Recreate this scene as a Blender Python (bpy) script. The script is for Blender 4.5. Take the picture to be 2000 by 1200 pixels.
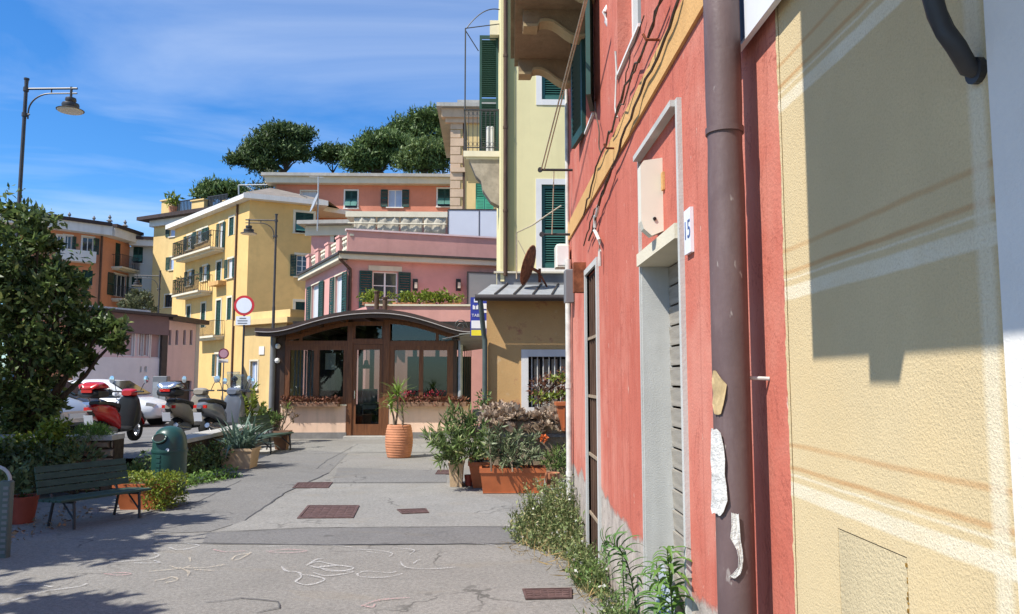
import bpy, math, random
import numpy as np
from mathutils import Vector, Matrix

for o in list(bpy.data.objects):
    bpy.data.objects.remove(o)
scene = bpy.context.scene
COL = scene.collection
random.seed(7)
rng = np.random.default_rng(7)

# ------------------------------------------------------------------ camera, sky, sun, exposure
CAM_H = 1.5
FPX = 1500.0                       # focal length for a 2000 px wide picture
PITCH = math.atan(140.0 / FPX)
YAW = math.atan(0.03 * math.cos(PITCH))
cam_data = bpy.data.cameras.new('camera')
cam_data.sensor_width = 36.0
cam_data.lens = 36.0 * FPX / 2000.0
cam_data.clip_start = 0.05
cam_data.clip_end = 3000.0
cam = bpy.data.objects.new('camera', cam_data)
cam.location = (0, 0, CAM_H)
cam.rotation_euler = (math.pi / 2 + PITCH, 0, -YAW)
COL.objects.link(cam)
scene.camera = cam

LIGHT = Vector((1.0, 0.62, -1.5)).normalized()      # the way the sunlight travels
sun_el = math.asin(-LIGHT.z)
sun_az = math.atan2(-LIGHT.x, -LIGHT.y)

world = bpy.data.worlds.new('World')
scene.world = world
world.use_nodes = True
wn, wl = world.node_tree.nodes, world.node_tree.links
wn.clear()
sky = wn.new('ShaderNodeTexSky')
sky.sky_type = 'NISHITA'
sky.sun_disc = False
sky.sun_elevation = sun_el
sky.sun_rotation = sun_az
sky.altitude = 0
sky.air_density = 1.0
sky.dust_density = 0.3
sky.ozone_density = 4.0
hs = wn.new('ShaderNodeHueSaturation')
hs.inputs['Saturation'].default_value = 1.25
hs.inputs['Value'].default_value = 1.0
tint = wn.new('ShaderNodeMix'); tint.data_type = 'RGBA'; tint.blend_type = 'MULTIPLY'
tint.inputs[0].default_value = 1.0
tint.inputs[7].default_value = (0.86, 1.14, 1.36, 1)
# thin cirrus streaks on a flat layer high above
tc = wn.new('ShaderNodeTexCoord')
sep = wn.new('ShaderNodeSeparateXYZ')
wl.new(tc.outputs['Generated'], sep.inputs[0])
mx = wn.new('ShaderNodeMath'); mx.operation = 'MAXIMUM'; mx.inputs[1].default_value = 0.04
wl.new(sep.outputs['Z'], mx.inputs[0])
dx = wn.new('ShaderNodeMath'); dx.operation = 'DIVIDE'
dy = wn.new('ShaderNodeMath'); dy.operation = 'DIVIDE'
wl.new(sep.outputs['X'], dx.inputs[0]); wl.new(mx.outputs[0], dx.inputs[1])
wl.new(sep.outputs['Y'], dy.inputs[0]); wl.new(mx.outputs[0], dy.inputs[1])
cmb = wn.new('ShaderNodeCombineXYZ')
wl.new(dx.outputs[0], cmb.inputs[0]); wl.new(dy.outputs[0], cmb.inputs[1])
mp = wn.new('ShaderNodeMapping')
mp.inputs['Rotation'].default_value = (0, 0, math.radians(-28))
mp.inputs['Scale'].default_value = (0.55, 0.95, 1)
mp.inputs['Location'].default_value = (2.6, 0.9, 0)
wl.new(cmb.outputs[0], mp.inputs[0])
cn = wn.new('ShaderNodeTexNoise')
cn.inputs['Scale'].default_value = 0.85
cn.inputs['Detail'].default_value = 9
cn.inputs['Roughness'].default_value = 0.55
cn.inputs['Distortion'].default_value = 0.7
wl.new(mp.outputs[0], cn.inputs['Vector'])
cr = wn.new('ShaderNodeValToRGB')
cr.color_ramp.elements[0].position = 0.41; cr.color_ramp.elements[0].color = (0, 0, 0, 1)
cr.color_ramp.elements[1].position = 0.86; cr.color_ramp.elements[1].color = (0.52, 0.52, 0.52, 1)
wl.new(cn.outputs['Fac'], cr.inputs[0])
cmix = wn.new('ShaderNodeMix'); cmix.data_type = 'RGBA'
cmix.inputs[7].default_value = (7.0, 7.6, 8.4, 1)
bg = wn.new('ShaderNodeBackground')
bg.inputs['Strength'].default_value = 0.103
out = wn.new('ShaderNodeOutputWorld')
wl.new(sky.outputs[0], hs.inputs['Color'])
wl.new(hs.outputs[0], tint.inputs[6])
wl.new(tint.outputs[2], cmix.inputs[6])
wl.new(cr.outputs[0], cmix.inputs[0])
wl.new(cmix.outputs[2], bg.inputs['Color'])
wl.new(bg.outputs[0], out.inputs[0])

sd = bpy.data.lights.new('sun', 'SUN')
sd.energy = 5.0
sd.angle = math.radians(0.5)
sd.color = (1.0, 0.955, 0.88)
sun = bpy.data.objects.new('sun', sd)
sun.rotation_euler = (-LIGHT).to_track_quat('Z', 'Y').to_euler()
sun.location = (-8, -4, 12)
COL.objects.link(sun)

scene.view_settings.view_transform = 'Standard'
scene.view_settings.look = 'None'
scene.view_settings.exposure = 0.5
scene.view_settings.gamma = 1.0
scene.view_settings.use_curve_mapping = False

# ------------------------------------------------------------------ points measured on the photograph
_F = Vector((math.sin(YAW) * math.cos(PITCH), math.cos(YAW) * math.cos(PITCH), math.sin(PITCH)))
_R = Vector((math.cos(YAW), -math.sin(YAW), 0))
_U = _R.cross(_F)
_C = Vector((0, 0, CAM_H))
def ray(px, py):
    return _F + _R * ((px - 1000) / FPX) + _U * ((600 - py) / FPX)
def at(px, py, Y):
    d = ray(px, py); return _C + d * (Y / d.y)
def gnd(px, py, z=0.0):
    d = ray(px, py); return _C + d * ((z - CAM_H) / d.z)
def onx(px, py, X):
    d = ray(px, py); return _C + d * (X / d.x)

# ------------------------------------------------------------------ materials
def lin(r, g, b):
    f = lambda c: (c / 255.0 / 12.92) if c <= 10 else ((c / 255.0 + 0.055) / 1.055) ** 2.4
    return (f(r), f(g), f(b))
class NT:
    def __init__(s, name):
        s.m = bpy.data.materials.new(name); s.m.use_nodes = True
        s.t = s.m.node_tree; s.n = s.t.nodes; s.l = s.t.links
        s.b = s.n['Principled BSDF']; s.o = s.n['Material Output']
        s.tc = s.n.new('ShaderNodeTexCoord')
    def noise(s, scale, detail=4, rough=0.55, vec=None, stretch=None, dist=0.0):
        n = s.n.new('ShaderNodeTexNoise')
        n.inputs['Scale'].default_value = scale; n.inputs['Detail'].default_value = detail
        n.inputs['Roughness'].default_value = rough; n.inputs['Distortion'].default_value = dist
        v = vec or s.tc.outputs['Object']
        if stretch:
            mpn = s.n.new('ShaderNodeMapping'); mpn.inputs['Scale'].default_value = stretch
            s.l.new(v, mpn.inputs[0]); v = mpn.outputs[0]
        s.l.new(v, n.inputs['Vector'])
        return n.outputs['Fac']
    def ramp(s, fac, stops):
        r = s.n.new('ShaderNodeValToRGB'); e = r.color_ramp.elements
        while len(e) < len(stops): e.new(0.5)
        for k, (p, c) in enumerate(stops):
            e[k].position = p
            e[k].color = (c[0], c[1], c[2], 1) if hasattr(c, '__len__') else (c, c, c, 1)
        s.l.new(fac, r.inputs[0]); return r.outputs[0]
    def mix(s, fac, a, b, mode='MIX'):
        m = s.n.new('ShaderNodeMix'); m.data_type = 'RGBA'; m.blend_type = mode
        for sock, v in ((0, fac), (6, a), (7, b)):
            if hasattr(v, 'default_value') or hasattr(v, 'is_linked'): s.l.new(v, m.inputs[sock])
            elif sock == 0: m.inputs[0].default_value = v
            else: m.inputs[sock].default_value = (v[0], v[1], v[2], 1)
        return m.outputs[2]
    def math(s, op, a, b=None):
        m = s.n.new('ShaderNodeMath'); m.operation = op
        for k, v in enumerate((a, b)):
            if v is None: continue
            if hasattr(v, 'is_linked'): s.l.new(v, m.inputs[k])
            else: m.inputs[k].default_value = v
        return m.outputs[0]
    def bump(s, h, strength, dist):
        b = s.n.new('ShaderNodeBump'); b.inputs['Strength'].default_value = strength
        b.inputs['Distance'].default_value = dist
        s.l.new(h, b.inputs['Height']); s.l.new(b.outputs[0], s.b.inputs['Normal'])
    def color(s, c):
        if hasattr(c, 'is_linked'): s.l.new(c, s.b.inputs['Base Color'])
        else: s.b.inputs['Base Color'].default_value = (c[0], c[1], c[2], 1)
    def rough(s, r, spec=None, metal=None):
        s.b.inputs['Roughness'].default_value = r
        if spec is not None: s.b.inputs['Specular IOR Level'].default_value = spec
        if metal is not None: s.b.inputs['Metallic'].default_value = metal
    def z(s):
        g = s.n.new('ShaderNodeNewGeometry'); x = s.n.new('ShaderNodeSeparateXYZ')
        s.l.new(g.outputs['Position'], x.inputs[0]); return x.outputs
M = {}
def sc(c, k): return tuple(min(1.0, v * k) for v in c)
def plaster(name, c, var=0.14, scale=0.8, bump=0.35, fine=60, dirt=None, rough=0.9):
    t = NT(name)
    a = t.noise(scale, 6, 0.6)
    b = t.noise(scale * 7, 5, 0.6)
    st = t.noise(scale * 1.6, 5, 0.6, stretch=(1.6, 1.6, 0.16))
    col = t.ramp(a, [(0.3, sc(c, 1 - var)), (0.7, sc(c, 1 + var * 0.7))])
    col = t.mix(t.ramp(b, [(0.45, 0.0), (0.75, 0.45)]), col, sc(c, 1 - var * 1.6))
    col = t.mix(t.ramp(st, [(0.5, 0.0), (0.74, 0.38)]), col, dirt if dirt else sc(c, 0.62))
    t.color(col); t.rough(rough, 0.2)
    t.bump(t.noise(fine, 3, 0.6), bump, 0.01)
    M[name] = t.m; return t
def simple(name, c, rough=0.6, spec=0.4, metal=0.0, var=0.15, scale=6, bump=0.0, bscale=40, stretch=None):
    t = NT(name)
    n = t.noise(scale, 5, 0.6, stretch=stretch)
    t.color(t.ramp(n, [(0.3, sc(c, 1 - var)), (0.7, sc(c, 1 + var))]))
    t.rough(rough, spec, metal)
    if bump: t.bump(t.noise(bscale, 4, 0.6, stretch=stretch), bump, 0.006)
    M[name] = t.m; return t
def leafmat(name, c, var=0.35, warm=None, trans=0.25, rough=0.5):
    t = NT(name)
    g = t.n.new('ShaderNodeNewGeometry')
    r = g.outputs['Random Per Island']
    stops = [(0.0, sc(c, 1 - var)), (0.6, c), (1.0, sc(c, 1 + var))]
    if warm: stops = [(0.0, sc(c, 1 - var)), (0.5, c), (0.8, sc(c, 1 + var)), (1.0, warm)]
    col = t.ramp(r, stops)
    t.color(col); t.rough(rough, 0.35)
    tr = t.n.new('ShaderNodeBsdfTranslucent'); t.l.new(col, tr.inputs[0])
    ms = t.n.new('ShaderNodeMixShader'); ms.inputs[0].default_value = trans
    t.l.new(t.b.outputs[0], ms.inputs[1]); t.l.new(tr.outputs[0], ms.inputs[2])
    t.l.new(ms.outputs[0], t.o.inputs[0])
    M[name] = t.m
def glassmat(name, tintc=(0.9, 0.95, 0.93), glossy=0.12):
    t = NT(name)
    tr = t.n.new('ShaderNodeBsdfTransparent'); tr.inputs[0].default_value = (*tintc, 1)
    gl = t.n.new('ShaderNodeBsdfGlossy'); gl.inputs['Roughness'].default_value = 0.02
    lw = t.n.new('ShaderNodeLayerWeight'); lw.inputs[0].default_value = 0.25
    f = t.math('ADD', t.math('MULTIPLY', t.math('POWER', lw.outputs['Facing'], 3.0), 0.7), glossy)
    ms = t.n.new('ShaderNodeMixShader')
    t.l.new(f, ms.inputs[0]); t.l.new(tr.outputs[0], ms.inputs[1]); t.l.new(gl.outputs[0], ms.inputs[2])
    t.l.new(ms.outputs[0], t.o.inputs[0]); M[name] = t.m

plaster('coral_far', (0.60, 0.235, 0.155), 0.12, 0.5)
plaster('yellow_house', (0.70, 0.46, 0.18), 0.14, 0.4)
plaster('slate_tan', (0.25, 0.215, 0.18), 0.3, 1.5, 0.6, 12)
plaster('pale_yellow', (0.60, 0.48, 0.24), 0.10, 0.5)
plaster('tower_yellow', (0.68, 0.49, 0.22), 0.10, 0.5)
plaster('orange_house', (0.62, 0.275, 0.155), 0.12, 0.5)
plaster('white_house', (0.56, 0.56, 0.52), 0.10, 0.5)
plaster('pink_house', (0.64, 0.33, 0.285), 0.12, 0.6)
plaster('pink_dark', (0.52, 0.36, 0.33), 0.12, 0.6)
plaster('pink_pale', (0.78, 0.60, 0.58), 0.10, 0.4)
plaster('grey_white', (0.85, 0.83, 0.81), 0.12, 0.4)
plaster('cream_trim', (0.66, 0.60, 0.46), 0.08, 0.8, 0.2)
plaster('white_trim', (0.72, 0.70, 0.66), 0.08, 0.8, 0.2)
plaster('cafe_base', (0.76, 0.53, 0.385), 0.09, 1.2, dirt=(0.22, 0.17, 0.13))
plaster('stone_grey', (0.22, 0.21, 0.20), 0.25, 2.0, 0.6, 30)
plaster('stone_step', (0.42, 0.40, 0.36), 0.18, 2.0, 0.5, 30)
plaster('concrete', (0.34, 0.33, 0.30), 0.18, 1.5, 0.4, 50)
plaster('jamb', (0.50, 0.50, 0.47), 0.10, 2.0, 0.25, 120)
plaster('quoin', (0.56, 0.40, 0.27), 0.14, 1.2)
plaster('balcony_stone', (0.34, 0.25, 0.15), 0.25, 2.5, 0.4)
plaster('balcony_light', (0.52, 0.40, 0.22), 0.15, 3.0, 0.3)
plaster('weathered', (0.36, 0.31, 0.25), 0.35, 2.0, 0.5)
plaster('slate', (0.16, 0.155, 0.15), 0.25, 2.0, 0.5, 25)
plaster('slate_light', (0.40, 0.38, 0.34), 0.2, 2.0, 0.5, 25)
plaster('ochre_band', (0.62, 0.36, 0.14), 0.12, 1.5)
plaster('rubble', (0.27, 0.205, 0.135), 0.35, 3.0, 0.8, 25, dirt=(0.10, 0.08, 0.055))
plaster('rubble_pale', (0.36, 0.29, 0.20), 0.3, 4.0, 0.8, 25, dirt=(0.13, 0.1, 0.07))
simple('green_shutter', (0.014, 0.055, 0.043), 0.55, 0.4, var=0.25, scale=3)
simple('green_shutter_mid', (0.035, 0.125, 0.100), 0.5, 0.4, var=0.18, scale=3)
simple('green_shutter_bright', (0.02, 0.20, 0.11), 0.5, 0.4, var=0.2, scale=3)
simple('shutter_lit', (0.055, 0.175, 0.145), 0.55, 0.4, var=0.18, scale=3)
simple('iron', (0.028, 0.028, 0.030), 0.5, 0.5, var=0.3, scale=8)
simple('lamp_iron', (0.035, 0.030, 0.028), 0.45, 0.5, var=0.3, scale=8)
simple('rust', (0.20, 0.065, 0.03), 0.8, 0.2, var=0.5, scale=14, bump=0.4)
simple('wood', (0.145, 0.055, 0.020), 0.45, 0.4, var=0.35, scale=5, bump=0.15, bscale=20, stretch=(6, 6, 0.6))
simple('wood_dark', (0.055, 0.030, 0.018), 0.5, 0.4, var=0.3, scale=5, stretch=(6, 6, 0.6))
simple('roof_brown', (0.050, 0.032, 0.027), 0.6, 0.3, var=0.25, scale=4)
simple('roof_edge', (0.42, 0.38, 0.36), 0.45, 0.5, var=0.15, scale=4)
simple('gutter', (0.05, 0.04, 0.035), 0.5, 0.4, var=0.2)
simple('pipe_green', (0.085, 0.11, 0.10), 0.5, 0.4, var=0.2)
simple('zinc', (0.36, 0.37, 0.37), 0.45, 0.5, metal=0.2, var=0.15)
simple('lead_roof', (0.20, 0.20, 0.195), 0.5, 0.4, var=0.25, scale=3)
simple('white_paint', (0.74, 0.73, 0.70), 0.5, 0.4, var=0.05)
simple('cream_plastic', (0.72, 0.69, 0.57), 0.4, 0.5, var=0.05, scale=4)
simple('grey_plastic', (0.16, 0.165, 0.17), 0.5, 0.4, var=0.08)
simple('black_plastic', (0.016, 0.016, 0.017), 0.4, 0.4, var=0.15)
simple('rubber', (0.013, 0.013, 0.013), 0.8, 0.2, var=0.2)
simple('chrome', (0.55, 0.56, 0.58), 0.2, 0.5, metal=0.9, var=0.05)
simple('red_paint', (0.42, 0.012, 0.012), 0.22, 0.6, var=0.1)
simple('sign_red', (0.55, 0.025, 0.03), 0.4, 0.5, var=0.05)
simple('sign_blue', (0.03, 0.045, 0.30), 0.4, 0.5, var=0.1)
simple('sign_white', (0.72, 0.74, 0.78), 0.4, 0.5, var=0.04)
simple('sign_yellow', (0.75, 0.66, 0.04), 0.4, 0.5, var=0.1)
simple('ink', (0.04, 0.045, 0.06), 0.6, 0.3, var=0.1)
simple('band_blue', (0.06, 0.11, 0.27), 0.5, 0.4, var=0.2)
simple('car_white', (0.68, 0.69, 0.70), 0.2, 0.6, var=0.03)
simple('car_silver', (0.40, 0.42, 0.45), 0.25, 0.6, metal=0.4, var=0.04)
simple('car_maroon', (0.16, 0.02, 0.02), 0.25, 0.6, var=0.04)
simple('beige_paint', (0.30, 0.26, 0.20), 0.3, 0.5, var=0.08)
simple('greyblue_paint', (0.19, 0.21, 0.25), 0.25, 0.6, metal=0.3, var=0.05)
simple('terracotta', (0.48, 0.205, 0.105), 0.75, 0.3, var=0.22, scale=5, bump=0.2, bscale=50)
simple('terracotta_plastic', (0.46, 0.13, 0.045), 0.45, 0.4, var=0.22, scale=3)
simple('pot_red', (0.30, 0.06, 0.035), 0.6, 0.3, var=0.2, scale=4)
simple('trough_tan', (0.56, 0.40, 0.24), 0.8, 0.2, var=0.2, scale=6, bump=0.3)
simple('trough_brown', (0.22, 0.13, 0.085), 0.8, 0.2, var=0.2, scale=6, bump=0.3)
simple('soil', (0.06, 0.045, 0.032), 0.95, 0.1, var=0.4, scale=20, bump=0.6)
simple('bin_green', (0.016, 0.060, 0.050), 0.38, 0.5, var=0.15, scale=4)
simple('bench_green', (0.036, 0.066, 0.046), 0.6, 0.3, var=0.3, scale=6, stretch=(1, 5, 5))
simple('bark', (0.075, 0.055, 0.040), 0.9, 0.1, var=0.4, scale=12, bump=0.7, stretch=(3, 3, 0.7))
simple('bark_pale', (0.22, 0.17, 0.12), 0.9, 0.1, var=0.35, scale=12, bump=0.5)
simple('stem_green', (0.07, 0.10, 0.03), 0.6, 0.3, var=0.2)
simple('stem_dry', (0.30, 0.22, 0.12), 0.9, 0.1, var=0.3)
simple('awning', (0.44, 0.40, 0.32), 0.9, 0.1, var=0.2, scale=2)
simple('panel_white', (0.52, 0.54, 0.60), 0.5, 0.4, var=0.04, scale=1)
simple('panel_grey', (0.26, 0.27, 0.25), 0.6, 0.3, var=0.1, scale=1)
simple('pvc_pale', (0.56, 0.54, 0.49), 0.6, 0.3, var=0.3, scale=7)
simple('rope', (0.46, 0.38, 0.27), 0.9, 0.1, var=0.2, scale=30)
simple('cable', (0.10, 0.075, 0.055), 0.8, 0.2, var=0.4, scale=20)
t = NT('paper'); pc_ = t.ramp(t.noise(22, 5, 0.7), [(0.3, (0.50, 0.49, 0.46)), (0.7, (0.64, 0.63, 0.60))])
pc_ = t.mix(t.ramp(t.noise(60, 3, 0.6, stretch=(1, 1, 3)), [(0.56, 0.0), (0.62, 0.6)]), pc_, (0.34, 0.33, 0.34)); t.color(pc_); t.rough(0.85, 0.2); t.bump(t.noise(35, 4, 0.7), 0.9, 0.01); M['paper'] = t.m
simple('paper_old', (0.46, 0.34, 0.18), 0.85, 0.2, var=0.3, scale=20)
simple('chalk', (0.60, 0.59, 0.57), 0.95, 0.1, var=0.3, scale=60)
simple('chalk_pink', (0.56, 0.34, 0.33), 0.95, 0.1, var=0.3, scale=60)
simple('chalk_cream', (0.58, 0.50, 0.38), 0.95, 0.1, var=0.3, scale=60)
for nm in ('chalk', 'chalk_pink', 'chalk_cream'):
    mt = M[nm]; nt_ = mt.node_tree; b_ = nt_.nodes['Principled BSDF']; n_ = nt_.nodes.new('ShaderNodeTexNoise'); n_.inputs['Scale'].default_value = 70; n_.inputs['Detail'].default_value = 3
    g0 = nt_.nodes.new('ShaderNodeNewGeometry'); nt_.links.new(g0.outputs['Position'], n_.inputs['Vector'])
    r_ = nt_.nodes.new('ShaderNodeValToRGB'); r_.color_ramp.elements[0].position = 0.36; r_.color_ramp.elements[0].color = (0.10, 0.10, 0.10, 1); r_.color_ramp.elements[1].position = 0.60; r_.color_ramp.elements[1].color = (0.6, 0.6, 0.6, 1)
    nt_.links.new(n_.outputs['Fac'], r_.inputs[0]); nt_.links.new(r_.outputs[0], b_.inputs['Alpha'])
simple('cast_iron', (0.105, 0.062, 0.055), 0.7, 0.3, var=0.35, scale=14, bump=0.5)
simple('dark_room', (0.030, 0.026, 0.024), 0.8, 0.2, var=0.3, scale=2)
simple('curtain', (0.50, 0.52, 0.54), 0.9, 0.1, var=0.12, scale=3, stretch=(8, 8, 0.5))
simple('blind_blue', (0.34, 0.44, 0.62), 0.6, 0.3, var=0.1, scale=2)
simple('slat_wood', (0.29, 0.265, 0.225), 0.75, 0.2, var=0.28, scale=8, bump=0.3, bscale=30, stretch=(1, 0.4, 6))
simple('old_door', (0.105, 0.062, 0.042), 0.75, 0.2, var=0.4, scale=6, bump=0.4, bscale=30, stretch=(6, 6, 0.5))
simple('grate_old', (0.30, 0.23, 0.16), 0.8, 0.2, var=0.3, scale=20)
simple('tail_red', (0.55, 0.02, 0.015), 0.2, 0.6, var=0.05)
simple('mirror_blue', (0.55, 0.62, 0.72), 0.08, 0.5, metal=0.9, var=0.02)
simple('wood_floor', (0.12, 0.075, 0.045), 0.5, 0.4, var=0.2)
simple('cloth_teal', (0.018, 0.042, 0.045), 0.8, 0.2, var=0.2, scale=3)
glassmat('cafe_glass', (0.62, 0.66, 0.65), 0.06)
glassmat('screen_glass', (0.78, 0.85, 0.92), 0.10)
t = NT('window_glass'); t.color((0.035, 0.042, 0.05)); t.rough(0.05, 0.8); M['window_glass'] = t.m
t = NT('car_glass'); t.color((0.012, 0.014, 0.016)); t.rough(0.05, 0.7); M['car_glass'] = t.m
t = NT('lamp_glass'); t.color((0.55, 0.50, 0.40)); t.rough(0.25, 0.5); M['lamp_glass'] = t.m
leafmat('leaf_tree', (0.085, 0.130, 0.036), 0.55, (0.26, 0.29, 0.09), 0.3, 0.42)
leafmat('leaf_pine', (0.095, 0.150, 0.042), 0.45, (0.16, 0.22, 0.07), 0.22, 0.6)
leafmat('leaf_pine_dark', (0.070, 0.112, 0.036), 0.45, (0.12, 0.17, 0.055), 0.2, 0.6)
leafmat('leaf_oak', (0.13, 0.185, 0.055), 0.4, (0.22, 0.27, 0.10), 0.22, 0.55)
leafmat('leaf_olive', (0.10, 0.115, 0.05), 0.35, (0.19, 0.17, 0.09), 0.2, 0.6)
leafmat('leaf_lime', (0.17, 0.225, 0.028), 0.35, (0.36, 0.33, 0.035), 0.28)
leafmat('leaf_bright', (0.115, 0.215, 0.042), 0.4, (0.25, 0.33, 0.09), 0.28)
leafmat('leaf_mid', (0.105, 0.165, 0.045), 0.5, (0.27, 0.30, 0.11), 0.25)
leafmat('leaf_hedge', (0.090, 0.125, 0.048), 0.5, (0.22, 0.24, 0.11), 0.22)
leafmat('leaf_grey', (0.14, 0.205, 0.15), 0.35, (0.30, 0.36, 0.27), 0.2)
leafmat('leaf_yucca', (0.16, 0.235, 0.040), 0.35, (0.36, 0.36, 0.13), 0.28)
leafmat('leaf_dry', (0.26, 0.175, 0.105), 0.4, (0.42, 0.34, 0.24), 0.2, 0.8)
leafmat('leaf_russet', (0.17, 0.068, 0.040), 0.5, (0.24, 0.14, 0.06), 0.2, 0.8)
leafmat('leaf_straw', (0.34, 0.24, 0.10), 0.35, (0.42, 0.36, 0.18), 0.2, 0.8)
leafmat('succulent', (0.36, 0.27, 0.195), 0.4, (0.50, 0.43, 0.33), 0.15, 0.7)
leafmat('flower_red', (0.30, 0.02, 0.04), 0.4, (0.42, 0.10, 0.12), 0.2)
leafmat('flower_white', (0.62, 0.60, 0.52), 0.15, None, 0.2)
leafmat('flower_orange', (0.60, 0.13, 0.025), 0.2, None, 0.2)

# asphalt: worn, speckled, with oil marks and cracks
def asphalt(name, c, crack=True):
    t = NT(name)
    big = t.noise(0.35, 6, 0.6); mid = t.noise(2.2, 6, 0.65); fine = t.noise(160, 2, 0.7)
    sp = t.n.new('ShaderNodeTexVoronoi'); sp.inputs['Scale'].default_value = 95
    t.l.new(t.tc.outputs['Object'], sp.inputs['Vector'])
    col = t.ramp(big, [(0.3, sc(c, 0.86)), (0.7, sc(c, 1.12))])
    col = t.mix(t.ramp(mid, [(0.42, 0.0), (0.75, 0.5)]), col, sc(c, 0.80))
    col = t.mix(0.75, col, t.ramp(fine, [(0.3, 0.62), (0.7, 1.35)]), 'MULTIPLY')
    col = t.mix(t.ramp(sp.outputs['Distance'], [(0.08, 0.55), (0.25, 0.0)]), col, sc(c, 1.45))
    gr = t.noise(34, 3, 0.75)
    col = t.mix(0.8, col, t.ramp(gr, [(0.30, 0.70), (0.50, 1.0), (0.72, 1.30)]), 'MULTIPLY')
    st = t.noise(0.9, 4, 0.5, dist=0.6)
    col = t.mix(t.ramp(st, [(0.62, 0.0), (0.74, 0.4)]), col, sc(c, 0.6))
    sp2 = t.noise(5.5, 2, 0.4)
    col = t.mix(t.ramp(sp2, [(0.72, 0.0), (0.74, 0.55)]), col, sc(c, 0.5))
    vo = t.n.new('ShaderNodeTexVoronoi'); vo.feature = 'DISTANCE_TO_EDGE'; vo.inputs['Scale'].default_value = 0.55
    wv = t.n.new('ShaderNodeTexNoise'); wv.inputs['Scale'].default_value = 2.5; wv.inputs['Detail'].default_value = 4
    t.l.new(t.tc.outputs['Object'], wv.inputs['Vector'])
    vm = t.n.new('ShaderNodeMix'); vm.data_type = 'RGBA'; vm.blend_type = 'LINEAR_LIGHT'; vm.inputs[0].default_value = 0.35
    t.l.new(t.tc.outputs['Object'], vm.inputs[6]); t.l.new(wv.outputs['Color'], vm.inputs[7]); t.l.new(vm.outputs[2], vo.inputs['Vector'])
    ck = t.ramp(vo.outputs['Distance'], [(0.003, 1.0), (0.009, 0.0)])
    col = t.mix(t.math('MULTIPLY', ck, t.ramp(t.noise(0.7, 3, 0.5), [(0.48, 0.0), (0.58, 0.8)])), col, sc(c, 0.35))
    wn_ = t.noise(1.1, 3, 0.5, dist=0.8, stretch=(1, 2.2, 1))
    col = t.mix(t.ramp(wn_, [(0.60, 0.0), (0.80, 0.45)]), col, (c[0] * 1.05, c[1] * 0.92, c[2] * 0.72))
    t.color(col); t.rough(0.92, 0.2)
    t.bump(t.noise(120, 3, 0.7), 0.5, 0.006)
    M[name] = t.m
asphalt('asphalt', (0.222, 0.211, 0.190))
asphalt('asphalt_dark', (0.160, 0.155, 0.148))
asphalt('asphalt_mid', (0.186, 0.179, 0.167))
asphalt('asphalt_pale', (0.246, 0.236, 0.214))
asphalt('earth', (0.16, 0.12, 0.085))

# the red street wall: painted plaster that has come away above the ground
def red_wall():
    t = NT('red_wall'); c = (0.50, 0.128, 0.086)
    a = t.noise(0.8, 6, 0.6); st = t.noise(2.2, 5, 0.6, stretch=(1, 1.6, 0.35)); b = t.noise(9, 6, 0.7)
    col = t.ramp(a, [(0.3, sc(c, 0.90)), (0.72, (0.56, 0.170, 0.118))])
    col = t.mix(t.ramp(st, [(0.52, 0.0), (0.72, 0.5)]), col, (0.58, 0.215, 0.155))
    st2 = t.noise(3.1, 5, 0.6, stretch=(1, 2.4, 0.2))
    col = t.mix(t.ramp(st2, [(0.56, 0.0), (0.76, 0.2)]), col, (0.40, 0.10, 0.07))
    col = t.mix(t.ramp(b, [(0.58, 0.0), (0.78, 0.25)]), col, (0.42, 0.10, 0.068))
    pt = t.noise(0.55, 5, 0.65)
    col = t.mix(t.ramp(pt, [(0.47, 0.0), (0.60, 0.8)]), col, (0.60, 0.25, 0.185))
    dr = t.noise(5.0, 4, 0.6, stretch=(1, 3.5, 0.10))
    col = t.mix(t.ramp(dr, [(0.56, 0.0), (0.72, 0.55)]), col, (0.30, 0.082, 0.06))
    ck = t.noise(3.0, 6, 0.7, dist=1.2, stretch=(1, 1, 0.5))
    col = t.mix(t.ramp(ck, [(0.490, 0.0), (0.5, 0.6), (0.510, 0.0)]), col, (0.28, 0.07, 0.05))
    # chipped flecks
    ch = t.noise(13, 4, 0.55, stretch=(1, 1.6, 0.45))
    chm = t.ramp(ch, [(0.70, 0.0), (0.715, 1.0)])
    col = t.mix(chm, col, (0.66, 0.45, 0.36))
    # bare render low on the wall, with a ragged edge
    zz = t.z()
    edge = t.noise(1.6, 6, 0.6)
    lim = t.math('ADD', t.math('MULTIPLY', edge, 0.5), 0.36)
    bare = t.ramp(t.math('MULTIPLY', t.math('SUBTRACT', lim, zz[2]), 25.0), [(0.0, 0.0), (1.0, 1.0)])
    rend = t.ramp(t.noise(5, 8, 0.7), [(0.3, (0.24, 0.21, 0.19)), (0.5, (0.42, 0.36, 0.31)), (0.7, (0.52, 0.45, 0.39))])
    cra = t.noise(7, 4, 0.6, dist=1.5, stretch=(1, 1, 0.35))
    rend = t.mix(t.ramp(cra, [(0.485, 0.0), (0.5, 0.85), (0.515, 0.0)]), rend, (0.14, 0.11, 0.10))
    col = t.mix(bare, col, rend)
    t.color(col); t.rough(0.9, 0.2)
    h = t.math('SUBTRACT', t.math('ADD', t.noise(70, 4, 0.6), t.math('MULTIPLY', t.noise(6, 5, 0.6), 1.2)), t.math('ADD', t.math('MULTIPLY', bare, 1.5), chm))
    t.bump(h, 0.5, 0.006)
    M['red_wall'] = t.m
red_wall()
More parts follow.
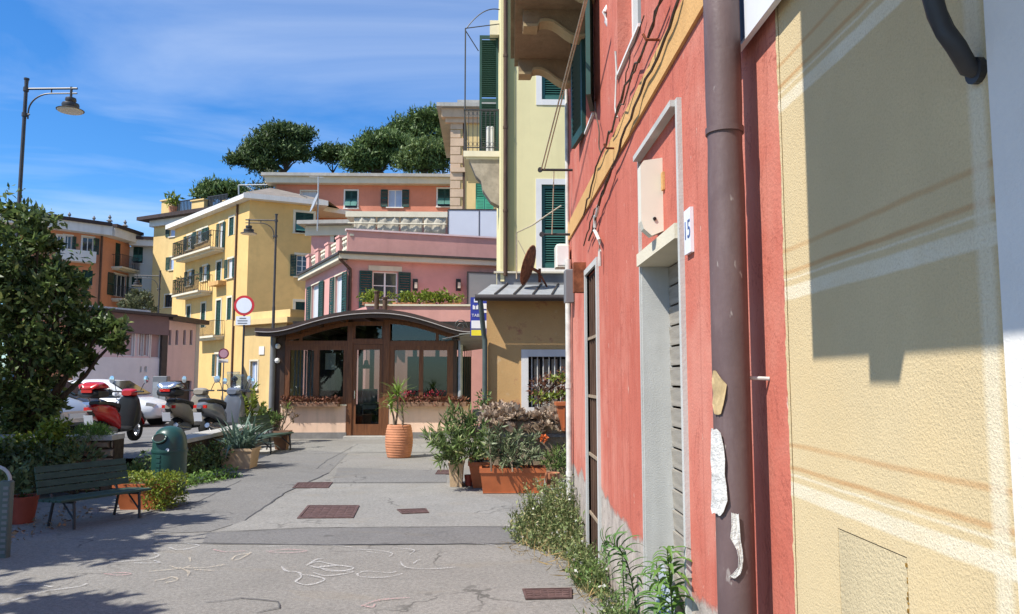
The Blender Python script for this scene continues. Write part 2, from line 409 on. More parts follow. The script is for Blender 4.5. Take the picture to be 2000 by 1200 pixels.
# ochre cottage front with worn red patches
def ochre_wall():
    t = NT('ochre_wall'); c = (0.55, 0.34, 0.145)
    a = t.noise(1.2, 6, 0.6); b = t.noise(2.4, 7, 0.65)
    col = t.ramp(a, [(0.3, sc(c, 0.82)), (0.7, sc(c, 1.12))])
    col = t.mix(t.ramp(b, [(0.57, 0.0), (0.66, 0.8)]), col, (0.33, 0.12, 0.085))
    col = t.mix(t.ramp(t.noise(7, 5, 0.6), [(0.6, 0.0), (0.75, 0.6)]), col, (0.60, 0.45, 0.27))
    t.color(col); t.rough(0.9, 0.2); t.bump(t.noise(40, 4, 0.6), 0.4, 0.01)
    M['ochre_wall'] = t.m
ochre_wall()
# yellow stucco with painted courses: pale joint, tan lines
def stucco():
    t = NT('stucco'); c = (0.60, 0.475, 0.275)
    zz = t.z()
    wob = t.math('MULTIPLY', t.math('SUBTRACT', t.noise(4, 4, 0.6), 0.5), 0.011)
    zc = t.math('ADD', zz[2], wob)
    f = t.math('MODULO', t.math('SUBTRACT', zc, 0.595), 0.566)      # 0 at the lower edge of a joint
    def band(a, b, s):
        up = t.math('MULTIPLY', t.math('SUBTRACT', f, a), 1.0 / s); dn = t.math('MULTIPLY', t.math('SUBTRACT', b, f), 1.0 / s)
        m = t.math('MINIMUM', up, dn)
        n = t.n.new('ShaderNodeClamp'); t.l.new(m, n.inputs[0]); return n.outputs[0]
    col = t.ramp(t.noise(1.4, 6, 0.6), [(0.3, sc(c, 0.92)), (0.7, sc(c, 1.08))])
    tone = t.ramp(t.noise(3, 5, 0.6, stretch=(1, 1, 4)), [(0.25, 0.55), (0.6, 1.0)])
    white, tan = (0.72, 0.65, 0.49), (0.50, 0.29, 0.13)
    for a, b, s, cc, k in ((0.0, 0.046, 0.007, white, 1.0), (0.057, 0.069, 0.006, white, 0.9), (0.074, 0.092, 0.006, tan, 0.9), (0.138, 0.158, 0.007, tan, 0.75)):
        col = t.mix(t.math('MULTIPLY', t.math('MULTIPLY', band(a, b, s), tone), k), col, cc)
    # pale upright stroke beside the door frame
    yv = t.math('ADD', zz[1], wob)
    up = t.math('MULTIPLY', t.math('SUBTRACT', yv, 1.285), 60.0); dn = t.math('MULTIPLY', t.math('SUBTRACT', 1.345, yv), 60.0)
    n = t.n.new('ShaderNodeClamp'); t.l.new(t.math('MINIMUM', up, dn), n.inputs[0])
    col = t.mix(t.math('MULTIPLY', n.outputs[0], 0.7), col, white)
    g = t.noise(170, 4, 0.65)
    col = t.mix(t.ramp(g, [(0.35, 0.30), (0.55, 0.0)]), col, sc(c, 0.62))
    col = t.mix(t.ramp(t.noise(2.2, 6, 0.65, stretch=(1, 1, 0.4)), [(0.55, 0.0), (0.75, 0.28)]), col, (0.44, 0.36, 0.22))
    col = t.mix(t.ramp(t.noise(1.1, 5, 0.6), [(0.52, 0.0), (0.7, 0.35)]), col, (0.66, 0.48, 0.24))
    t.color(col); t.rough(0.95, 0.15)
    t.bump(t.math('ADD', t.noise(170, 3, 0.6), t.math('ADD', t.math('MULTIPLY', t.noise(60, 3, 0.5), 0.5), t.math('MULTIPLY', t.noise(7, 4, 0.6), 0.5))), 0.6, 0.0045)
    M['stucco'] = t.m
stucco()
# the brown downpipe: scuffed paint
t = NT('downpipe'); c = (0.105, 0.060, 0.055)
col = t.ramp(t.noise(2.0, 5, 0.6), [(0.3, (0.085, 0.055, 0.055)), (0.7, (0.150, 0.100, 0.098))])
col = t.mix(t.ramp(t.noise(7, 6, 0.7, stretch=(1, 1, 0.25)), [(0.5, 0.0), (0.7, 0.5)]), col, (0.20, 0.15, 0.145))
col = t.mix(t.ramp(t.noise(30, 3, 0.5, stretch=(1, 1, 0.35)), [(0.70, 0.0), (0.74, 0.8)]), col, (0.30, 0.26, 0.24))
t.color(col); t.rough(0.52, 0.35); t.bump(t.noise(60, 4, 0.6), 0.25, 0.004); M['downpipe'] = t.m

# ------------------------------------------------------------------ mesh helpers
class MB:
    def __init__(s): s.v = []; s.f = []; s.smooth = False
    def add(s, vs, fs):
        k = len(s.v); s.v.extend([tuple(v) for v in vs]); s.f.extend([tuple(i + k for i in f) for f in fs]); return s
    def hexa(s, p):      # p: bottom 4 then top 4
        return s.add(p, [(3, 2, 1, 0), (4, 5, 6, 7), (0, 1, 5, 4), (1, 2, 6, 5), (2, 3, 7, 6), (3, 0, 4, 7)])
    def box(s, x0, x1, y0, y1, z0, z1):
        return s.hexa([(x0, y0, z0), (x1, y0, z0), (x1, y1, z0), (x0, y1, z0), (x0, y0, z1), (x1, y0, z1), (x1, y1, z1), (x0, y1, z1)])
    def bbox(s, x0, x1, y0, y1, z0, z1, b=0.01):   # box with chamfered upright edges and top
        pts = [(x0 + b, y0), (x1 - b, y0), (x1, y0 + b), (x1, y1 - b), (x1 - b, y1), (x0 + b, y1), (x0, y1 - b), (x0, y0 + b)]
        cx, cy = (x0 + x1) / 2, (y0 + y1) / 2
        ins = [(p[0] + math.copysign(b, cx - p[0]), p[1] + math.copysign(b, cy - p[1])) for p in pts]
        vs = [(p[0], p[1], z0) for p in pts] + [(p[0], p[1], z1 - b) for p in pts] + [(p[0], p[1], z1) for p in ins]
        fs = [tuple(range(7, -1, -1)), tuple(range(16, 24))]
        for r in (0, 8):
            for i in range(8): j = (i + 1) % 8; fs.append((r + i, r + j, r + 8 + j, r + 8 + i))
        return s.add(vs, fs)
    def obox(s, c, hx, hy, hz):      # oriented box: centre and three half vectors
        c, hx, hy, hz = Vector(c), Vector(hx), Vector(hy), Vector(hz)
        q = [c - hx - hy, c + hx - hy, c + hx + hy, c - hx + hy]
        return s.hexa([p - hz for p in q] + [p + hz for p in q])
    def prism(s, pts, ext):          # planar outline pushed along ext
        ext = Vector(ext); a = [Vector(p) for p in pts]; b = [p + ext for p in a]; n = len(a)
        return s.add(a + b, [tuple(range(n - 1, -1, -1)), tuple(range(n, 2 * n))] + [(i, (i + 1) % n, n + (i + 1) % n, n + i) for i in range(n)])
    def quad(s, *p): return s.add(p, [tuple(range(len(p)))])
    def tube(s, path, r, n=8, cap=True):
        path = [Vector(p) for p in path]; m = len(path)
        rr = r if hasattr(r, '__len__') else [r] * m
        k = len(s.v); ref = None
        for i, p in enumerate(path):
            d = (path[min(i + 1, m - 1)] - path[max(i - 1, 0)])
            if d.length < 1e-9: d = Vector((0, 0, 1))
            d.normalize()
            if ref is None: ref = Vector((0, 0, 1)) if abs(d.z) < 0.9 else Vector((1, 0, 0))
            a = d.cross(ref)
            if a.length < 1e-6: a = d.cross(Vector((0, 1, 0)))
            a.normalize(); b = d.cross(a); ref = a.cross(d) if False else ref
            for j in range(n):
                t_ = 2 * math.pi * j / n
                s.v.append(tuple(p + (a * math.cos(t_) + b * math.sin(t_)) * rr[i]))
        for i in range(m - 1):
            for j in range(n):
                q = (j + 1) % n
                s.f.append((k + i * n + j, k + i * n + q, k + (i + 1) * n + q, k + (i + 1) * n + j))
        if cap:
            s.f.append(tuple(k + j for j in range(n - 1, -1, -1))); s.f.append(tuple(k + (m - 1) * n + j for j in range(n)))
        return s
    def lathe(s, prof, n=20, c=(0, 0, 0), sx=1, sy=1):
        k = len(s.v); m = len(prof)
        for r, z in prof:
            for j in range(n):
                t_ = 2 * math.pi * j / n
                s.v.append((c[0] + r * sx * math.cos(t_), c[1] + r * sy * math.sin(t_), c[2] + z))
        for i in range(m - 1):
            for j in range(n):
                q = (j + 1) % n
                s.f.append((k + i * n + j, k + i * n + q, k + (i + 1) * n + q, k + (i + 1) * n + j))
        if prof[0][0] > 1e-6: s.f.append(tuple(k + j for j in range(n - 1, -1, -1)))
        if prof[-1][0] > 1e-6: s.f.append(tuple(k + (m - 1) * n + j for j in range(n)))
        return s
    def disc(s, c, ax, r, th, n=24):   # short cylinder centred on c along axis ax
        c, ax = Vector(c), Vector(ax).normalized()
        return s.tube([c - ax * th / 2, c + ax * th / 2], r, n)
    def build(s, name, mat, parent=None, smooth=False, local=False):
        off = Vector((0, 0, 0))
        if parent is not None and not local:
            off = world_off(parent)
        me = bpy.data.meshes.new(name)
        me.from_pydata([(v[0] - off.x, v[1] - off.y, v[2] - off.z) for v in s.v], [], s.f)
        me.update()
        if smooth:
            me.polygons.foreach_set('use_smooth', [True] * len(me.polygons))
            try: me.set_sharp_from_angle(angle=math.radians(40))
            except Exception: pass
        me.materials.append(M[mat])
        o = bpy.data.objects.new(name, me); COL.objects.link(o)
        if parent is not None: o.parent = parent
        return o
def world_off(o):
    v = Vector((0, 0, 0))
    while o is not None: v += Vector(o.location); o = o.parent
    return v
def tag(o, label=None, cat=None, group=None, kind=None):
    if label: o['label'] = label
    if cat: o['category'] = cat
    if group: o['group'] = group
    if kind: o['kind'] = kind
    return o
def thing(name, label, cat, loc=(0, 0, 0), rz=0.0, group=None):
    o = bpy.data.objects.new(name, None); COL.objects.link(o)
    o.empty_display_size = 0.2
    o.location = loc; o.rotation_euler = (0, 0, rz)
    return tag(o, label, cat, group)
def single(name, mb, mat, label, cat, group=None, smooth=False, loc=None):
    o = mb.build(name, mat, None, smooth)
    return tag(o, label, cat, group)
def struct(name, mb, mat): return tag(mb.build(name, mat), kind='structure')
def copy_tree(o, parent=None):
    c = o.copy(); COL.objects.link(c); c.parent = parent
    for ch in list(o.children): copy_tree(ch, c)
    return c
def share(name, me, parent, loc=(0, 0, 0), rot=(0, 0, 0), scl=(1, 1, 1)):
    o = bpy.data.objects.new(name, me); COL.objects.link(o); o.parent = parent
    o.location = loc; o.rotation_euler = rot; o.scale = scl; return o
def text_part(s, size, mat, parent, origin, right, up, name='lettering', depth=0.002, align='CENTER'):
    cu = bpy.data.curves.new('lettering', 'FONT'); cu.body = s; cu.size = size; cu.extrude = depth
    cu.align_x = align; cu.align_y = 'CENTER'
    ob = bpy.data.objects.new('tmp', cu); COL.objects.link(ob)
    bpy.context.view_layer.update()
    me = bpy.data.meshes.new_from_object(ob.evaluated_get(bpy.context.evaluated_depsgraph_get()))
    bpy.data.objects.remove(ob)
    me.materials.clear(); me.materials.append(M[mat])
    right, up = Vector(right).normalized(), Vector(up).normalized(); n = right.cross(up)
    off = world_off(parent)
    me.transform(Matrix.Translation(Vector(origin) - off) @ Matrix((right, up, n)).transposed().to_4x4())
    o = bpy.data.objects.new(name, me); COL.objects.link(o); o.parent = parent; return o

# many small leaves in one mesh: pts Nx3, each a folded diamond
def leaves(name, pts, size, mat, parent=None, aspect=0.45, up=0.3, outward=None, seed=1, kind=None, local=False):
    g = np.random.default_rng(seed); pts = np.asarray(pts, float); N = len(pts)
    d = g.normal(size=(N, 3)); d[:, 2] += up
    if outward is not None: d += outward
    d /= np.linalg.norm(d, axis=1)[:, None] + 1e-9
    q = g.normal(size=(N, 3)); sde = np.cross(d, q); sde /= np.linalg.norm(sde, axis=1)[:, None] + 1e-9
    nrm = np.cross(d, sde)
    L = size * g.uniform(0.42, 1.38, size=(N, 1)); W = L * aspect
    v = np.stack([pts, pts + d * L * 0.5 + sde * W * 0.5 + nrm * W * 0.12, pts + d * L - nrm * L * 0.12, pts + d * L * 0.5 - sde * W * 0.5 + nrm * W * 0.12], 1).reshape(-1, 3)
    if parent is not None and not local: v = v - np.array(world_off(parent))
    me = bpy.data.meshes.new(name)
    me.vertices.add(N * 4); me.vertices.foreach_set('co', v.ravel())
    me.loops.add(N * 4); me.loops.foreach_set('vertex_index', np.arange(N * 4, dtype=np.int32))
    me.polygons.add(N); me.polygons.foreach_set('loop_start', np.arange(0, N * 4, 4, dtype=np.int32))
    try: me.polygons.foreach_set('loop_total', np.full(N, 4, dtype=np.int32))
    except Exception: pass
    me.update(calc_edges=True)
    me.materials.append(M[mat])
    o = bpy.data.objects.new(name, me); COL.objects.link(o)
    if parent is not None: o.parent = parent
    if kind: o['kind'] = kind
    return o
def blob(c, r, n, g, inner=0.55, zmin=None):
    d = g.normal(size=(n, 3)); d /= np.linalg.norm(d, axis=1)[:, None]
    rad = inner + (1 - inner) * g.uniform(size=(n, 1)) ** 0.6
    p = np.array(c) + d * rad * np.array(r)
    return p
def blades(mb, c, n, L, w, g, spread=0.6, droop=0.4, z0=0.0, seg=4, rad=0.03):   # arching strap leaves from one point
    for k in range(n):
        a = g.uniform(0, 2 * math.pi); e = g.uniform(0.15, 1.0) * spread
        l = L * g.uniform(0.6, 1.1); d = Vector((math.cos(a), math.sin(a), 0)); s_ = Vector((-d.y, d.x, 0))
        p = Vector(c) + d * g.uniform(0, rad) + Vector((0, 0, z0)); th = math.pi / 2 - e
        rows = []
        for i in range(seg + 1):
            t_ = i / seg; ww = w * (0.55 + 0.9 * t_ if t_ < 0.35 else 0.87 * (1 - (t_ - 0.35) / 0.65) + 0.02)
            rows.append((p + s_ * ww * 0.5, p - s_ * ww * 0.5))
            p = p + (d * math.cos(th) + Vector((0, 0, 1)) * math.sin(th)) * (l / seg); th -= droop * e * 1.5 / seg * 2
        vs = [v for r_ in rows for v in r_]
        mb.add(vs, [(2 * i, 2 * i + 1, 2 * i + 3, 2 * i + 2) for i in range(seg)])
    return mb

# ------------------------------------------------------------------ facades
class Facade:
    def __init__(s, a, b):            # ground line from a to b (as seen left to right); outside is towards the viewer
        s.a = Vector((a[0], a[1], 0)); d = Vector((b[0] - a[0], b[1] - a[1], 0))
        s.len = d.length; s.u = d.normalized(); s.n = Vector((s.u.y, -s.u.x, 0))
    def p(s, u, z, d=0.0):
        q = s.a + s.u * u + s.n * d; return Vector((q.x, q.y, z))
    def px(s, x, y, d=0.0):
        r = ray(x, y); o = s.a + s.n * d
        t_ = (Vector((o.x, o.y, 0)) - Vector((_C.x, _C.y, 0))).dot(s.n) / r.dot(s.n)
        w = _C + r * t_; return (Vector((w.x, w.y, 0)) - o).dot(s.u), w.z
    def rect(s, x0, y0, x1, y1, d=0.0):     # picture corners, measured along the middle -> u0,u1,z0,z1
        ym, xm = (y0 + y1) / 2, (x0 + x1) / 2
        return s.px(x0, ym, d)[0], s.px(x1, ym, d)[0], s.px(xm, y1, d)[1], s.px(xm, y0, d)[1]
    def box(s, mb, u0, u1, z0, z1, d0, d1):
        return mb.hexa([s.p(u0, z0, d1), s.p(u1, z0, d1), s.p(u1, z0, d0), s.p(u0, z0, d0), s.p(u0, z1, d1), s.p(u1, z1, d1), s.p(u1, z1, d0), s.p(u0, z1, d0)])
    def wall(s, mb, u0, u1, z0, z1, holes=(), depth=0.16, d=0.0):
        us = sorted({u0, u1} | {min(max(h[k], u0), u1) for h in holes for k in (0, 1)})
        zs = sorted({z0, z1} | {min(max(h[k], z0), z1) for h in holes for k in (2, 3)})
        for i in range(len(us) - 1):
            for j in range(len(zs) - 1):
                um, zm = (us[i] + us[i + 1]) / 2, (zs[j] + zs[j + 1]) / 2
                if any(h[0] < um < h[1] and h[2] < zm < h[3] for h in holes): continue
                mb.quad(s.p(us[i], zs[j], d), s.p(us[i + 1], zs[j], d), s.p(us[i + 1], zs[j + 1], d), s.p(us[i], zs[j + 1], d))
        for h in holes:
            a, b, c, e = max(h[0], u0), min(h[1], u1), max(h[2], z0), min(h[3], z1)
            P = lambda u, z, dd: s.p(u, z, d + dd)
            mb.quad(P(a, c, 0), P(a, c, -depth), P(b, c, -depth), P(b, c, 0))
            mb.quad(P(a, e, 0), P(b, e, 0), P(b, e, -depth), P(a, e, -depth))
            mb.quad(P(a, c, 0), P(a, e, 0), P(a, e, -depth), P(a, c, -depth))
            mb.quad(P(b, c, 0), P(b, c, -depth), P(b, e, -depth), P(b, e, 0))
        return mb
def shutter(F, u0, u1, z0, z1, d, mat, parent, pitch=0.09, lean=0.0, th=0.035):
    """louvred leaf standing in the plane d; lean pushes its foot outwards"""
    mb = MB(); st = min(0.05, (u1 - u0) * 0.16)
    def B(a, b, c, e, d0, d1):
        k = lambda z: d + lean * (z1 - z) / max(1e-6, z1 - z0)
        mb.hexa([F.p(a, c, k(c) + d1), F.p(b, c, k(c) + d1), F.p(b, c, k(c) + d0), F.p(a, c, k(c) + d0), F.p(a, e, k(e) + d1), F.p(b, e, k(e) + d1), F.p(b, e, k(e) + d0), F.p(a, e, k(e) + d0)])
    B(u0, u0 + st, z0, z1, 0, th); B(u1 - st, u1, z0, z1, 0, th)
    B(u0 + st, u1 - st, z0, z0 + st * 1.4, 0, th); B(u0 + st, u1 - st, z1 - st, z1, 0, th)
    zm = (z0 + z1) / 2
    if z1 - z0 > 1.0: B(u0 + st, u1 - st, zm - st * 0.6, zm + st * 0.6, 0, th)
    z = z0 + st * 1.4
    while z < z1 - st - 0.02:
        k = d + lean * (z1 - z) / max(1e-6, z1 - z0)
        mb.hexa([F.p(u0 + st, z, k + th), F.p(u1 - st, z, k + th), F.p(u1 - st, z, k + th - 0.01), F.p(u0 + st, z, k + th - 0.01),
                 F.p(u0 + st, z + pitch * 0.8, k + 0.008), F.p(u1 - st, z + pitch * 0.8, k + 0.008), F.p(u1 - st, z + pitch * 0.8, k), F.p(u0 + st, z + pitch * 0.8, k)])
        z += pitch
    return mb.build('shutter', mat, parent)
def window(root, F, u0, u1, z0, z1, trim='white_trim', frame='white_paint', pane='window_glass', mull=1, bars=0, shut=None, smat='green_shutter', sill=True, tw=0.09, depth=0.12, storm=False, curtain=None, lintel=None):
    """shut: '' none, 'L','R','LR' folded back on the wall, 'C' closed leaves; returns the window part"""
    mb = MB()
    if trim:
        F.box(mb, u0 - tw, u0, z0, z1, -0.02, 0.025); F.box(mb, u1, u1 + tw, z0, z1, -0.02, 0.025)
        F.box(mb, u0 - tw, u1 + tw, z1, z1 + tw, -0.02, 0.03)
    if sill: F.box(mb, u0 - tw - 0.03, u1 + tw + 0.03, z0 - 0.07, z0, -0.02, 0.09)
    if not mb.v: F.box(mb, u0, u1, z0 - 0.02, z0, -0.02, 0.02)
    w = mb.build('window', trim or 'white_trim', root)
    f = MB(); s_ = 0.045; dd = -depth
    if shut != 'C':
        F.box(f, u0, u0 + s_, z0, z1, dd, dd + 0.04); F.box(f, u1 - s_, u1, z0, z1, dd, dd + 0.04)
        F.box(f, u0 + s_, u1 - s_, z0, z0 + s_, dd, dd + 0.04); F.box(f, u0 + s_, u1 - s_, z1 - s_, z1, dd, dd + 0.04)
        for k in range(mull):
            um = u0 + (u1 - u0) * (k + 1) / (mull + 1); F.box(f, um - 0.03, um + 0.03, z0 + s_, z1 - s_, dd, dd + 0.035)
        for k in range(bars):
            zm = z0 + (z1 - z0) * (k + 1) / (bars + 1); F.box(f, u0 + s_, u1 - s_, zm - 0.015, zm + 0.015, dd + 0.002, dd + 0.028)
        f.build('frame', frame, w)
        step = (u1 - u0) / (mull + 1)
        for k in range(mull + 1):
            g = MB(); F.box(g, u0 + step * k, u0 + step * (k + 1), z0, z1, dd - 0.012, dd + 0.006); g.build('pane', pane, w)
        if curtain:
            g = MB(); F.box(g, u0 + 0.05, u1 - 0.05, z0 + 0.05, z1 - 0.05, dd + 0.008, dd + 0.014); g.build('curtain', curtain, w)
    W_ = (u1 - u0) / 2
    if shut and 'L' in shut: shutter(F, u0 - W_ - 0.02, u0 - 0.02, z0, z1, 0.032, smat, w)
    if shut and 'R' in shut: shutter(F, u1 + 0.02, u1 + W_ + 0.02, z0, z1, 0.032, smat, w)
    if shut == 'C':
        if storm:
            zm = z0 + (z1 - z0) * 0.48
            for a, b in ((u0, (u0 + u1) / 2 - 0.005), ((u0 + u1) / 2 + 0.005, u1)):
                shutter(F, a, b, zm, z1, -0.06, smat, w)
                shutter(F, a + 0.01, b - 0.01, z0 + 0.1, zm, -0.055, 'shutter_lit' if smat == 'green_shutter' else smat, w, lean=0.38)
            g = MB(); F.box(g, u0, u1, z0, z1, -0.14, -0.12); g.build('pane', 'window_glass', w)
        else:
            for a, b in ((u0, (u0 + u1) / 2 - 0.005), ((u0 + u1) / 2 + 0.005, u1)): shutter(F, a, b, z0, z1, -0.06, smat, w)
            g = MB(); F.box(g, u0, u1, z0, z1, -0.14, -0.12); g.build('pane', 'window_glass', w)
    return w
def balcony(root, F, u0, u1, z, dep=0.8, mat='cream_trim', rail_h=0.95, bars=0.11, th=0.12, panel=False, bw=0.008):
    mb = MB(); F.box(mb, u0, u1, z - th, z, 0.002, dep); F.box(mb, u0 + 0.1, u1 - 0.1, z - th * 2, z - th, 0.002, dep * 0.7)
    b = mb.build('balcony', mat, root)
    r = MB(); d = dep - 0.05
    def bar(u, dd, w=bw): F.box(r, u - w, u + w, z, z + rail_h, dd - w, dd + w)
    n = max(2, int((u1 - u0) / bars))
    for k in range(n + 1): bar(u0 + 0.04 + (u1 - u0 - 0.08) * k / n, d)
    for uu in (u0 + 0.04, u1 - 0.04):
        for k in range(1, 6): bar(uu, d * k / 6)
        F.box(r, uu - 0.02, uu + 0.02, z + rail_h, z + rail_h + 0.03, 0.01, d + 0.02)
    F.box(r, u0 + 0.06, u1 - 0.06, z + rail_h, z + rail_h + 0.03, d - 0.02, d + 0.02)
    F.box(r, u0 + 0.05, u1 - 0.05, z + 0.07, z + 0.09, d - 0.01, d + 0.01)
    if panel: F.box(r, u0 + 0.06, u1 - 0.06, z + 0.1, z + rail_h - 0.02, d - 0.03, d - 0.015)
    r.build('railing', 'iron', b)
    return b
# ================================================================== GROUND
WX = 0.875                                   # the street wall stands this far to the right
def park_z(y):                               # the raised parking slopes down to street level
    if y < 14: return 0.32
    return max(0.012, 0.32 - (y - 14) * 0.0308)
g = MB(); g.quad((-400, -60, 0), (400, -60, 0), (400, 900, 0), (-400, 900, 0))
struct('ground', g, 'earth')
g = MB(); g.quad((-6.2, -8, 0.004), (3, -8, 0.004), (3, 30, 0.004), (-6.2, 30, 0.004))
struct('street', g, 'asphalt')
def sheet(name, pts, z, mat):
    m = MB(); m.add([(p[0], p[1], z) for p in pts], [tuple(range(len(pts)))]); return struct(name, m, mat)
def G(x, y, z=0.0):
    p = gnd(x, y, z); return (p.x, p.y)
# repaired strips and patches in the asphalt
sheet('asphalt_patch', [G(405, 1043), G(600, 1034), G(1010, 1031), G(1012, 1064), G(640, 1066), G(395, 1062)], 0.008, 'asphalt_dark')
sheet('asphalt_patch', [G(660, 914), G(870, 920), G(872, 943), G(650, 944)], 0.008, 'asphalt_mid')
sheet('asphalt_patch', [G(470, 885), G(610, 880), G(680, 886), G(642, 925), G(560, 962), G(480, 1018), G(410, 1040), G(300, 1044), G(340, 990)], 0.008, 'asphalt_mid')
sheet('asphalt_patch', [G(690, 868), G(860, 868), G(850, 884), G(684, 884)], 0.0085, 'asphalt_pale')
sheet('asphalt_patch', [G(640, 946), G(872, 946), G(1000, 985), G(1000, 1029), G(600, 1032), G(430, 1040), G(560, 968)], 0.0075, 'asphalt_pale')
sheet('pavement_edge', [G(352, 960), G(430, 925), G(520, 893), G(556, 870), G(560, 864), G(545, 864), G(415, 918), G(352, 948)], 0.012, 'stone_step')
# cracks and joints as thin dark seams
def seam(pts, w, mat='ink', name='road_seam', z=0.011):
    m = MB(); P = [Vector((*G(*p), z)) for p in pts]
    fine = []
    for a, b in zip(P, P[1:]):
        k = max(2, int((b - a).length / 0.15))
        for i in range(k):
            q = a.lerp(b, i / k); fine.append(q + Vector((random.uniform(-1, 1), random.uniform(-1, 1), 0)) * 0.012)
    fine.append(P[-1])
    vs = []
    for i, q in enumerate(fine):
        d = (fine[min(i + 1, len(fine) - 1)] - fine[max(i - 1, 0)]).normalized(); s_ = Vector((-d.y, d.x, 0)) * w * random.uniform(0.3, 0.7)
        vs += [q + s_, q - s_]
    m.add(vs, [(2 * i, 2 * i + 1, 2 * i + 3, 2 * i + 2) for i in range(len(fine) - 1)])
    return struct(name, m, mat)
simple('seam_dark', (0.085, 0.085, 0.088), 0.95, 0.1, var=0.3)
seam([(405, 1042), (600, 1033), (1010, 1030)], 0.012, 'seam_dark')
seam([(300, 1063), (640, 1066), (1030, 1064)], 0.018, 'seam_dark')
seam([(480, 1018), (560, 962), (642, 925)], 0.02, 'seam_dark')
seam([(560, 888), (700, 886), (850, 884)], 0.015, 'seam_dark')
seam([(270, 1012), (390, 980), (470, 940)], 0.012, 'seam_dark')
seam([(650, 945), (872, 944)], 0.015, 'seam_dark')
seam([(700, 868), (640, 900), (618, 917)], 0.012, 'seam_dark')
seam([(400, 1180), (470, 1171), (540, 1178), (545, 1190), (500, 1200)], 0.010, 'seam_dark')
# drain covers
def cover(px, name, label, ribs):
    P = [Vector((*G(*p), 0.0)) for p in px]            # near-left, near-right, far-right, far-left
    c = sum(P, Vector()) / 4
    root = thing(name, label, 'drain cover', (c.x, c.y, 0.009), group='iron covers in the street')
    fr = MB()
    for i in range(4):
        a, b = P[i], P[(i + 1) % 4]; d = (b - a).normalized() * 0.0; ins = lambda q: q + (c - q) * 0.09
        fr.prism([a + Vector((0, 0, .009)), b + Vector((0, 0, .009)), ins(b) + Vector((0, 0, .009)), ins(a) + Vector((0, 0, .009))], (0, 0, 0.010))
    fr.build('frame', 'cast_iron', root)
    pl = MB(); q = [p + (c - p) * 0.1 for p in P]
    pl.prism([p + Vector((0, 0, .009)) for p in q], (0, 0, 0.004)); pl.build('plate', 'cast_iron', root)
    rb = MB()
    for i in range(ribs):
        t0, t1 = (i + 0.15) / ribs, (i + 0.7) / ribs
        for k in range(6):
            s0, s1 = (k + 0.12) / 6, (k + 0.88) / 6
            f = lambda s_, t_: (q[0].lerp(q[1], s_)).lerp(q[3].lerp(q[2], s_), t_) + Vector((0, 0, 0.013))
            rb.prism([f(s0, t0), f(s1, t0), f(s1, t1), f(s0, t1)], (0, 0, 0.004))
    tag(rb.build('tread_pattern', 'cast_iron', root), kind='stuff')
cover([(580, 1015), (690, 1014), (702, 990), (601, 990)], 'manhole_cover', 'largest rusty square manhole cover in the middle of the street', 6)
cover([(571, 955), (641, 955), (650, 944), (581, 945)], 'manhole_cover', 'rusty manhole cover farther back, left of the planter box', 5)
cover([(785, 1006), (838, 1004), (832, 996), (775, 998)], 'manhole_cover', 'small rusty cover between large manhole and the weeds', 3)
cover([(1026, 1174), (1117, 1172), (1117, 1153), (1020, 1155)], 'drain_grate', 'narrow iron grate nearest the camera beside the wall weeds', 4)
cover([(850, 928), (878, 928), (880, 920), (855, 920)], 'drain_grate', 'small dark grate beside the tan trough', 2)
# chalk drawings left by children
def chalk(paths, label, mat, w=0.012):
    q0 = G(*paths[0][0]); r0 = thing('chalk_drawing', label, 'chalk drawing', (q0[0], q0[1], 0.0135), group='chalk drawings on the street')
    for pts in paths:
        m = MB()
        P = [Vector((*G(*p), 0.0135)) for p in pts]
        # smooth through the points
        S = []
        for i in range(len(P) - 1):
            p0, p1, p2, p3 = P[max(i - 1, 0)], P[i], P[i + 1], P[min(i + 2, len(P) - 1)]
            for k in range(6):
                t_ = k / 6; S.append(0.5 * ((2 * p1) + (p2 - p0) * t_ + (2 * p0 - 5 * p1 + 4 * p2 - p3) * t_ ** 2 + (3 * p1 - p0 - 3 * p2 + p3) * t_ ** 3))
        S.append(P[-1])
        wph = random.uniform(0, 6)
        for i in range(len(S) - 1):
            d = S[i + 1] - S[i]
            if d.length < 1e-5: continue
            d2 = S[min(i + 2, len(S) - 1)] - S[i + 1]
            if d2.length < 1e-5: d2 = d
            w1, w2 = (w * (0.55 + 0.2 * math.sin(wph + q_ * 0.7)) for q_ in (i, i + 1))
            s_ = Vector((-d.y, d.x, 0)).normalized() * w1; s2_ = Vector((-d2.y, d2.x, 0)).normalized() * w2
            m.add([S[i] - s_, S[i + 1] - s2_, S[i + 1] + s2_, S[i] + s_], [(0, 1, 2, 3)])
        m.build('stroke', mat, r0)
    return r0
chalk([[(550, 1110), (560, 1119), (582, 1121), (588, 1130), (578, 1140), (602, 1146), (634, 1136), (610, 1128), (586, 1126)], [(598, 1108), (620, 1100), (650, 1106), (690, 1112), (668, 1118), (630, 1114), (604, 1108)], [(612, 1122), (640, 1128), (690, 1120), (640, 1118), (625, 1110), (660, 1108), (612, 1112)], [(600, 1106), (618, 1096), (632, 1094)]], 'white chalk creature drawing left of the white oval, mid street', 'chalk', 0.016)
chalk([[(698, 1124), (716, 1119), (760, 1122), (775, 1119)], [(698, 1124), (705, 1130), (750, 1131), (786, 1124)], [(782, 1100), (795, 1112), (850, 1114), (890, 1111)], [(808, 1104), (815, 1098), (822, 1097)]], 'white chalk ovals and hook right of the chalk creature', 'chalk')
chalk([[(700, 1076), (740, 1078), (766, 1084), (760, 1090)], [(716, 1080), (742, 1084)], [(770, 1073), (808, 1077), (800, 1086)], [(520, 1070), (640, 1068), (690, 1072)], [(930, 1064), (968, 1068)]], 'faint white chalk loops along the dark asphalt strip', 'chalk', 0.010)
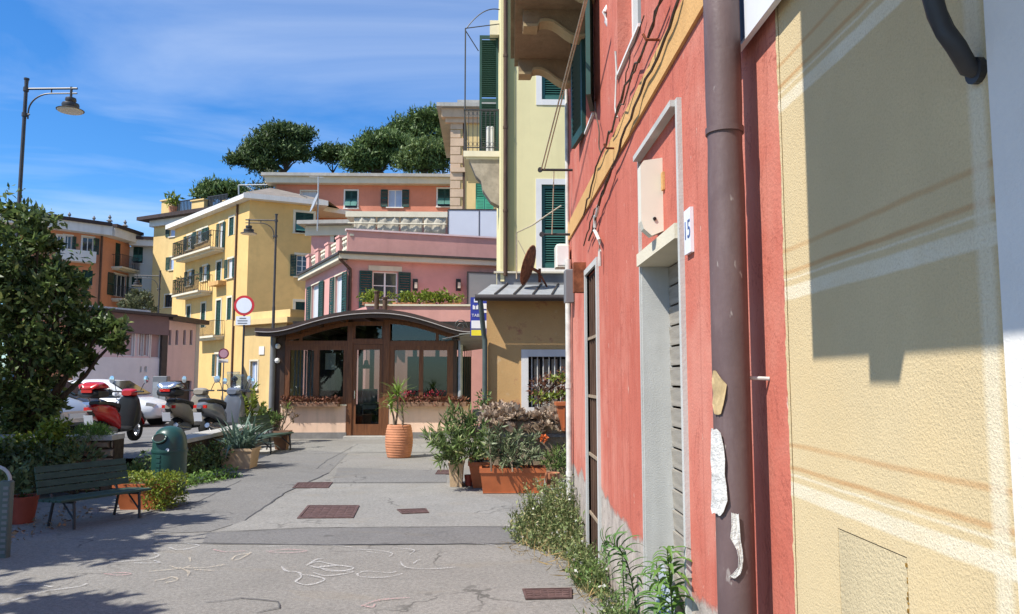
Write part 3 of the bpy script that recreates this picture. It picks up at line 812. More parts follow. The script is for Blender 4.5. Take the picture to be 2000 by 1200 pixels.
chalk([[(416, 1076), (440, 1081), (480, 1079)], [(520, 1080), (560, 1076), (600, 1079), (560, 1083), (525, 1081)], [(204, 1124), (230, 1127), (256, 1124), (232, 1122), (206, 1125)], [(706, 1188), (740, 1176), (800, 1171)], [(706, 1186), (726, 1190), (732, 1184)]], 'pink chalk scribbles spread across the street', 'chalk_pink', 0.016)
chalk([[(286, 1120), (330, 1116), (360, 1113), (400, 1112), (440, 1106)], [(350, 1112), (368, 1120), (366, 1128)], [(330, 1108), (352, 1114), (372, 1108)], [(380, 1116), (420, 1118)], [(452, 1096), (462, 1088), (486, 1084)], [(454, 1098), (470, 1094), (490, 1082)], [(300, 1138), (322, 1134), (336, 1130), (346, 1136), (322, 1142)], [(370, 1092), (372, 1100)]], 'cream chalk sun with rays left of the chalk creature', 'chalk_cream', 0.015)
chalk([[(216, 1101), (250, 1099), (290, 1095), (310, 1088), (300, 1083)], [(260, 1103), (296, 1103), (312, 1102), (300, 1098)], [(330, 1072), (346, 1077), (370, 1074), (388, 1068), (360, 1064)], [(0, 1152), (30, 1147), (70, 1145), (100, 1150)], [(0, 1184), (40, 1172), (90, 1158), (150, 1150), (170, 1143)]], 'white chalk curves at the left, partly in tree shade', 'chalk', 0.014)

# ================================================================== RED STREET WALL
Fr = Facade((WX, 8.3), (WX, 2.225))
def ru(px): return Fr.px(px, 740)[0]
door_u = (ru(1148), ru(1170)); D15 = (ru(1258), ru(1338.5))
dz, lz, tz = 2.42, 2.135, 2.75
wi1 = (8.3 - 6.75, 8.3 - 6.22, 3.72, 6.2); wi2 = (8.3 - 5.05, 8.3 - 4.25, 3.55, 5.6)
root = thing('red_house', 'salmon red street house with peeling base along the right', 'house', (WX, 5.0, 0))
REDH = root
m = MB(); Fr.wall(m, 0, Fr.len, -0.05, 7.5, [(door_u[0], door_u[1], -0.05, dz), (D15[0], D15[1], -0.05, lz + 0.06), wi1, wi2], 0.16)
m.quad((WX, 8.3, 0), (WX, 8.3, 7.5), (5, 8.3, 7.5), (5, 8.3, 0)); m.quad((WX, 2.225, 7.5), (WX, 8.3, 7.5), (5, 8.3, 7.5), (5, 2.225, 7.5))
m.quad((1.4, 2.3, 0), (1.4, 8.2, 0), (1.4, 8.2, 7.4), (1.4, 2.3, 7.4))
m.build('wall', 'red_wall', root)
# ochre string course
m = MB(); Fr.box(m, 0.0, Fr.len - 0.02, 3.0, 3.19, 0.001, 0.016); m.build('string_course', 'ochre_band', root)
# far dark door with its frame and bars
m = MB(); Fr.box(m, door_u[0], door_u[1], 0, dz, -0.06, -0.03); d_ = m.build('door', 'old_door', root)
m = MB()
for k in range(5):
    uu = door_u[0] + (door_u[1] - door_u[0]) * (k + 0.5) / 5
    Fr.box(m, uu - 0.012, uu + 0.012, 0.02, dz - 0.02, -0.03, -0.012)
m.build('door_bars', 'old_door', d_)
m = MB()
for z_ in (0.35, 0.85, 1.35, 1.85): Fr.box(m, door_u[0] + 0.02, door_u[1] - 0.02, z_ - 0.012, z_ + 0.012, -0.012, 0.0)
m.build('door_rails', 'grate_old', d_)
m = MB(); Fr.box(m, door_u[0] - 0.05, door_u[0], 0, dz, -0.02, 0.02); Fr.box(m, door_u[1], door_u[1] + 0.06, 0, dz + 0.05, -0.02, 0.022); Fr.box(m, door_u[0] - 0.05, door_u[1], dz, dz + 0.05, -0.02, 0.021)
m.build('door_surround', 'jamb', root)
m = MB(); Fr.box(m, door_u[0] - 0.16, door_u[0] - 0.055, 2.28, 2.55, 0.001, 0.11); m.build('rusty_box', 'rust', root)
# doorway 15: painted stone jambs, lintel, roller shutter of boards
m = MB(); a, b = D15
Fr.box(m, a - 0.02, a + 0.001, 0, tz + 0.03, -0.16, 0.016); Fr.box(m, b, b + 0.035, 0, tz + 0.03, -0.16, 0.022)
Fr.box(m, a + 0.001, b, tz, tz + 0.03, -0.05, 0.045)
Fr.box(m, a + 0.001, a + 0.012, 0, lz, -0.16, 0.006)
m.build('door_surround', 'jamb', root)
m = MB(); Fr.box(m, a + 0.013, b - 0.001, lz, lz + 0.07, -0.155, 0.035); m.build('lintel', 'cream_trim', root)
sh = thing('tmp', '', '', (0, 0, 0)); bpy.data.objects.remove(sh)
m = MB(); Fr.box(m, a + 0.012, b, 0, lz, -0.22, -0.19); roll = m.build('roller_shutter', 'wood_dark', root)
sl = MB(); w_ = b - a - 0.016
sl.hexa([(-0.020, w_ / 2, 0), (-0.020, -w_ / 2, 0), (0, -w_ / 2, 0), (0, w_ / 2, 0), (-0.026, w_ / 2, 0.066), (-0.026, -w_ / 2, 0.066), (0, -w_ / 2, 0.066), (0, w_ / 2, 0.066)])
if False: sl.hexa([(-0.010, w_ / 2, 0.058), (-0.010, -w_ / 2, 0.058), (0, -w_ / 2, 0.058), (0, w_ / 2, 0.058), (-0.010, w_ / 2, 0.072), (-0.010, -w_ / 2, 0.072), (0, -w_ / 2, 0.072), (0, w_ / 2, 0.072)])
sme = sl.build('slat', 'slat_wood', roll, local=True); me_slat = sme.data; bpy.data.objects.remove(sme)
pc = Fr.p((a + b) / 2, 0, -0.17); off = world_off(roll)
nsl = 19; ph = lz / nsl
for k in range(nsl):
    share('slat', me_slat, roll, Vector((pc.x, pc.y, 0.002 + k * ph)) - off, scl=(1, 1, ph / 0.0745))
# upper windows: green leaves standing open, the far one on the balcony
def leaf_perp(F, u, z0, z1, w, ang, root_, mat, name='shutter'):     # leaf hinged at u, swung out by ang from the wall
    hinge = F.p(u, z0, 0.02); d = (F.u * math.cos(ang) + F.n * math.sin(ang)); nn = Vector((d.y, -d.x, 0))
    m_ = MB(); st = 0.055; th = nn * 0.018
    def B(s0, s1, a0, a1, k=1.0):
        c = hinge + d * (s0 + s1) / 2 + Vector((0, 0, (a0 + a1) / 2)); m_.obox(c, d * (s1 - s0) / 2, th * k, Vector((0, 0, (a1 - a0) / 2)))
    H = z1 - z0
    B(0, st, 0, H); B(w - st, w, 0, H); B(st, w - st, 0, 0.09); B(st, w - st, H - 0.08, H); B(st, w - st, H * 0.45, H * 0.45 + 0.08)
    o_ = m_.build(name, mat, root_)
    s2 = MB(); ww = (w - 2 * st) / 2
    s2.obox((0, 0, 0), d * ww, nn * 0.020 + Vector((0, 0, -0.016)), nn * 0.003 + Vector((0, 0, 0.004)))
    t_ = s2.build('slat', mat, o_, local=True); me_ = t_.data; bpy.data.objects.remove(t_)
    zz = 0.12; off_ = world_off(o_)
    while zz < H - 0.1:
        if not (H * 0.45 - 0.03 < zz < H * 0.45 + 0.10): share('slat', me_, o_, hinge + d * w / 2 + Vector((0, 0, zz)) - off_)
        zz += 0.052
    return o_
for wv, nm in ((wi1, 'upper_window'), (wi2, 'upper_window')):
    w = window(root, Fr, *wv, trim=None, shut='', depth=0.14, tw=0.0, bars=2, sill=False)
    w.name = nm
leaf_perp(Fr, wi1[0] - 0.01, wi1[2], wi1[3], 0.50, math.radians(175), root, 'green_shutter')
leaf_perp(Fr, wi1[1] + 0.01, wi1[2], wi1[3], 0.40, math.radians(12), root, 'green_shutter')
# stone balcony on scrolled brackets
bx0, by0, by1, bz = 0.245, 5.9, 8.02, 4.86
bal = thing('stone_balcony', 'weathered brown stone balcony on scrolled brackets high on the red house', 'balcony', (WX, 7.0, bz))
m = MB(); m.hexa([(bx0 - 0.04, by0, bz), (WX - 0.001, by0, bz), (WX - 0.001, by1, bz), (bx0 + 0.02, by1, bz), (bx0 - 0.04, by0, bz + 0.10), (WX - 0.001, by0, bz + 0.10), (WX - 0.001, by1, bz + 0.10), (bx0 + 0.02, by1, bz + 0.10)])
m.hexa([(bx0 - 0.08, by0, bz + 0.10), (WX - 0.001, by0, bz + 0.10), (WX - 0.001, by1 + 0.03, bz + 0.10), (bx0 - 0.02, by1 + 0.03, bz + 0.10), (bx0 - 0.08, by0, bz + 0.17), (WX - 0.001, by0, bz + 0.17), (WX - 0.001, by1 + 0.03, bz + 0.17), (bx0 - 0.02, by1 + 0.03, bz + 0.17)])
m.build('slab', 'balcony_stone', bal)
def bracket(y):
    x0 = bx0 + 0.06; P = [(x0, bz)]
    P += [(x0, bz - 0.16), (x0 + 0.13, bz - 0.16)]
    for k in range(11):
        t_ = k / 10; P.append((x0 + 0.15 + (WX - x0 - 0.16) * t_, bz - 0.115 - 0.13 * (0.5 - 0.5 * math.cos(math.pi * t_)) + 0.02 * math.sin(2 * math.pi * t_)))
    P.append((WX - 0.002, bz))
    m_ = MB(); m_.prism([(x, y, z) for x, z in P], (0, 0.13, 0)); b_ = m_.build('bracket', 'balcony_stone', bal)
    m_ = MB()                                            # pale moulding on the lower edge
    low = P[1:-1]
    for i in range(len(low) - 1):
        (xa, za), (xb, zb) = low[i], low[i + 1]
        m_.hexa([(xa, y - 0.02, za - 0.012), (xb, y - 0.02, zb - 0.012), (xb, y + 0.15, zb - 0.012), (xa, y + 0.15, za - 0.012), (xa, y - 0.02, za + 0.014), (xb, y - 0.02, zb + 0.014), (xb, y + 0.15, zb + 0.014), (xa, y + 0.15, za + 0.014)])
    m_.build('moulding', 'balcony_light', b_)
for y in (7.82, 6.72, 5.95): bracket(y)
m = MB()
for k in range(20): m.box(bx0 - 0.01, bx0 + 0.01, by0 + 0.05 + k * 0.105, by0 + 0.07 + k * 0.105, bz + 0.17, bz + 1.05)
m.box(bx0 - 0.02, bx0 + 0.02, by0, by1, bz + 1.05, bz + 1.09)
for k in range(5): m.box(bx0 + 0.1 + k * 0.11, bx0 + 0.12 + k * 0.11, by1 - 0.04, by1 - 0.02, bz + 0.17, bz + 1.05)
m.build('railing', 'iron', bal)

# ------------------------------------------------------------------ fittings fixed to the red house
def wp(px, py, d=0.0): p = onx(px, py, WX - d); return p
fx = thing('alarm_box', 'cream plastic box fixed above the grey doorway', 'meter box', (WX, 3.9, 2.2))
m = MB(); y0, y1 = 3.78, 3.85
prof = [(WX, 2.24), (WX - 0.06, 2.215), (WX - 0.100, 2.25), (WX - 0.112, 2.29), (WX - 0.112, 2.575), (WX - 0.095, 2.60), (WX, 2.615)]
m.prism([(x, y0, z) for x, z in prof], (0, y1 - y0, 0)); m.build('case', 'cream_plastic', fx)
m = MB(); m.disc((WX - 0.045, y0 - 0.002, 2.30), (0, 1, 0), 0.009, 0.01, 12); m.build('screw_hole', 'black_plastic', fx)
m = MB(); m.box(WX - 0.012, WX - 0.001, y0 - 0.05, y0 - 0.012, 2.44, 2.53); m.build('tag', 'ochre_band', fx)
# house number 15
ya, yb = 3.32, 3.215
fx = thing('house_number_plate', 'white house number plate reading 15 beside the grey doorway', 'house number', (WX, 3.27, 2.04))
m = MB(); m.box(WX - 0.016, WX - 0.001, yb, ya, 2.04, 2.235); m.build('plate', 'sign_white', fx)
text_part('15', 0.115, 'band_blue', fx, (WX - 0.0165, (ya + yb) / 2, 2.14), (0, -1, 0), (0, 0, 1), 'number', 0.001)
# downpipe with clips, dent ring and torn posters
PX, PY, PR = WX - 0.112, 2.41, 0.058
dp = thing('downpipe', 'thick brown metal downpipe with torn paper scraps on the red wall', 'downpipe', (PX, PY, 0))
m = MB(); N = 40; m.tube([(PX, PY, 6.0 * k / N) for k in range(N + 1)], [PR * (1 - (0.06 if abs(6.0 * k / N - 2.28) < 0.05 else 0)) for k in range(N + 1)], 28)
m.build('pipe', 'downpipe', dp, smooth=True)
m = MB(); m.tube([(PX, PY, 2.29), (PX, PY, 2.31)], PR + 0.003, 28); m.build('joint_ring', 'downpipe', dp, smooth=True)
m = MB(); m.tube([(PX, PY + 0.02, 1.505), (WX + 0.0, PY - 0.03, 1.50)], 0.006, 8); m.build('wall_clip', 'pvc_pale', dp)
def scrap(pts, mat, name, lift=0.004, seed=1):          # paper wrapped on the pipe: (angle, z) outline, angle 0 = towards -y
    gg = np.random.default_rng(seed); m_ = MB(); rows = []
    for (a0, a1, z) in pts:
        row = []
        for k in range(7):
            a_ = math.radians(a0 + (a1 - a0) * k / 6); r_ = PR + lift + gg.uniform(0, 0.006) * (1 if k in (0, 6) else 0.4)
            row.append((PX - r_ * math.sin(a_), PY - r_ * math.cos(a_), z + gg.uniform(-0.004, 0.004)))
        rows.append(row)
    n = 7; vs = [v for r_ in rows for v in r_]
    m_.add(vs, [(i * n + k, i * n + k + 1, (i + 1) * n + k + 1, (i + 1) * n + k) for i in range(len(rows) - 1) for k in range(n - 1)])
    o_ = m_.build(name, mat, dp); md = o_.modifiers.new('thickness', 'SOLIDIFY'); md.thickness = 0.0012
    return o_
scrap([(62, 74, 1.525), (46, 80, 1.50), (30, 78, 1.485), (34, 76, 1.45), (40, 82, 1.42), (48, 70, 1.39)], 'paper_old', 'paper_scrap', seed=2)
scrap([(60, 84, 1.345), (48, 88, 1.33), (42, 86, 1.29), (38, 92, 1.25), (40, 84, 1.21), (36, 95, 1.17), (34, 98, 1.13), (46, 104, 1.10), (56, 90, 1.085)], 'paper', 'paper_scrap', 0.008, 3)
scrap([(8, 26, 1.095), (6, 26, 1.05), (4, 30, 1.02), (0, 14, 0.99), (-2, 10, 0.96), (2, 12, 0.935), (8, 26, 0.915), (20, 38, 0.905)], 'paper', 'paper_scrap', 0.005, 4)
# street name plate (cut off by the top of the picture)
sp = thing('street_name_plate', 'white street name plate with a blue band above the downpipe', 'street sign', (WX, 2.3, 2.6))
m = MB(); m.box(WX - 0.045, WX - 0.025, 1.98, 2.55, 2.60, 2.98); m.build('plate', 'sign_white', sp)
m = MB(); m.box(WX - 0.0465, WX - 0.0445, 2.385, 2.435, 2.61, 2.97); m.build('blue_band', 'band_blue', sp)
m = MB()
for k in range(9): m.box(WX - 0.0468, WX - 0.0446, 2.485 + (k % 2) * 0.015, 2.50 + (k % 3) * 0.008, 2.64 + k * 0.034, 2.655 + k * 0.034)
for k in range(7): m.box(WX - 0.0468, WX - 0.0446, 2.28 - k * 0.036, 2.30 - k * 0.036, 2.70 + (k % 2) * 0.01, 2.745)
m.build('lettering', 'ink', sp)
m = MB(); m.box(WX - 0.025, WX - 0.001, 2.05, 2.09, 2.64, 2.68); m.box(WX - 0.025, WX - 0.001, 2.46, 2.50, 2.64, 2.68); m.build('standoff', 'iron', sp)
# pale pipes at the far corner
m = MB(); m.tube([(WX - 0.045, 8.0, 0.02), (WX - 0.045, 8.0, 2.75)], 0.032, 14)
pv = thing('waste_pipe', 'pale flaking plastic pipe standing at the corner of the red house', 'pipe', (WX - 0.045, 8.0, 0)); m.build('pipe', 'pvc_pale', pv, smooth=True)
for z_ in (0.5, 1.4, 2.3): m = MB(); m.tube([(WX - 0.045, 8.0, z_), (WX - 0.045, 8.0, z_ + 0.05)], 0.037, 14); m.build('collar', 'pvc_pale', pv)
m = MB(); m.tube([(WX - 0.02, 8.27, 0.02), (WX - 0.02, 8.27, 5.0)], 0.022, 10); single('corner_pipe', m, 'pvc_pale', 'thin pinkish pipe at the very end of the red house wall', 'pipe', smooth=True)
m = MB(); m.bbox(WX - 0.10, WX - 0.001, 7.78, 7.92, 2.28, 2.62, 0.012); single('junction_box', m, 'grey_plastic', 'dark grey junction box above the pale corner pipe', 'junction box')
ac = thing('cream_cabinet', 'small cream cabinet under the green shutter at the house corner', 'meter box', (WX - 0.1, 8.1, 2.65))
m = MB(); m.bbox(WX - 0.17, WX - 0.02, 8.04, 8.24, 2.68, 2.93, 0.02); m.build('case', 'cream_plastic', ac)
m = MB(); m.box(WX - 0.155, WX - 0.035, 8.034, 8.04, 2.70, 2.905); m.build('lid', 'white_paint', ac)
# clothes-line arms and ropes
def arm(y, z, x0, label):
    m_ = MB(); m_.tube([(WX, y, z), (x0, y, z)], 0.014, 8); m_.tube([(x0, y - 0.015, z), (x0, y + 0.015, z)], 0.026, 10)
    m_.build('clothesline_arm', 'iron', REDH, smooth=True)['label'] = label
p1 = at(1055, 332, 7.9); arm(7.9, p1.z, p1.x, 'upper black iron arm with clothes-line pulley by the red house corner')
p2 = at(1058, 458, 8.05); arm(8.05, p2.z, p2.x, 'lower black iron arm crossing the closed green shutter')
def line(path, r, mat, name, label, cat, sag=0.0, group=None, n=6):
    m_ = MB(); m_.tube(path, r, n); return single(name, m_, mat, label, cat, group, smooth=True)
def hang(a, b, sag, k=14): return [Vector(a).lerp(Vector(b), i / k) - Vector((0, 0, sag * 4 * (i / k) * (1 - i / k))) for i in range(k + 1)]
q = at(1145, -10, 5.2)
line(hang(at(1057, 332, 7.9), q, 0.0), 0.007, 'rope', 'clothesline', 'left strand of pale clothes-line rising from the iron arm', 'rope', group='clothes-line strands')
line(hang(at(1063, 332, 7.9), at(1149, -10, 5.2), 0.0), 0.006, 'rope', 'clothesline', 'right strand of pale clothes-line rising from the iron arm', 'rope', group='clothes-line strands')
line(hang(at(1082, 335, 7.9), at(1078, 458, 8.03), 0.0), 0.006, 'rope', 'clothesline', 'vertical cord between the two black iron arms', 'rope')
# cables strung along the red wall
# ragged meeting of yellow stucco and red paint
gj = np.random.default_rng(9); m = MB(); zs_ = np.linspace(0.0, 4.2, 260); ed_ = 0.004 + np.abs(gj.normal(0, 0.004, 260)) + 0.005 * np.sin(zs_ * 3.1) ** 2
m.add([(WX - 0.0025, 2.215, z_) for z_ in zs_] + [(WX - 0.0025, 2.222 + e_, z_) for z_, e_ in zip(zs_, ed_)], [(i, i + 1, 261 + i, 260 + i) for i in range(259)])
EDGE = m
def wall_cable(pts, r, d, label, jit=0.02, seed=3, mat='cable'):
    gg = np.random.default_rng(seed); P = [wp(x, y, d) for x, y in pts]; S = []
    for a_, b_ in zip(P, P[1:]):
        k = max(3, int((b_ - a_).length / 0.12))
        for i in range(k): S.append(a_.lerp(b_, i / k) + Vector((-abs(gg.normal()) * 0.006, gg.normal() * jit * 0.4, gg.normal() * jit * 0.5 - 0.02 * math.sin(math.pi * i / k))))
    S.append(P[-1])
    line(S, r, mat, 'wall_cable', label, 'cable', group='cables along the red wall')
wall_cable([(1330, -10), (1300, 75), (1262, 155), (1225, 250), (1196, 325), (1170, 400), (1150, 470)], 0.008, 0.03, 'thick brown cable running along the ochre band', seed=1)
wall_cable([(1298, -10), (1268, 70), (1240, 130), (1215, 190), (1190, 265), (1160, 345), (1140, 420)], 0.007, 0.03, 'tangled cable bundle just above the ochre band', 0.035, seed=2)
wall_cable([(1290, 0), (1260, 90), (1236, 140), (1212, 205), (1190, 262)], 0.005, 0.045, 'second strand twisted round the cable bundle above the ochre band', 0.05, seed=5)
wall_cable([(1258, 30), (1232, 100), (1226, 140), (1212, 205)], 0.004, 0.02, 'thin red-brown wire looping down the upper red wall', 0.01, seed=7)
wall_cable([(1205, 100), (1204, 210), (1206, 230)], 0.007, 0.02, 'pale thin conduit dropping below the white bracket', 0.004, seed=8, mat='pvc_pale')
wall_cable([(1170, 400), (1163, 425), (1162, 450), (1172, 468), (1172, 520)], 0.014, 0.03, 'pale bent conduit ending at the dark door frame', 0.008, seed=9, mat='pvc_pale')
wall_cable([(1196, 325), (1176, 372), (1158, 420), (1140, 480)], 0.006, 0.04, 'loose wire sagging towards the dark door', 0.03, seed=10)
wall_cable([(1163, 200), (1172, 260), (1174, 300)], 0.006, 0.03, 'short wire hanging under the green shutters', 0.02, seed=12)
# white curved bracket box high up
wb = thing('white_bracket', 'white curved bracket high on the red wall beside green shutters', 'bracket', (WX, 5.6, 4.2))
P = [at(1197, -5, 5.55), at(1180, 25, 5.5), at(1184, 42, 5.5), at(1195, 62, 5.5), at(1204, 70, 5.55), at(1208, 55, 5.6)]
m = MB(); m.tube([Vector(p_) for p_ in P], 0.016, 10); m.build('rim', 'white_paint', wb, smooth=True)
m = MB(); Q = [at(1197, 0, 5.56), at(1184, 26, 5.52), at(1187, 42, 5.52), at(1203, 68, 5.55), at(1208, 20, 5.6)]; m.prism([Vector(p_) for p_ in Q], (0.0, 0.02, 0)); m.build('plate', 'grey_plastic', wb)
# iron hooks in the wall
for k, (hx, hy) in enumerate(((1288, 78), (1204, 290))):
    p = wp(hx, hy); m = MB(); m.tube([p + Vector((0.01, 0, 0)), p + Vector((-0.07, 0, 0)), p + Vector((-0.085, 0, 0.03))], 0.008, 8)
    single('cable_hook', m, 'rust', ('upper' if k == 0 else 'lower') + ' rusty hook holding the cable on the ochre band', 'hook', 'rusty hooks on the ochre band')
# leaning board in the doorway
m = MB(); m.obox((WX - 0.02, 4.12, 0.33), Vector((0.05, 0.0, 0)), Vector((0, 0.14, 0)), Vector((0.035, 0, 0.33)))
simple('board_blue', (0.33, 0.37, 0.41), 0.7, 0.2, var=0.15, scale=8)
m2 = MB(); c0 = Vector((WX + 0.02, 4.10, 0.0)); m2.prism([(WX - 0.01, 4.27, 0.01), (WX - 0.01, 3.98, 0.01), (WX + 0.06, 3.98, 0.40), (WX + 0.06, 4.27, 0.50)], (0.018, 0, -0.004))
single('leaning_board', m2, 'board_blue', 'pale blue-grey board leaning in the grey doorway behind weeds', 'board')

# ================================================================== YELLOW STUCCO WALL
Fy = Facade((WX, 2.222), (WX, -3.0))
yr = thing('stucco_house', 'yellow stucco house front with painted courses at the right edge', 'house', (WX, 0, 0))
HP = (2.222 - 3.02, 0, 0)
hu0, hu1 = Fy.px(1625, 740)[0], Fy.px(1755, 740)[0]; hz = 0.93 * 0.648 + 1.5 * (1 - 0.648)
m = MB(); Fy.wall(m, 0, Fy.len, -0.05, 7.5, [(hu0, hu1, 0.35, 1.128)], 0.012)
m.build('wall', 'stucco', yr)
plaster('hatch', (0.56, 0.46, 0.28), 0.06, 2.0, 0.5, 120)
simple('broken_edge', (0.26, 0.15, 0.035), 0.95, 0.1, var=0.5, scale=60, bump=0.8, bscale=80)
m = MB(); Fy.box(m, hu0 + 0.001, hu1 - 0.004, 0.351, 1.1245, -0.011, -0.001); m.build('wall_hatch', 'hatch', yr)
m = MB()
for k in range(16):
    zz = 0.98 + k * 0.0085; Fy.box(m, hu1 - 0.006, hu1 - 0.002 + random.uniform(0, 0.004), zz, zz + random.uniform(0.003, 0.009), -0.03, random.uniform(-0.002, 0.002))
m.build('broken_edge', 'broken_edge', yr)
m = MB(); fu = Fy.px(1972, 600)[0]; Fy.box(m, fu, fu + 0.22, 0, 4.5, -0.01, 0.014); m.build('door_frame', 'white_trim', yr)
EDGE.build('paint_edge', 'stucco', yr)
# projecting shop balcony above, out of the picture, that throws the shade on the stucco
sb = thing('shop_balcony', 'boarded balcony above the stucco front, seen only by its shadow', 'balcony', (WX, 0.5, 2.74))
D = 0.80; zb = 1.55 + 1.5 * (D + 0.04); ye = 2.03 - 0.62 * D
m = MB(); m.box(WX - D, WX - 0.002, -2.5, ye, zb + 0.06, zb + 0.20); m.build('slab', 'cream_trim', sb)
m = MB(); m.box(WX - D - 0.04, WX - D, -2.5, ye, zb, zb + 1.9); m.build('parapet', 'cream_trim', sb)
ty0, ty1 = 1500 * WX / (1755 - 955), 1500 * WX / (1697 - 955)
m = MB(); m.box(WX - D - 0.04, WX - D + 0.04, ty0 - 0.62 * (D + 0.04) - 0.02, ty1 - 0.62 * (D + 0.04) - 0.02, zb - 0.062, zb); m.build('hanging_block', 'iron', sb)
# iron lamp arm curling out of the stucco
p = onx(1912, 128, WX); la = thing('iron_wall_arm', 'dark curved iron arm sticking out of the stucco wall', 'iron arm', (WX, p.y, p.z))
m = MB(); P = [(WX + 0.01, p.y, p.z - 0.012), (WX - 0.02, p.y, p.z - 0.004)]
for (x_, y_, Y_) in ((1868, 92, p.y - 0.01), (1846, 62, p.y), (1830, 28, p.y), (1820, -10, p.y), (1816, -60, p.y), (1815, -120, p.y)): P.append(tuple(at(x_, y_, Y_)))
m.tube(P, 0.017, 12); m.build('arm', 'iron', la, smooth=True)
m = MB(); m.disc((WX - 0.006, p.y, p.z - 0.01), (1, 0, 0), 0.024, 0.012, 14); m.build('rosette', 'iron', la)

# ================================================================== PALE YELLOW TALL HOUSE and its side balcony
PYY = 14.2
xl = at(979, 500, PYY).x
Fp = Facade((xl, PYY), (3.5, PYY))
ph_ = thing('pale_yellow_house', 'tall pale yellow house with closed green shutters behind the ochre cottage', 'house', (xl, PYY, 0))
w1 = Fp.rect(1058, 361, 1112, 524); w2 = Fp.rect(1058, 90, 1112, 195)
w1 = (w1[0], w1[0] + 1.0, w1[2], w1[3]); w2 = (w2[0], w2[0] + 1.0, w2[2], w2[3] + 0.2)
m = MB(); Fp.wall(m, 0, Fp.len, 0, 11, [w1, w2], 0.12)
m.quad((xl, PYY, 0), (xl, PYY, 11), (xl, PYY + 9, 11), (xl, PYY + 9, 0)); m.quad((xl, PYY, 11), (3.5, PYY, 11), (3.5, PYY + 9, 11), (xl, PYY + 9, 11)); m.quad((3.5, PYY, 0), (3.5, PYY, 11), (3.5, PYY + 9, 11), (3.5, PYY + 9, 0)); m.quad((xl, PYY + 9, 0), (xl, PYY + 9, 11), (3.5, PYY + 9, 11), (3.5, PYY + 9, 0))
plaster('pale_lemon', (0.76, 0.67, 0.36), 0.06, 0.6, 0.25)
plaster('pale_lemon_edge', (0.58, 0.51, 0.22), 0.06, 0.6, 0.2)
m.build('wall', 'pale_lemon', ph_)
m = MB(); e1 = Fp.px(1006, 400)[0]; Fp.box(m, 0.085, e1, 3.3, 10.9, 0.001, 0.018); m.build('corner_strip', 'pale_lemon_edge', ph_)
m = MB(); Fp.box(m, -0.015, 0.055, 3.3, 11, 0.001, 0.05); m.build('corner_moulding', 'pale_lemon', ph_)
for wv in (w1, w2):
    mb = MB(); tw = 0.11
    Fp.box(mb, wv[0] - tw, wv[0], wv[2] - tw, wv[3] + tw, -0.02, 0.012); Fp.box(mb, wv[1], wv[1] + tw, wv[2] - tw, wv[3] + tw, -0.02, 0.012); Fp.box(mb, wv[0], wv[1], wv[3], wv[3] + tw, -0.02, 0.012); Fp.box(mb, wv[0], wv[1], wv[2] - tw, wv[2], -0.02, 0.014)
    ww = mb.build('window', 'white_trim', ph_)
    for (a_, b_) in ((wv[0] + 0.004, (wv[0] + wv[1]) / 2 - 0.004), ((wv[0] + wv[1]) / 2 + 0.004, wv[1] - 0.004)):
        mb = MB(); st = 0.06; H = wv[3] - wv[2]; z0 = wv[2]
        B = lambda u0, u1, c, e: Fp.box(mb, u0, u1, c, e, -0.075, -0.03)
        B(a_, a_ + st, z0, z0 + H); B(b_ - st, b_, z0, z0 + H); B(a_ + st, b_ - st, z0, z0 + 0.09); B(a_ + st, b_ - st, z0 + H - 0.07, z0 + H); B(a_ + st, b_ - st, z0 + H * 0.42, z0 + H * 0.42 + 0.07)
        shu = mb.build('shutter', 'green_shutter_mid', ww); off_ = world_off(shu)
        s2 = MB(); L_ = (b_ - a_ - 2 * st) / 2
        s2.obox((0, 0, 0), (L_, 0, 0), (0, 0.018, 0.016), (0, 0.003, -0.004)); t_ = s2.build('slat', 'green_shutter_mid', shu, local=True); me_ = t_.data; bpy.data.objects.remove(t_)
        zz = z0 + 0.11
        while zz < z0 + H - 0.08:
            if not (H * 0.42 - 0.02 < zz - z0 < H * 0.42 + 0.09): share('slat', me_, shu, Fp.p((a_ + b_) / 2, zz, -0.052) - off_)
            zz += 0.046
    mb = MB(); Fp.box(mb, wv[0], wv[1], wv[2], wv[3], -0.13, -0.11); mb.build('pane', 'window_glass', ww)
m = MB(); c = Fp.p(0.068, 0, 0.06); c2 = at(987, 500, PYY - 0.06); m.tube([(c2.x, c.y - 0.02, 3.4), (c2.x, c.y - 0.02, 10.9)], 0.040, 12); pip = m.build('downpipe', 'old_door', ph_, smooth=True)
for z_ in (4.6, 6.2, 7.6, 9.0): m = MB(); m.tube([(c2.x, c.y - 0.02, z_), (c2.x, c.y - 0.02, z_ + 0.05)], 0.047, 12); m.build('collar', 'old_door', pip)
# side balcony
by_a, by_b = 17.0, 19.2; zsl = at(940, 306, by_a).z; xo = at(905, 300, by_a).x
sbal = thing('side_balcony', 'iron balcony on a stone bracket at the side of the pale yellow house', 'balcony', (xl, 18, zsl))
m = MB(); m.box(xo, xl - 0.002, by_a, by_b, zsl, zsl + 0.13); m.box(xo + 0.05, xl - 0.002, by_a + 0.05, by_b, zsl - 0.05, zsl); m.build('slab', 'cream_trim', sbal)
m = MB(); zt = at(940, 392, by_a).z
prof = [(xl - 0.002, zsl - 0.05), (xo + 0.12, zsl - 0.05), (xo + 0.20, zsl - 0.22), (xo + 0.28, zsl - 0.42), (xo + 0.40, zsl - 0.55), (xo + 0.44, zsl - 0.75), (xo + 0.62, zt), (xl - 0.002, zt - 0.1)]
m.prism([(x, by_a + 0.06, z) for x, z in prof], (0, 0.35, 0)); m.build('bracket', 'weathered', sbal)
rt = at(940, 213, by_a).z
m = MB()
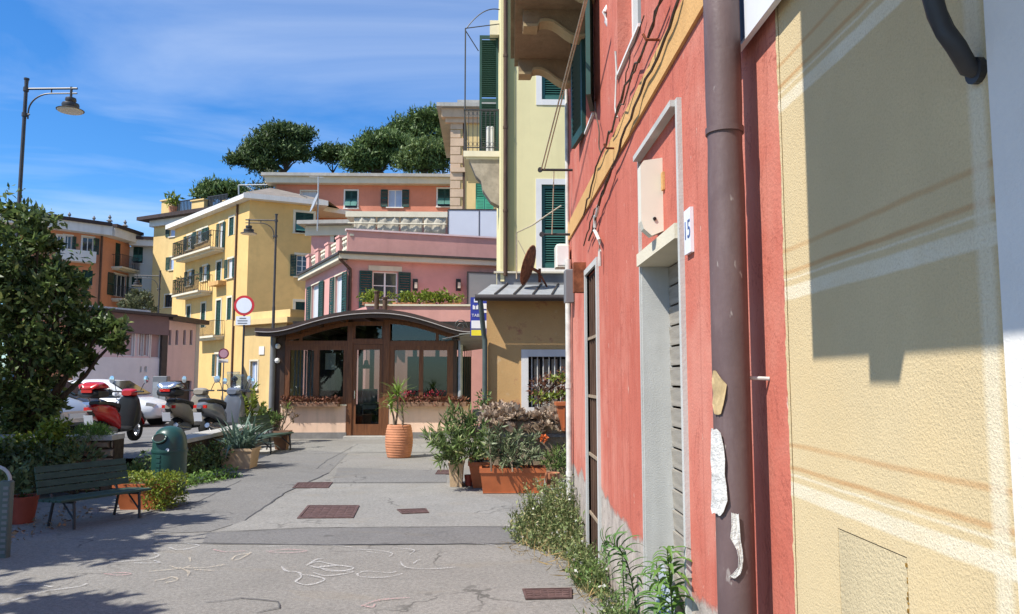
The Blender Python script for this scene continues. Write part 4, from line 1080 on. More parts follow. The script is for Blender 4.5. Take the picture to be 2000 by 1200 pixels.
m.box(xo, xl - 0.01, by_a, by_a + 0.03, rt - 0.035, rt); m.box(xo, xo + 0.03, by_a + 0.03, by_b, rt - 0.035, rt)
m.box(xo, xl - 0.01, by_a + 0.005, by_a + 0.025, zsl + 0.2, zsl + 0.222); m.box(xo + 0.005, xo + 0.025, by_a + 0.03, by_b, zsl + 0.2, zsl + 0.222)
ra = m.build('railing', 'iron', sbal)
bm_ = MB(); bm_.box(-0.008, 0.008, -0.008, 0.008, 0, rt - zsl - 0.16); t_ = bm_.build('baluster', 'iron', ra, local=True); me_ = t_.data; bpy.data.objects.remove(t_); off_ = world_off(ra)
for k in range(9): share('baluster', me_, ra, Vector((xo + 0.02 + k * (xl - xo - 0.04) / 8, by_a + 0.015, zsl + 0.13)) - off_)
for k in range(1, 19): share('baluster', me_, ra, Vector((xo + 0.015, by_a + 0.015 + k * 0.115, zsl + 0.13)) - off_)
m = MB()                                            # scrolls between the bars
for k in range(8):
    cx = xo + 0.02 + (k + 0.5) * (xl - xo - 0.04) / 8
    for zz in (rt - 0.10, zsl + 0.29):
        m.tube([(cx + 0.04 * math.cos(t2), by_a + 0.01, zz + 0.05 * math.sin(t2)) for t2 in [i * math.pi / 4 for i in range(9)]], 0.005, 5)
m.build('scrollwork', 'iron', ra)
Fs = Facade((xl, 23.2), (xl, PYY))
shz0, shz1 = zsl + 0.16, at(955, 70, 17.6).z
sd_ = thing('balcony_shutter', 'tall dark green louvred shutter open beside the side balcony', 'shutter', (xl, 17.6, shz0))
lw = xl - at(938, 200, 17.6).x
leaf_perp(Fs, 23.2 - 17.6, shz0, shz1, lw, math.radians(90), sd_, 'green_shutter', 'leaf')
m = MB(); pz = at(912, 55, 17.0).z
m.tube([(xo + 0.03, by_a + 0.02, zsl + 0.13), (xo + 0.03, by_a + 0.02, pz)], 0.016, 8)
m.tube([(xo + 0.03, by_a + 0.02, pz), (xl, by_a + 0.3, pz + 0.25)], 0.012, 8); m.tube([(xo + 0.03, by_a + 0.02, pz - 0.05), (xo + 0.33, by_a + 0.1, pz - 0.5)], 0.012, 8)
m.tube(hang((xo + 0.06, by_a, pz), (xl, by_a, pz + 0.45), -0.16), 0.012, 6)
m.build('awning_frame', 'iron', sbal, smooth=True)
m = MB(); m.bbox(xl - 0.30, xl - 0.12, by_a + 0.12, by_a + 0.3, zsl + 0.14, zsl + 0.75, 0.02); single('white_cabinet', m, 'white_paint', 'white upright box standing on the side balcony', 'box')
m = MB(); ap = at(965, 40, 17.4); m.box(ap.x - 0.1, xl - 0.003, 17.4, 18.4, ap.z - 0.35, ap.z); single('awning_box', m, 'cream_trim', 'ochre bracket block above the tall green shutter', 'block')

# ================================================================== OCHRE COTTAGE
CY = 13.0
cx0 = at(950, 700, CY).x
Fc = Facade((cx0, CY), (2.2, CY))
ct = thing('ochre_cottage', 'low ochre cottage with barred window and metal lean-to roof', 'house', (cx0, CY, 0))
cw = Fc.rect(1032, 697, 1113, 790); cw = (cw[0], cw[0] + 0.95, cw[2] - 0.05, cw[3])
ez = at(1030, 592, CY).z
m = MB(); Fc.wall(m, 0, Fc.len, 0, ez + 0.05, [cw], 0.13); m.quad((cx0, CY, 0), (cx0, CY, ez + 0.05), (cx0, PYY, ez + 0.4), (cx0, PYY, 0)); m.build('wall', 'ochre_wall', ct)
m = MB(); tw = 0.12; Fc.box(m, cw[0] - tw, cw[0], cw[2] - 0.1, cw[3] + tw, -0.10, 0.02); Fc.box(m, cw[0], cw[1] + tw, cw[3], cw[3] + tw, -0.10, 0.02); Fc.box(m, cw[0], cw[1] + tw, cw[2] - 0.1, cw[2], -0.1, 0.02); ww = m.build('window', 'white_trim', ct)
m = MB(); Fc.box(m, cw[0], cw[1], cw[2], cw[3], -0.13, -0.11); m.build('shutter_board', 'dark_room', ww)
m = MB()
for k in range(6): Fc.box(m, cw[0] + 0.1 + k * 0.15, cw[0] + 0.2 + k * 0.15, cw[2], cw[3] - 0.04, -0.11, -0.095)
m.build('louvre_leaf', 'weathered', ww)
b0 = MB(); b0.tube([(0, 0, 0), (0, 0, cw[3] - cw[2])], 0.011, 6); t_ = b0.build('bar', 'pvc_pale', ww, local=True); me_ = t_.data; bpy.data.objects.remove(t_)
for k in range(9): share('bar', me_, ww, Fc.p(cw[0] + 0.06 + k * 0.098, cw[2], -0.045) - world_off(ww))
m = MB(); Fc.box(m, cw[0], cw[1], cw[2] + 0.35, cw[2] + 0.38, -0.055, -0.035); m.build('cross_bar', 'pvc_pale', ww)
# lean-to roof of separate sheets
rl = at(930, 585, CY - 0.32).x; rz0 = at(1000, 579, CY - 0.32).z; rz1 = at(1000, 557, PYY - 0.05).z
rf = MB(); rf.hexa([(rl, CY - 0.30, rz0 - 0.05), (2.2, CY - 0.30, rz0 - 0.05), (2.2, PYY - 0.002, rz1 - 0.05), (rl + 0.35, PYY - 0.002, rz1 - 0.05), (rl, CY - 0.30, rz0), (2.2, CY - 0.30, rz0), (2.2, PYY - 0.002, rz1), (rl + 0.35, PYY - 0.002, rz1)])
roof = rf.build('roof', 'wood_dark', ct)
ns = 7
for k in range(ns):
    xa, xb = rl + (2.0 - rl) * k / ns, rl + (2.0 - rl) * (k + 1) / ns - 0.02
    sk = 0.25
    m = MB(); m.hexa([(xa, CY - 0.32, rz0 + 0.004), (xb, CY - 0.32, rz0 + 0.004), (xb + sk, PYY - 0.004, rz1 + 0.004), (xa + sk, PYY - 0.004, rz1 + 0.004), (xa, CY - 0.32, rz0 + 0.016), (xb, CY - 0.32, rz0 + 0.016), (xb + sk, PYY - 0.004, rz1 + 0.016), (xa + sk, PYY - 0.004, rz1 + 0.016)])
    m.build('roof_sheet', 'zinc', roof)
    m = MB(); m.hexa([(xb, CY - 0.32, rz0 + 0.004), (xb + 0.02, CY - 0.32, rz0 + 0.004), (xb + 0.02 + sk, PYY - 0.004, rz1 + 0.004), (xb + sk, PYY - 0.004, rz1 + 0.004), (xb, CY - 0.32, rz0 + 0.05), (xb + 0.02, CY - 0.32, rz0 + 0.05), (xb + 0.02 + sk, PYY - 0.004, rz1 + 0.05), (xb + sk, PYY - 0.004, rz1 + 0.05)])
    m.build('roof_seam', 'gutter', roof)
m = MB(); m.box(rl + 0.36, 2.2, PYY - 0.03, PYY - 0.021, rz1, rz1 + 0.22); m.build('flashing', 'lead_roof', roof)
m = MB(); m.box(rl + 0.30, 2.2, PYY - 0.10, PYY - 0.002, rz1 + 0.22, rz1 + 0.25); m.build('flashing_ledge', 'cream_trim', roof)
m = MB(); gy = CY - 0.37
m.tube([(rl - 0.02, gy, rz0 - 0.03), (2.2, gy, rz0 - 0.03)], 0.055, 12); m.build('gutter', 'gutter', roof, smooth=True)
dx_ = at(947, 700, CY - 0.08).x
m = MB(); m.tube([(rl + 0.06, gy, rz0 - 0.05), (rl + 0.08, gy + 0.02, rz0 - 0.16), (dx_ - 0.02, CY - 0.10, rz0 - 0.62), (dx_, CY - 0.08, rz0 - 0.72), (dx_, CY - 0.08, 0.05)], 0.042, 12)
m.build('rainwater_pipe', 'pipe_green', ct, smooth=True)
# rusty dish on the cottage roof
dc = at(1031, 518, 13.6); ds = thing('satellite_dish', 'rusty satellite dish seen edge-on above the cottage roof', 'satellite dish', (dc.x, dc.y, rz1 - 0.2))
ax = Vector((0.86, 0.35, -0.30)).normalized()
def dish(c, ax, R, mat, root_):
    c = Vector(c); a_ = ax.cross(Vector((0, 0, 1))).normalized(); b_ = ax.cross(a_)
    m_ = MB(); rings = 6; n = 20; vs = [c - ax * R * 0.18]
    for side in (0, 1):
        pass
    for i in range(1, rings + 1):
        r_ = R * i / rings
        for j in range(n):
            t2 = 2 * math.pi * j / n; vs.append(c + (a_ * math.cos(t2) + b_ * math.sin(t2)) * r_ + ax * (R * 0.18 * ((i / rings) ** 2 - 1)))
    fs = [(0, 1 + j, 1 + (j + 1) % n) for j in range(n)]
    for i in range(rings - 1):
        for j in range(n): fs.append((1 + i * n + j, 1 + (i + 1) * n + j, 1 + (i + 1) * n + (j + 1) % n, 1 + i * n + (j + 1) % n))
    m_.add(vs, fs); o_ = m_.build('reflector', mat, root_, smooth=True)
    md = o_.modifiers.new('thickness', 'SOLIDIFY'); md.thickness = 0.012; return o_
R_ = 0.37
dish(dc, Vector((-0.92, 0.28, 0.30)).normalized(), R_, 'rust', ds)
m = MB(); fp = at(1062, 548, 13.7); m.tube([dc + Vector((0.05, 0, -0.05)), at(1055, 533, 13.6)], 0.030, 8); m.tube([at(1054, 525, 13.6), at(1054, 552, 13.65)], 0.025, 8); m.tube([at(1056, 538, 13.6), at(1068, 560, 13.75)], 0.018, 8); m.build('mount', 'rust', ds, smooth=True)
m = MB(); m.tube([at(1009, 545, 13.7), at(1009, 455, 13.7), at(1040, 440, 13.5), at(1096, 402, 12.8)], 0.014, 6); m.tube([at(1012, 470, 13.7), at(1030, 505, 13.7), at(1045, 530, 13.7)], 0.008, 6)
single('aerial_mast', m, 'rope', 'thin bent mast with cables in front of the pale yellow house', 'aerial mast', smooth=True)
# tobacconist sign beside the cottage
ty = CY - 0.05
sg = thing('shop_sign', 'blue projecting shop sign with white tiles beside the cottage gutter', 'shop sign', tuple(at(938, 655, 13.6)))
a_, b_ = at(919, 581, 13.6), at(956, 657, 13.6)
m = MB(); m.box(a_.x, b_.x, 13.6, 13.68, b_.z, a_.z); m.build('panel', 'sign_blue', sg)
W_, H_ = b_.x - a_.x, a_.z - b_.z
def sgb(u0, u1, v0, v1, mat, name):
    m_ = MB(); m_.box(a_.x + W_ * u0, a_.x + W_ * u1, 13.594, 13.5995, a_.z - H_ * v1, a_.z - H_ * v0); m_.build(name, mat, sg)
for (u0, u1, v0, v1) in ((0.18, 0.42, 0.04, 0.13), (0.12, 0.40, 0.20, 0.31), (0.66, 0.92, 0.16, 0.30), (0.70, 0.92, 0.34, 0.40)): sgb(u0, u1, v0, v1, 'sign_white', 'white_tile')
sgb(0.05, 0.95, 0.60, 0.80, 'sign_white', 'white_field'); sgb(0.05, 0.62, 0.84, 0.985, 'sign_yellow', 'yellow_field')
text_part('T', 0.10, 'sign_blue', sg, (a_.x + W_ * 0.26, 13.593, a_.z - H_ * 0.255), (1, 0, 0), (0, 0, 1))
text_part('TABA', 0.075, 'sign_white', sg, (a_.x + W_ * 0.34, 13.593, a_.z - H_ * 0.47), (1, 0, 0), (0, 0, 1))
# ================================================================== CAFE PAVILION
KY = 19.6
def kx(px): return at(px, 740, KY).x
def kz(py): return at(700, py, KY).z
cf = thing('cafe_pavilion', 'brown timber and glass cafe pavilion with curved roof at street end', 'pavilion', (kx(715), KY, 0))
KB = 23.0
# low front walls with stone plinth
for (a, b) in ((550, 677), (759, 915)):
    m = MB(); m.box(kx(a), kx(b), KY, KY + 0.18, 0.16, kz(793)); w = m.build('front_wall', 'cafe_base', cf)
    m = MB(); m.box(kx(a) - 0.02, kx(b) + 0.02, KY - 0.03, KY + 0.2, 0, 0.16); m.build('plinth', 'stone_grey', w)
    m = MB(); m.box(kx(a) - 0.01, kx(b) + 0.01, KY - 0.03, KY + 0.19, kz(793), kz(790)); m.build('coping', 'cream_trim', w)
m = MB(); m.box(kx(550), kx(550) + 0.18, KY + 0.18, KB, 0.0, kz(793)); m.build('side_wall', 'cafe_base', cf)
m = MB(); m.box(kx(915) - 0.18, kx(915), KY + 0.18, KB, 0.0, kz(793)); m.build('side_wall', 'cafe_base', cf)
m = MB(); m.box(kx(552), kx(913), KY + 0.05, KB, 0.02, 0.10); m.build('floor', 'wood_floor', cf)
m = MB(); m.box(kx(676), kx(760), KY - 0.28, KY + 0.05, 0.0, 0.075); m.build('door_step', 'stone_step', cf)
# timber posts and rails
Y0, Y1 = KY + 0.02, KY + 0.13
def post(a, b, za, zb, name='post', y0=Y0, y1=Y1, mat='wood'):
    m_ = MB(); m_.box(kx(a), kx(b), y0, y1, za, zb); return m_.build(name, mat, cf)
zs, zt = kz(790), kz(676)
for a, b in ((555, 565), (611.5, 622), (670, 677), (760, 769.5), (818, 826), (873, 885)): post(a, b, zs, zt)
for a, b in ((677, 688), (748, 760)): post(a, b, 0.075, kz(640), 'door_post', KY - 0.01, KY + 0.15)
for a, b in ((565, 611.5), (622, 670), (769.5, 818), (826, 873)):
    post(a, b, zs, kz(775), 'sill_rail'); post(a, b, kz(684), zt, 'head_rail')
    m = MB(); m.box(kx(a), kx(b), KY + 0.06, KY + 0.075, kz(775), kz(684)); m.build('window_pane', 'cafe_glass', cf)
post(555, 677, zt, kz(666), 'transom', KY, KY + 0.15); post(760, 885, zt, kz(666), 'transom', KY, KY + 0.15); post(688, 748, kz(672), kz(662), 'transom', KY, KY + 0.15)
# corner boards, darker
post(536, 555, 0.16, kz(650), 'corner_post', KY + 0.01, KY + 0.14, 'wood_dark'); post(885, 892, zs, kz(650), 'corner_post', KY + 0.01, KY + 0.14, 'wood_dark')
# roof curve
RP = [(492, 640), (515, 642.5), (540, 641), (570, 634), (600, 624), (640, 613.5), (680, 607), (715, 604.5), (740, 604), (770, 606), (800, 611), (840, 622), (870, 632), (895, 639.5), (920, 641.5), (930, 640)]
def rcurve(px):
    for (a, za), (b, zb) in zip(RP, RP[1:]):
        if a <= px <= b: return za + (zb - za) * (px - a) / (b - a)
    return RP[-1][1]
yf, yb_ = KY - 0.75, KB + 0.1
def fx_(px): return at(px, 740, yf).x
def fz_(py): return at(700, py, yf).z
xs = np.linspace(495, 922, 48)
def smoothz(px): return sum(rcurve(min(max(px + d, 495), 928)) for d in (-14, -7, 0, 7, 14)) / 5
top = [(fx_(x), fz_(smoothz(x))) for x in xs]
def ribbon(name, y0, y1, up, down, mat, parent):
    m_ = MB(); n = len(top)
    vs = [(x, y0, z + up) for x, z in top] + [(x, y1, z + up) for x, z in top] + [(x, y0, z + down) for x, z in top] + [(x, y1, z + down) for x, z in top]
    fs = []
    for i in range(n - 1):
        fs += [(i, i + 1, n + i + 1, n + i), (2 * n + i + 1, 2 * n + i, 3 * n + i, 3 * n + i + 1), (2 * n + i, 2 * n + i + 1, i + 1, i), (n + i, n + i + 1, 3 * n + i + 1, 3 * n + i)]
    fs += [(0, n, 3 * n, 2 * n), (n - 1, 2 * n + n - 1, 3 * n + n - 1, 2 * n - 1)]
    m_.add(vs, fs); return m_.build(name, mat, parent, smooth=True)
rf = ribbon('roof', yf, yb_, 0.0, -0.085, 'roof_brown', cf)
ribbon('drip_edge', yf - 0.03, yf - 0.002, -0.085, -0.102, 'roof_edge', rf)
ribbon('soffit_beam', yf + 0.05, yf + 0.14, -0.088, -0.20, 'wood_dark', rf)
ribbon('back_beam', yb_ - 0.2, yb_ - 0.1, -0.088, -0.22, 'wood_dark', rf)
m = MB()
for k in range(9):
    i = 3 + k * 5; x, z = top[i]; m.box(x - 0.04, x + 0.04, yf + 0.15, yb_ - 0.21, z - 0.19, z - 0.088)
m.build('rafters', 'wood_dark', rf)
# gable lights under the arch
def arch_part(a, b, lo, gap, mat, name, y0, y1, parent):
    pts = []
    n = 12
    for k in range(n + 1):
        px = a + (b - a) * k / n; pts.append((kx(px), max(kz(lo) + 0.005, np.interp(kx(px), [t_[0] for t_ in top], [t_[1] for t_ in top]) - gap)))
    vs = [(kx(a), kz(lo))] + [(kx(b), kz(lo))] + pts[::-1]
    m_ = MB(); m_.prism([(x, y0, z) for x, z in vs], (0, y1 - y0, 0)); return m_.build(name, mat, parent)
# frame board filling the gable with holes left for the lights: built as strips
def strip(pA, pB, w, name='gable_rail', y0=KY + 0.01, y1=KY + 0.12):
    m_ = MB()
    for i in range(len(pA) - 1):
        (xa, za), (xb, zb) = pA[i], pA[i + 1]
        m_.hexa([(xa, y0, za - w), (xb, y0, zb - w), (xb, y1, zb - w), (xa, y1, za - w), (xa, y0, za), (xb, y0, zb), (xb, y1, zb), (xa, y1, za)])
    return m_.build(name, 'wood', cf)
def topz(px): return float(np.interp(kx(px), [t_[0] for t_ in top], [t_[1] for t_ in top]))
def lo_arch(px): return topz(px) - 0.20
for a, b in ((556, 677), (760, 884)):
    pp = [(kx(x), lo_arch(x)) for x in np.linspace(a, b, 14) if lo_arch(x) > kz(666)]
    strip(pp, None, 0.09); 
    strip([(x, z + 0.13) for x, z in pp], None, 0.125, 'gable_board', KY + 0.02, KY + 0.10)
    arch_part(a + 4, b - 2, 665, 0.27, 'cafe_glass', 'gable_pane', KY + 0.06, KY + 0.072, cf)
m = MB(); m.box(kx(688), kx(748), KY + 0.05, KY + 0.065, kz(661), kz(636)); m.build('gable_pane', 'cafe_glass', cf)
post(688, 748, kz(636), kz(628), 'gable_rail'); post(688, 692, kz(661), kz(636), 'gable_stile'); post(744, 748, kz(661), kz(636), 'gable_stile')
for a, b in ((677, 689), (747, 760)): post(a, b, kz(640), topz(a) - 0.2, 'king_post')
post(850, 856, kz(666), lo_arch(853) - 0.02, 'gable_stile'); post(582, 588, kz(666), lo_arch(585) - 0.02, 'gable_stile')
m = MB(); pp = [kx(x) for x in np.linspace(540, 890, 20)]
# door
dr = MB(); da, db = 688.5, 747.5
for a, b, c, e in ((da, da + 7, 849, 673), (db - 7, db, 849, 673), (da + 7, db - 7, 849, 829), (da + 7, db - 7, 683, 673)): dr.box(kx(a), kx(b), KY + 0.02, KY + 0.08, kz(c) if c < 849 else 0.085, kz(e))
door = dr.build('door', 'wood', cf)
m = MB(); m.box(kx(da + 7), kx(db - 7), KY + 0.04, KY + 0.055, kz(829), kz(683)); m.build('pane', 'cafe_glass', door)
m = MB(); m.tube([(kx(da + 5), KY - 0.02, 1.0), (kx(da + 5), KY - 0.02, 1.2)], 0.012, 8); m.build('handle', 'chrome', door)
# back of the room: dark posts, open between them
for a in (556, 600, 648, 700, 722, 760, 806, 850, 880):
    m = MB(); m.box(kx(a) * 1.17, kx(a) * 1.17 + 0.12, KB - 0.12, KB, 0.1, 2.75); m.build('back_post', 'wood_dark', cf)
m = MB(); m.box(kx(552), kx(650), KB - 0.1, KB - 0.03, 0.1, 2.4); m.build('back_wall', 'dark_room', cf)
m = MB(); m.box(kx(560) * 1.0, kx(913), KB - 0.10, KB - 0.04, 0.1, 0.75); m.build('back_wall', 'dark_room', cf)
m = MB(); m.box(kx(545) * 1.1, kx(913), KB - 0.1, KB - 0.04, 2.35, 3.2); m.build('dark_backing', 'dark_room', cf)  # near-black sheet added so the room behind the gable panes looks darker
m = MB(); m.box(kx(770), kx(913), KB - 0.3, KB - 0.12, 0.1, 2.15); m.build('teal_screen', 'cloth_teal', cf)
# curtain strips and poster seen through the left windows
m = MB()
for k in range(6): m.box(kx(567 + k * 7), kx(570.5 + k * 7), KY + 0.35, KY + 0.37, kz(775), kz(684))
m.build('curtain', 'curtain', cf)
m = MB(); m.box(kx(632), kx(652), KY + 0.16, KY + 0.165, kz(722), kz(690)); m.build('menu_board', 'white_trim', cf)
# pendant lamp
pl = MB(); lx = kx(700); pl.lathe([(0.02, 0.22), (0.05, 0.2), (0.07, 0.1), (0.22, 0.0), (0.21, -0.01)], 18, (lx, KY + 1.2, 1.78)); pl.tube([(lx, KY + 1.2, 2.0), (lx, KY + 1.2, 2.9)], 0.006, 6)
single('pendant_lamp', pl, 'iron', 'dark bell-shaped pendant lamp hanging inside the cafe', 'pendant lamp', smooth=True)
# stacked chairs and a table inside
def chair_at(x, y, z, rz, label):
    c = thing('cafe_chair', label, 'chair', (x, y, z), rz, 'chairs inside the cafe')
    m_ = MB(); m_.box(-0.2, 0.2, -0.2, 0.2, 0.42, 0.45); m_.build('seat', 'wood_dark', c, local=True)
    m_ = MB(); m_.box(-0.2, 0.2, 0.18, 0.2, 0.6, 0.85); m_.box(-0.2, -0.17, 0.18, 0.2, 0.45, 0.6); m_.box(0.17, 0.2, 0.18, 0.2, 0.45, 0.6); m_.build('backrest', 'curtain', c, local=True)
    for sx in (-1, 1):
        for sy in (-1, 1):
            m_ = MB(); m_.tube([(sx * 0.17, sy * 0.17, 0.42), (sx * 0.19, sy * 0.19, 0)], 0.013, 6); m_.build('leg', 'iron', c, local=True)
for k in range(3): chair_at(kx(706), KY + 1.1, 0.10 + k * 0.14, math.radians(205), ['lowest', 'middle', 'topmost'][k] + ' dark cafe chair in the stack behind the door')
tb = thing('cafe_table', 'round dark table inside the cafe behind the door', 'table', (kx(735), KY + 1.8, 0.1))
m = MB(); m.lathe([(0.0, 0.72), (0.36, 0.72), (0.36, 0.75), (0.0, 0.75)], 20); m.build('tabletop', 'wood_dark', tb, local=True)
m = MB(); m.tube([(0, 0, 0.02), (0, 0, 0.72)], 0.03, 8); m.lathe([(0.0, 0.0), (0.22, 0.0), (0.22, 0.02), (0.0, 0.02)], 16); m.build('pedestal', 'iron', tb, local=True)
# grey rainwater pipe and lean-to canopy with scroll bracket on the right
m = MB(); cxx = kx(899); m.tube([(cxx, KY + 0.02, kz(800)), (cxx, KY + 0.02, kz(665))], 0.06, 12); m.build('rainwater_pipe', 'zinc', cf, smooth=True)
m = MB(); m.tube([(kx(532), KY - 0.02, 0.1), (kx(532), KY - 0.02, kz(652))], 0.07, 12); m.build('rainwater_pipe', 'grey_plastic', cf, smooth=True)
for k in range(4): post(906 + k * 3.2, 907.6 + k * 3.2, zs, kz(665), 'side_slat', KY + 0.25 + k * 0.5, KY + 0.33 + k * 0.5, 'wood_dark')
for yy in (693, 721): 
    m = MB(); m.lathe([(0.0, -0.07), (0.05, -0.05), (0.07, 0.0), (0.05, 0.05), (0.0, 0.07)], 12, (kx(542), KY - 0.06, kz(yy - 16))); m.build('globe_light', 'white_paint', cf, smooth=True)
cn_ = thing('side_canopy', 'small grey canopy on scrolled iron brackets right of the cafe', 'canopy', tuple(at(925, 670, 18.6)))
a_, b_ = at(905, 668, 19.4), at(950, 655, 18.2)
m = MB(); m.hexa([(kx(900), 18.2, kz(660)), (kx(962), 18.2, kz(654)), (kx(962), 20.6, kz(676)), (kx(900), 20.6, kz(684)), (kx(900), 18.2, kz(658)), (kx(962), 18.2, kz(652)), (kx(962), 20.6, kz(674)), (kx(900), 20.6, kz(682))]); m.build('sheet', 'lead_roof', cn_)
for yy in (18.25, 19.3):
    m = MB(); c0 = Vector((kx(902), yy, kz(655)))
    m.tube([(kx(870), yy, kz(668)), (kx(930), yy, kz(655))], 0.018, 6)
    m.tube([c0 + Vector((0.16 * math.cos(t2) * (1 - t2 / 12), 0, 0.15 + 0.16 * math.sin(t2) * (1 - t2 / 12))) for t2 in [i * 0.45 for i in range(18)]], 0.012, 5)
    m.build('scroll_bracket', 'iron', cn_)
# planters of dry plants on the cafe wall
for (a, b, lab) in ((553, 665, 'brown trough of dried plants on the left cafe wall'), (765, 912, 'brown trough of dried plants on the right cafe wall')):
    tr = thing('window_box', lab, 'planter', (kx((a + b) / 2), KY - 0.1, kz(793)), group='troughs on the cafe wall')
    m = MB(); m.bbox(kx(a), kx(b), KY - 0.17, KY - 0.035, kz(794), kz(785), 0.015); m.build('trough', 'trough_brown', tr)
    g_ = np.random.default_rng(int(a)); n = int((b - a) * 9)
    pts = np.column_stack([g_.uniform(kx(a), kx(b), n), g_.uniform(KY - 0.17, KY - 0.02, n), kz(789) + g_.uniform(0, 1, n) ** 1.5 * 0.16])
    leaves('dry_plants', pts, 0.085, 'leaf_russet', tr, 0.5, 0.6, seed=int(a), kind='stuff')
    if a > 700:
        n = 130; pts = np.column_stack([g_.choice([kx(787), kx(800), kx(822), kx(835), kx(848), kx(862)], n) + g_.normal(0, 0.07, n), g_.uniform(KY - 0.15, KY - 0.02, n), kz(785) + g_.uniform(0.05, 0.28, n)])
        leaves('flowers', pts, 0.06, 'flower_red', tr, 0.8, 0.4, seed=5, kind='stuff')

# ================================================================== PINK HOUSE behind the cafe
PKY = 27.0
c_ = at(678, 497, PKY); l_ = at(597, 540, 32.8); r_ = at(985, 511, 28.6)
Fpr = Facade((c_.x, c_.y), (r_.x, r_.y)); Fpl = Facade((l_.x, l_.y), (c_.x, c_.y))
pk = thing('pink_house', 'pink house with balustraded roof terrace and green shutters behind the cafe', 'house', (c_.x, c_.y, 0))
gz = c_.z                                          # gutter height
dw = Fpr.rect(727, 531, 776, 640); dw = (dw[0], dw[1], dw[2], dw[3])
gw = Fpr.rect(910, 537, 985, 640)
m = MB(); Fpr.wall(m, 0, Fpr.len + 3, 0, gz, [dw], 0.14)
lw1 = Fpl.rect(608, 556, 624, 660); lw2 = Fpl.rect(654, 538, 670, 640)
Fpl.wall(m, 0, Fpl.len, 0, gz, [lw1, lw2], 0.14)
m.build('wall', 'pink_house', pk)
w = window(pk, Fpr, *dw, trim=None, frame='white_paint', mull=1, bars=3, shut='LR', sill=False, curtain=None)
m = MB(); Fpr.box(m, dw[0] - 0.15, dw[1] + 0.15, dw[3] + 0.02, dw[3] + 0.2, 0.001, 0.04); m.build('lintel', 'cream_trim', pk)
for lw in (lw1, lw2): 
    window(pk, Fpl, *lw, trim='cream_trim', shut='LR', mull=0, sill=False, tw=0.05, curtain='curtain')
# awning panel far right and lamps
m = MB(); Fpr.box(m, gw[0], gw[1] + 1, gw[2], gw[3], 0.3, 0.34); m.build('sun_screen', 'panel_grey', pk)
m = MB(); Fpr.box(m, gw[0] - 0.05, gw[0] + 0.0, gw[2], gw[3] + 0.05, 0.29, 0.35); Fpr.box(m, gw[0], gw[1] + 1, gw[3], gw[3] + 0.05, 0.29, 0.35); m.build('screen_frame', 'gutter', pk)
for px in (811, 895):
    u, z = Fpr.px(px, 556); m = MB(); Fpr.box(m, u - 0.09, u + 0.09, z - 0.24, z + 0.20, 0.001, 0.03); Fpr.box(m, u - 0.06, u + 0.06, z - 0.16, z + 0.1, 0.03, 0.14); o = m.build('wall_lamp', 'iron', pk)
    m = MB(); Fpr.box(m, u - 0.05, u + 0.05, z - 0.15, z + 0.06, 0.14, 0.15); m.build('lamp_pane', 'cream_trim', o)
# gutter and cornice
m = MB(); Fpr.box(m, -0.3, Fpr.len + 3, gz - 0.20, gz - 0.02, 0.0, 0.28); Fpl.box(m, -0.2, Fpl.len + 0.25, gz - 0.20, gz - 0.02, 0.0, 0.28); m.build('cornice', 'cream_trim', pk)
m = MB(); Fpr.box(m, -0.35, Fpr.len + 3, gz - 0.02, gz + 0.06, -0.1, 0.36); Fpl.box(m, -0.2, Fpl.len + 0.33, gz - 0.019, gz + 0.059, -0.1, 0.36); m.build('gutter', 'gutter', pk)
p_ = Fpl.p(Fpl.len + 0.15, gz, 0.3); q_ = Fpr.p(0.12, gz - 0.7, 0.08)
m = MB(); m.tube([p_, p_ - Vector((0, 0, 0.2)), q_ + Vector((0, 0, 0.15)), q_, Vector((q_.x, q_.y, 0))], 0.055, 8); m.build('downpipe', 'old_door', pk, smooth=True)
# terrace parapet: solid on the right front, balustrade on the left
pz = at(690, 450, PKY).z
m = MB(); Fpr.box(m, 0.0, Fpr.len + 3, gz + 0.06, pz, -0.2, 0.0); m.build('parapet', 'pink_house', pk)
m = MB(); Fpr.box(m, -0.06, Fpr.len + 3, pz, pz + 0.06, -0.25, 0.05); m.build('coping', 'pink_pale', pk)
n = 4
for k in range(n):
    u0 = Fpl.len * (k / (n - 0.0)); 
    m = MB(); Fpl.box(m, u0 + 0.05, u0 + 0.55, gz + 0.06, pz - 0.08, -0.3, 0.0); Fpl.box(m, u0, u0 + 0.6, pz - 0.08, pz, -0.33, 0.03); m.build('pier', 'pink_house', pk)
    uu0, uu1 = u0 + 0.56, Fpl.len * ((k + 1) / n) + 0.05
    m = MB(); Fpl.box(m, uu0, uu1, gz + 0.06, gz + 0.12, -0.22, -0.08); Fpl.box(m, uu0, uu1, pz - 0.2, pz - 0.12, -0.22, -0.08)
    nb = 4
    for j in range(nb):
        um = uu0 + (uu1 - uu0) * (j + 0.5) / nb; c = Fpl.p(um, 0, -0.15)
        m.lathe([(0.03, gz + 0.12), (0.10, gz + 0.26), (0.035, gz + 0.40), (0.10, gz + 0.52), (0.03, pz - 0.2)], 8, (c.x, c.y, 0))
    m.build('balustrade', 'cream_trim', pk)
m = MB(); m.quad(Fpl.p(0, gz + 0.05, -0.05), Fpl.p(Fpl.len, gz + 0.05, -0.05), Fpr.p(Fpr.len + 3, gz + 0.05, -0.05), Fpr.p(Fpr.len + 3, gz + 0.05, -9)); m.build('terrace_floor', 'concrete', pk)
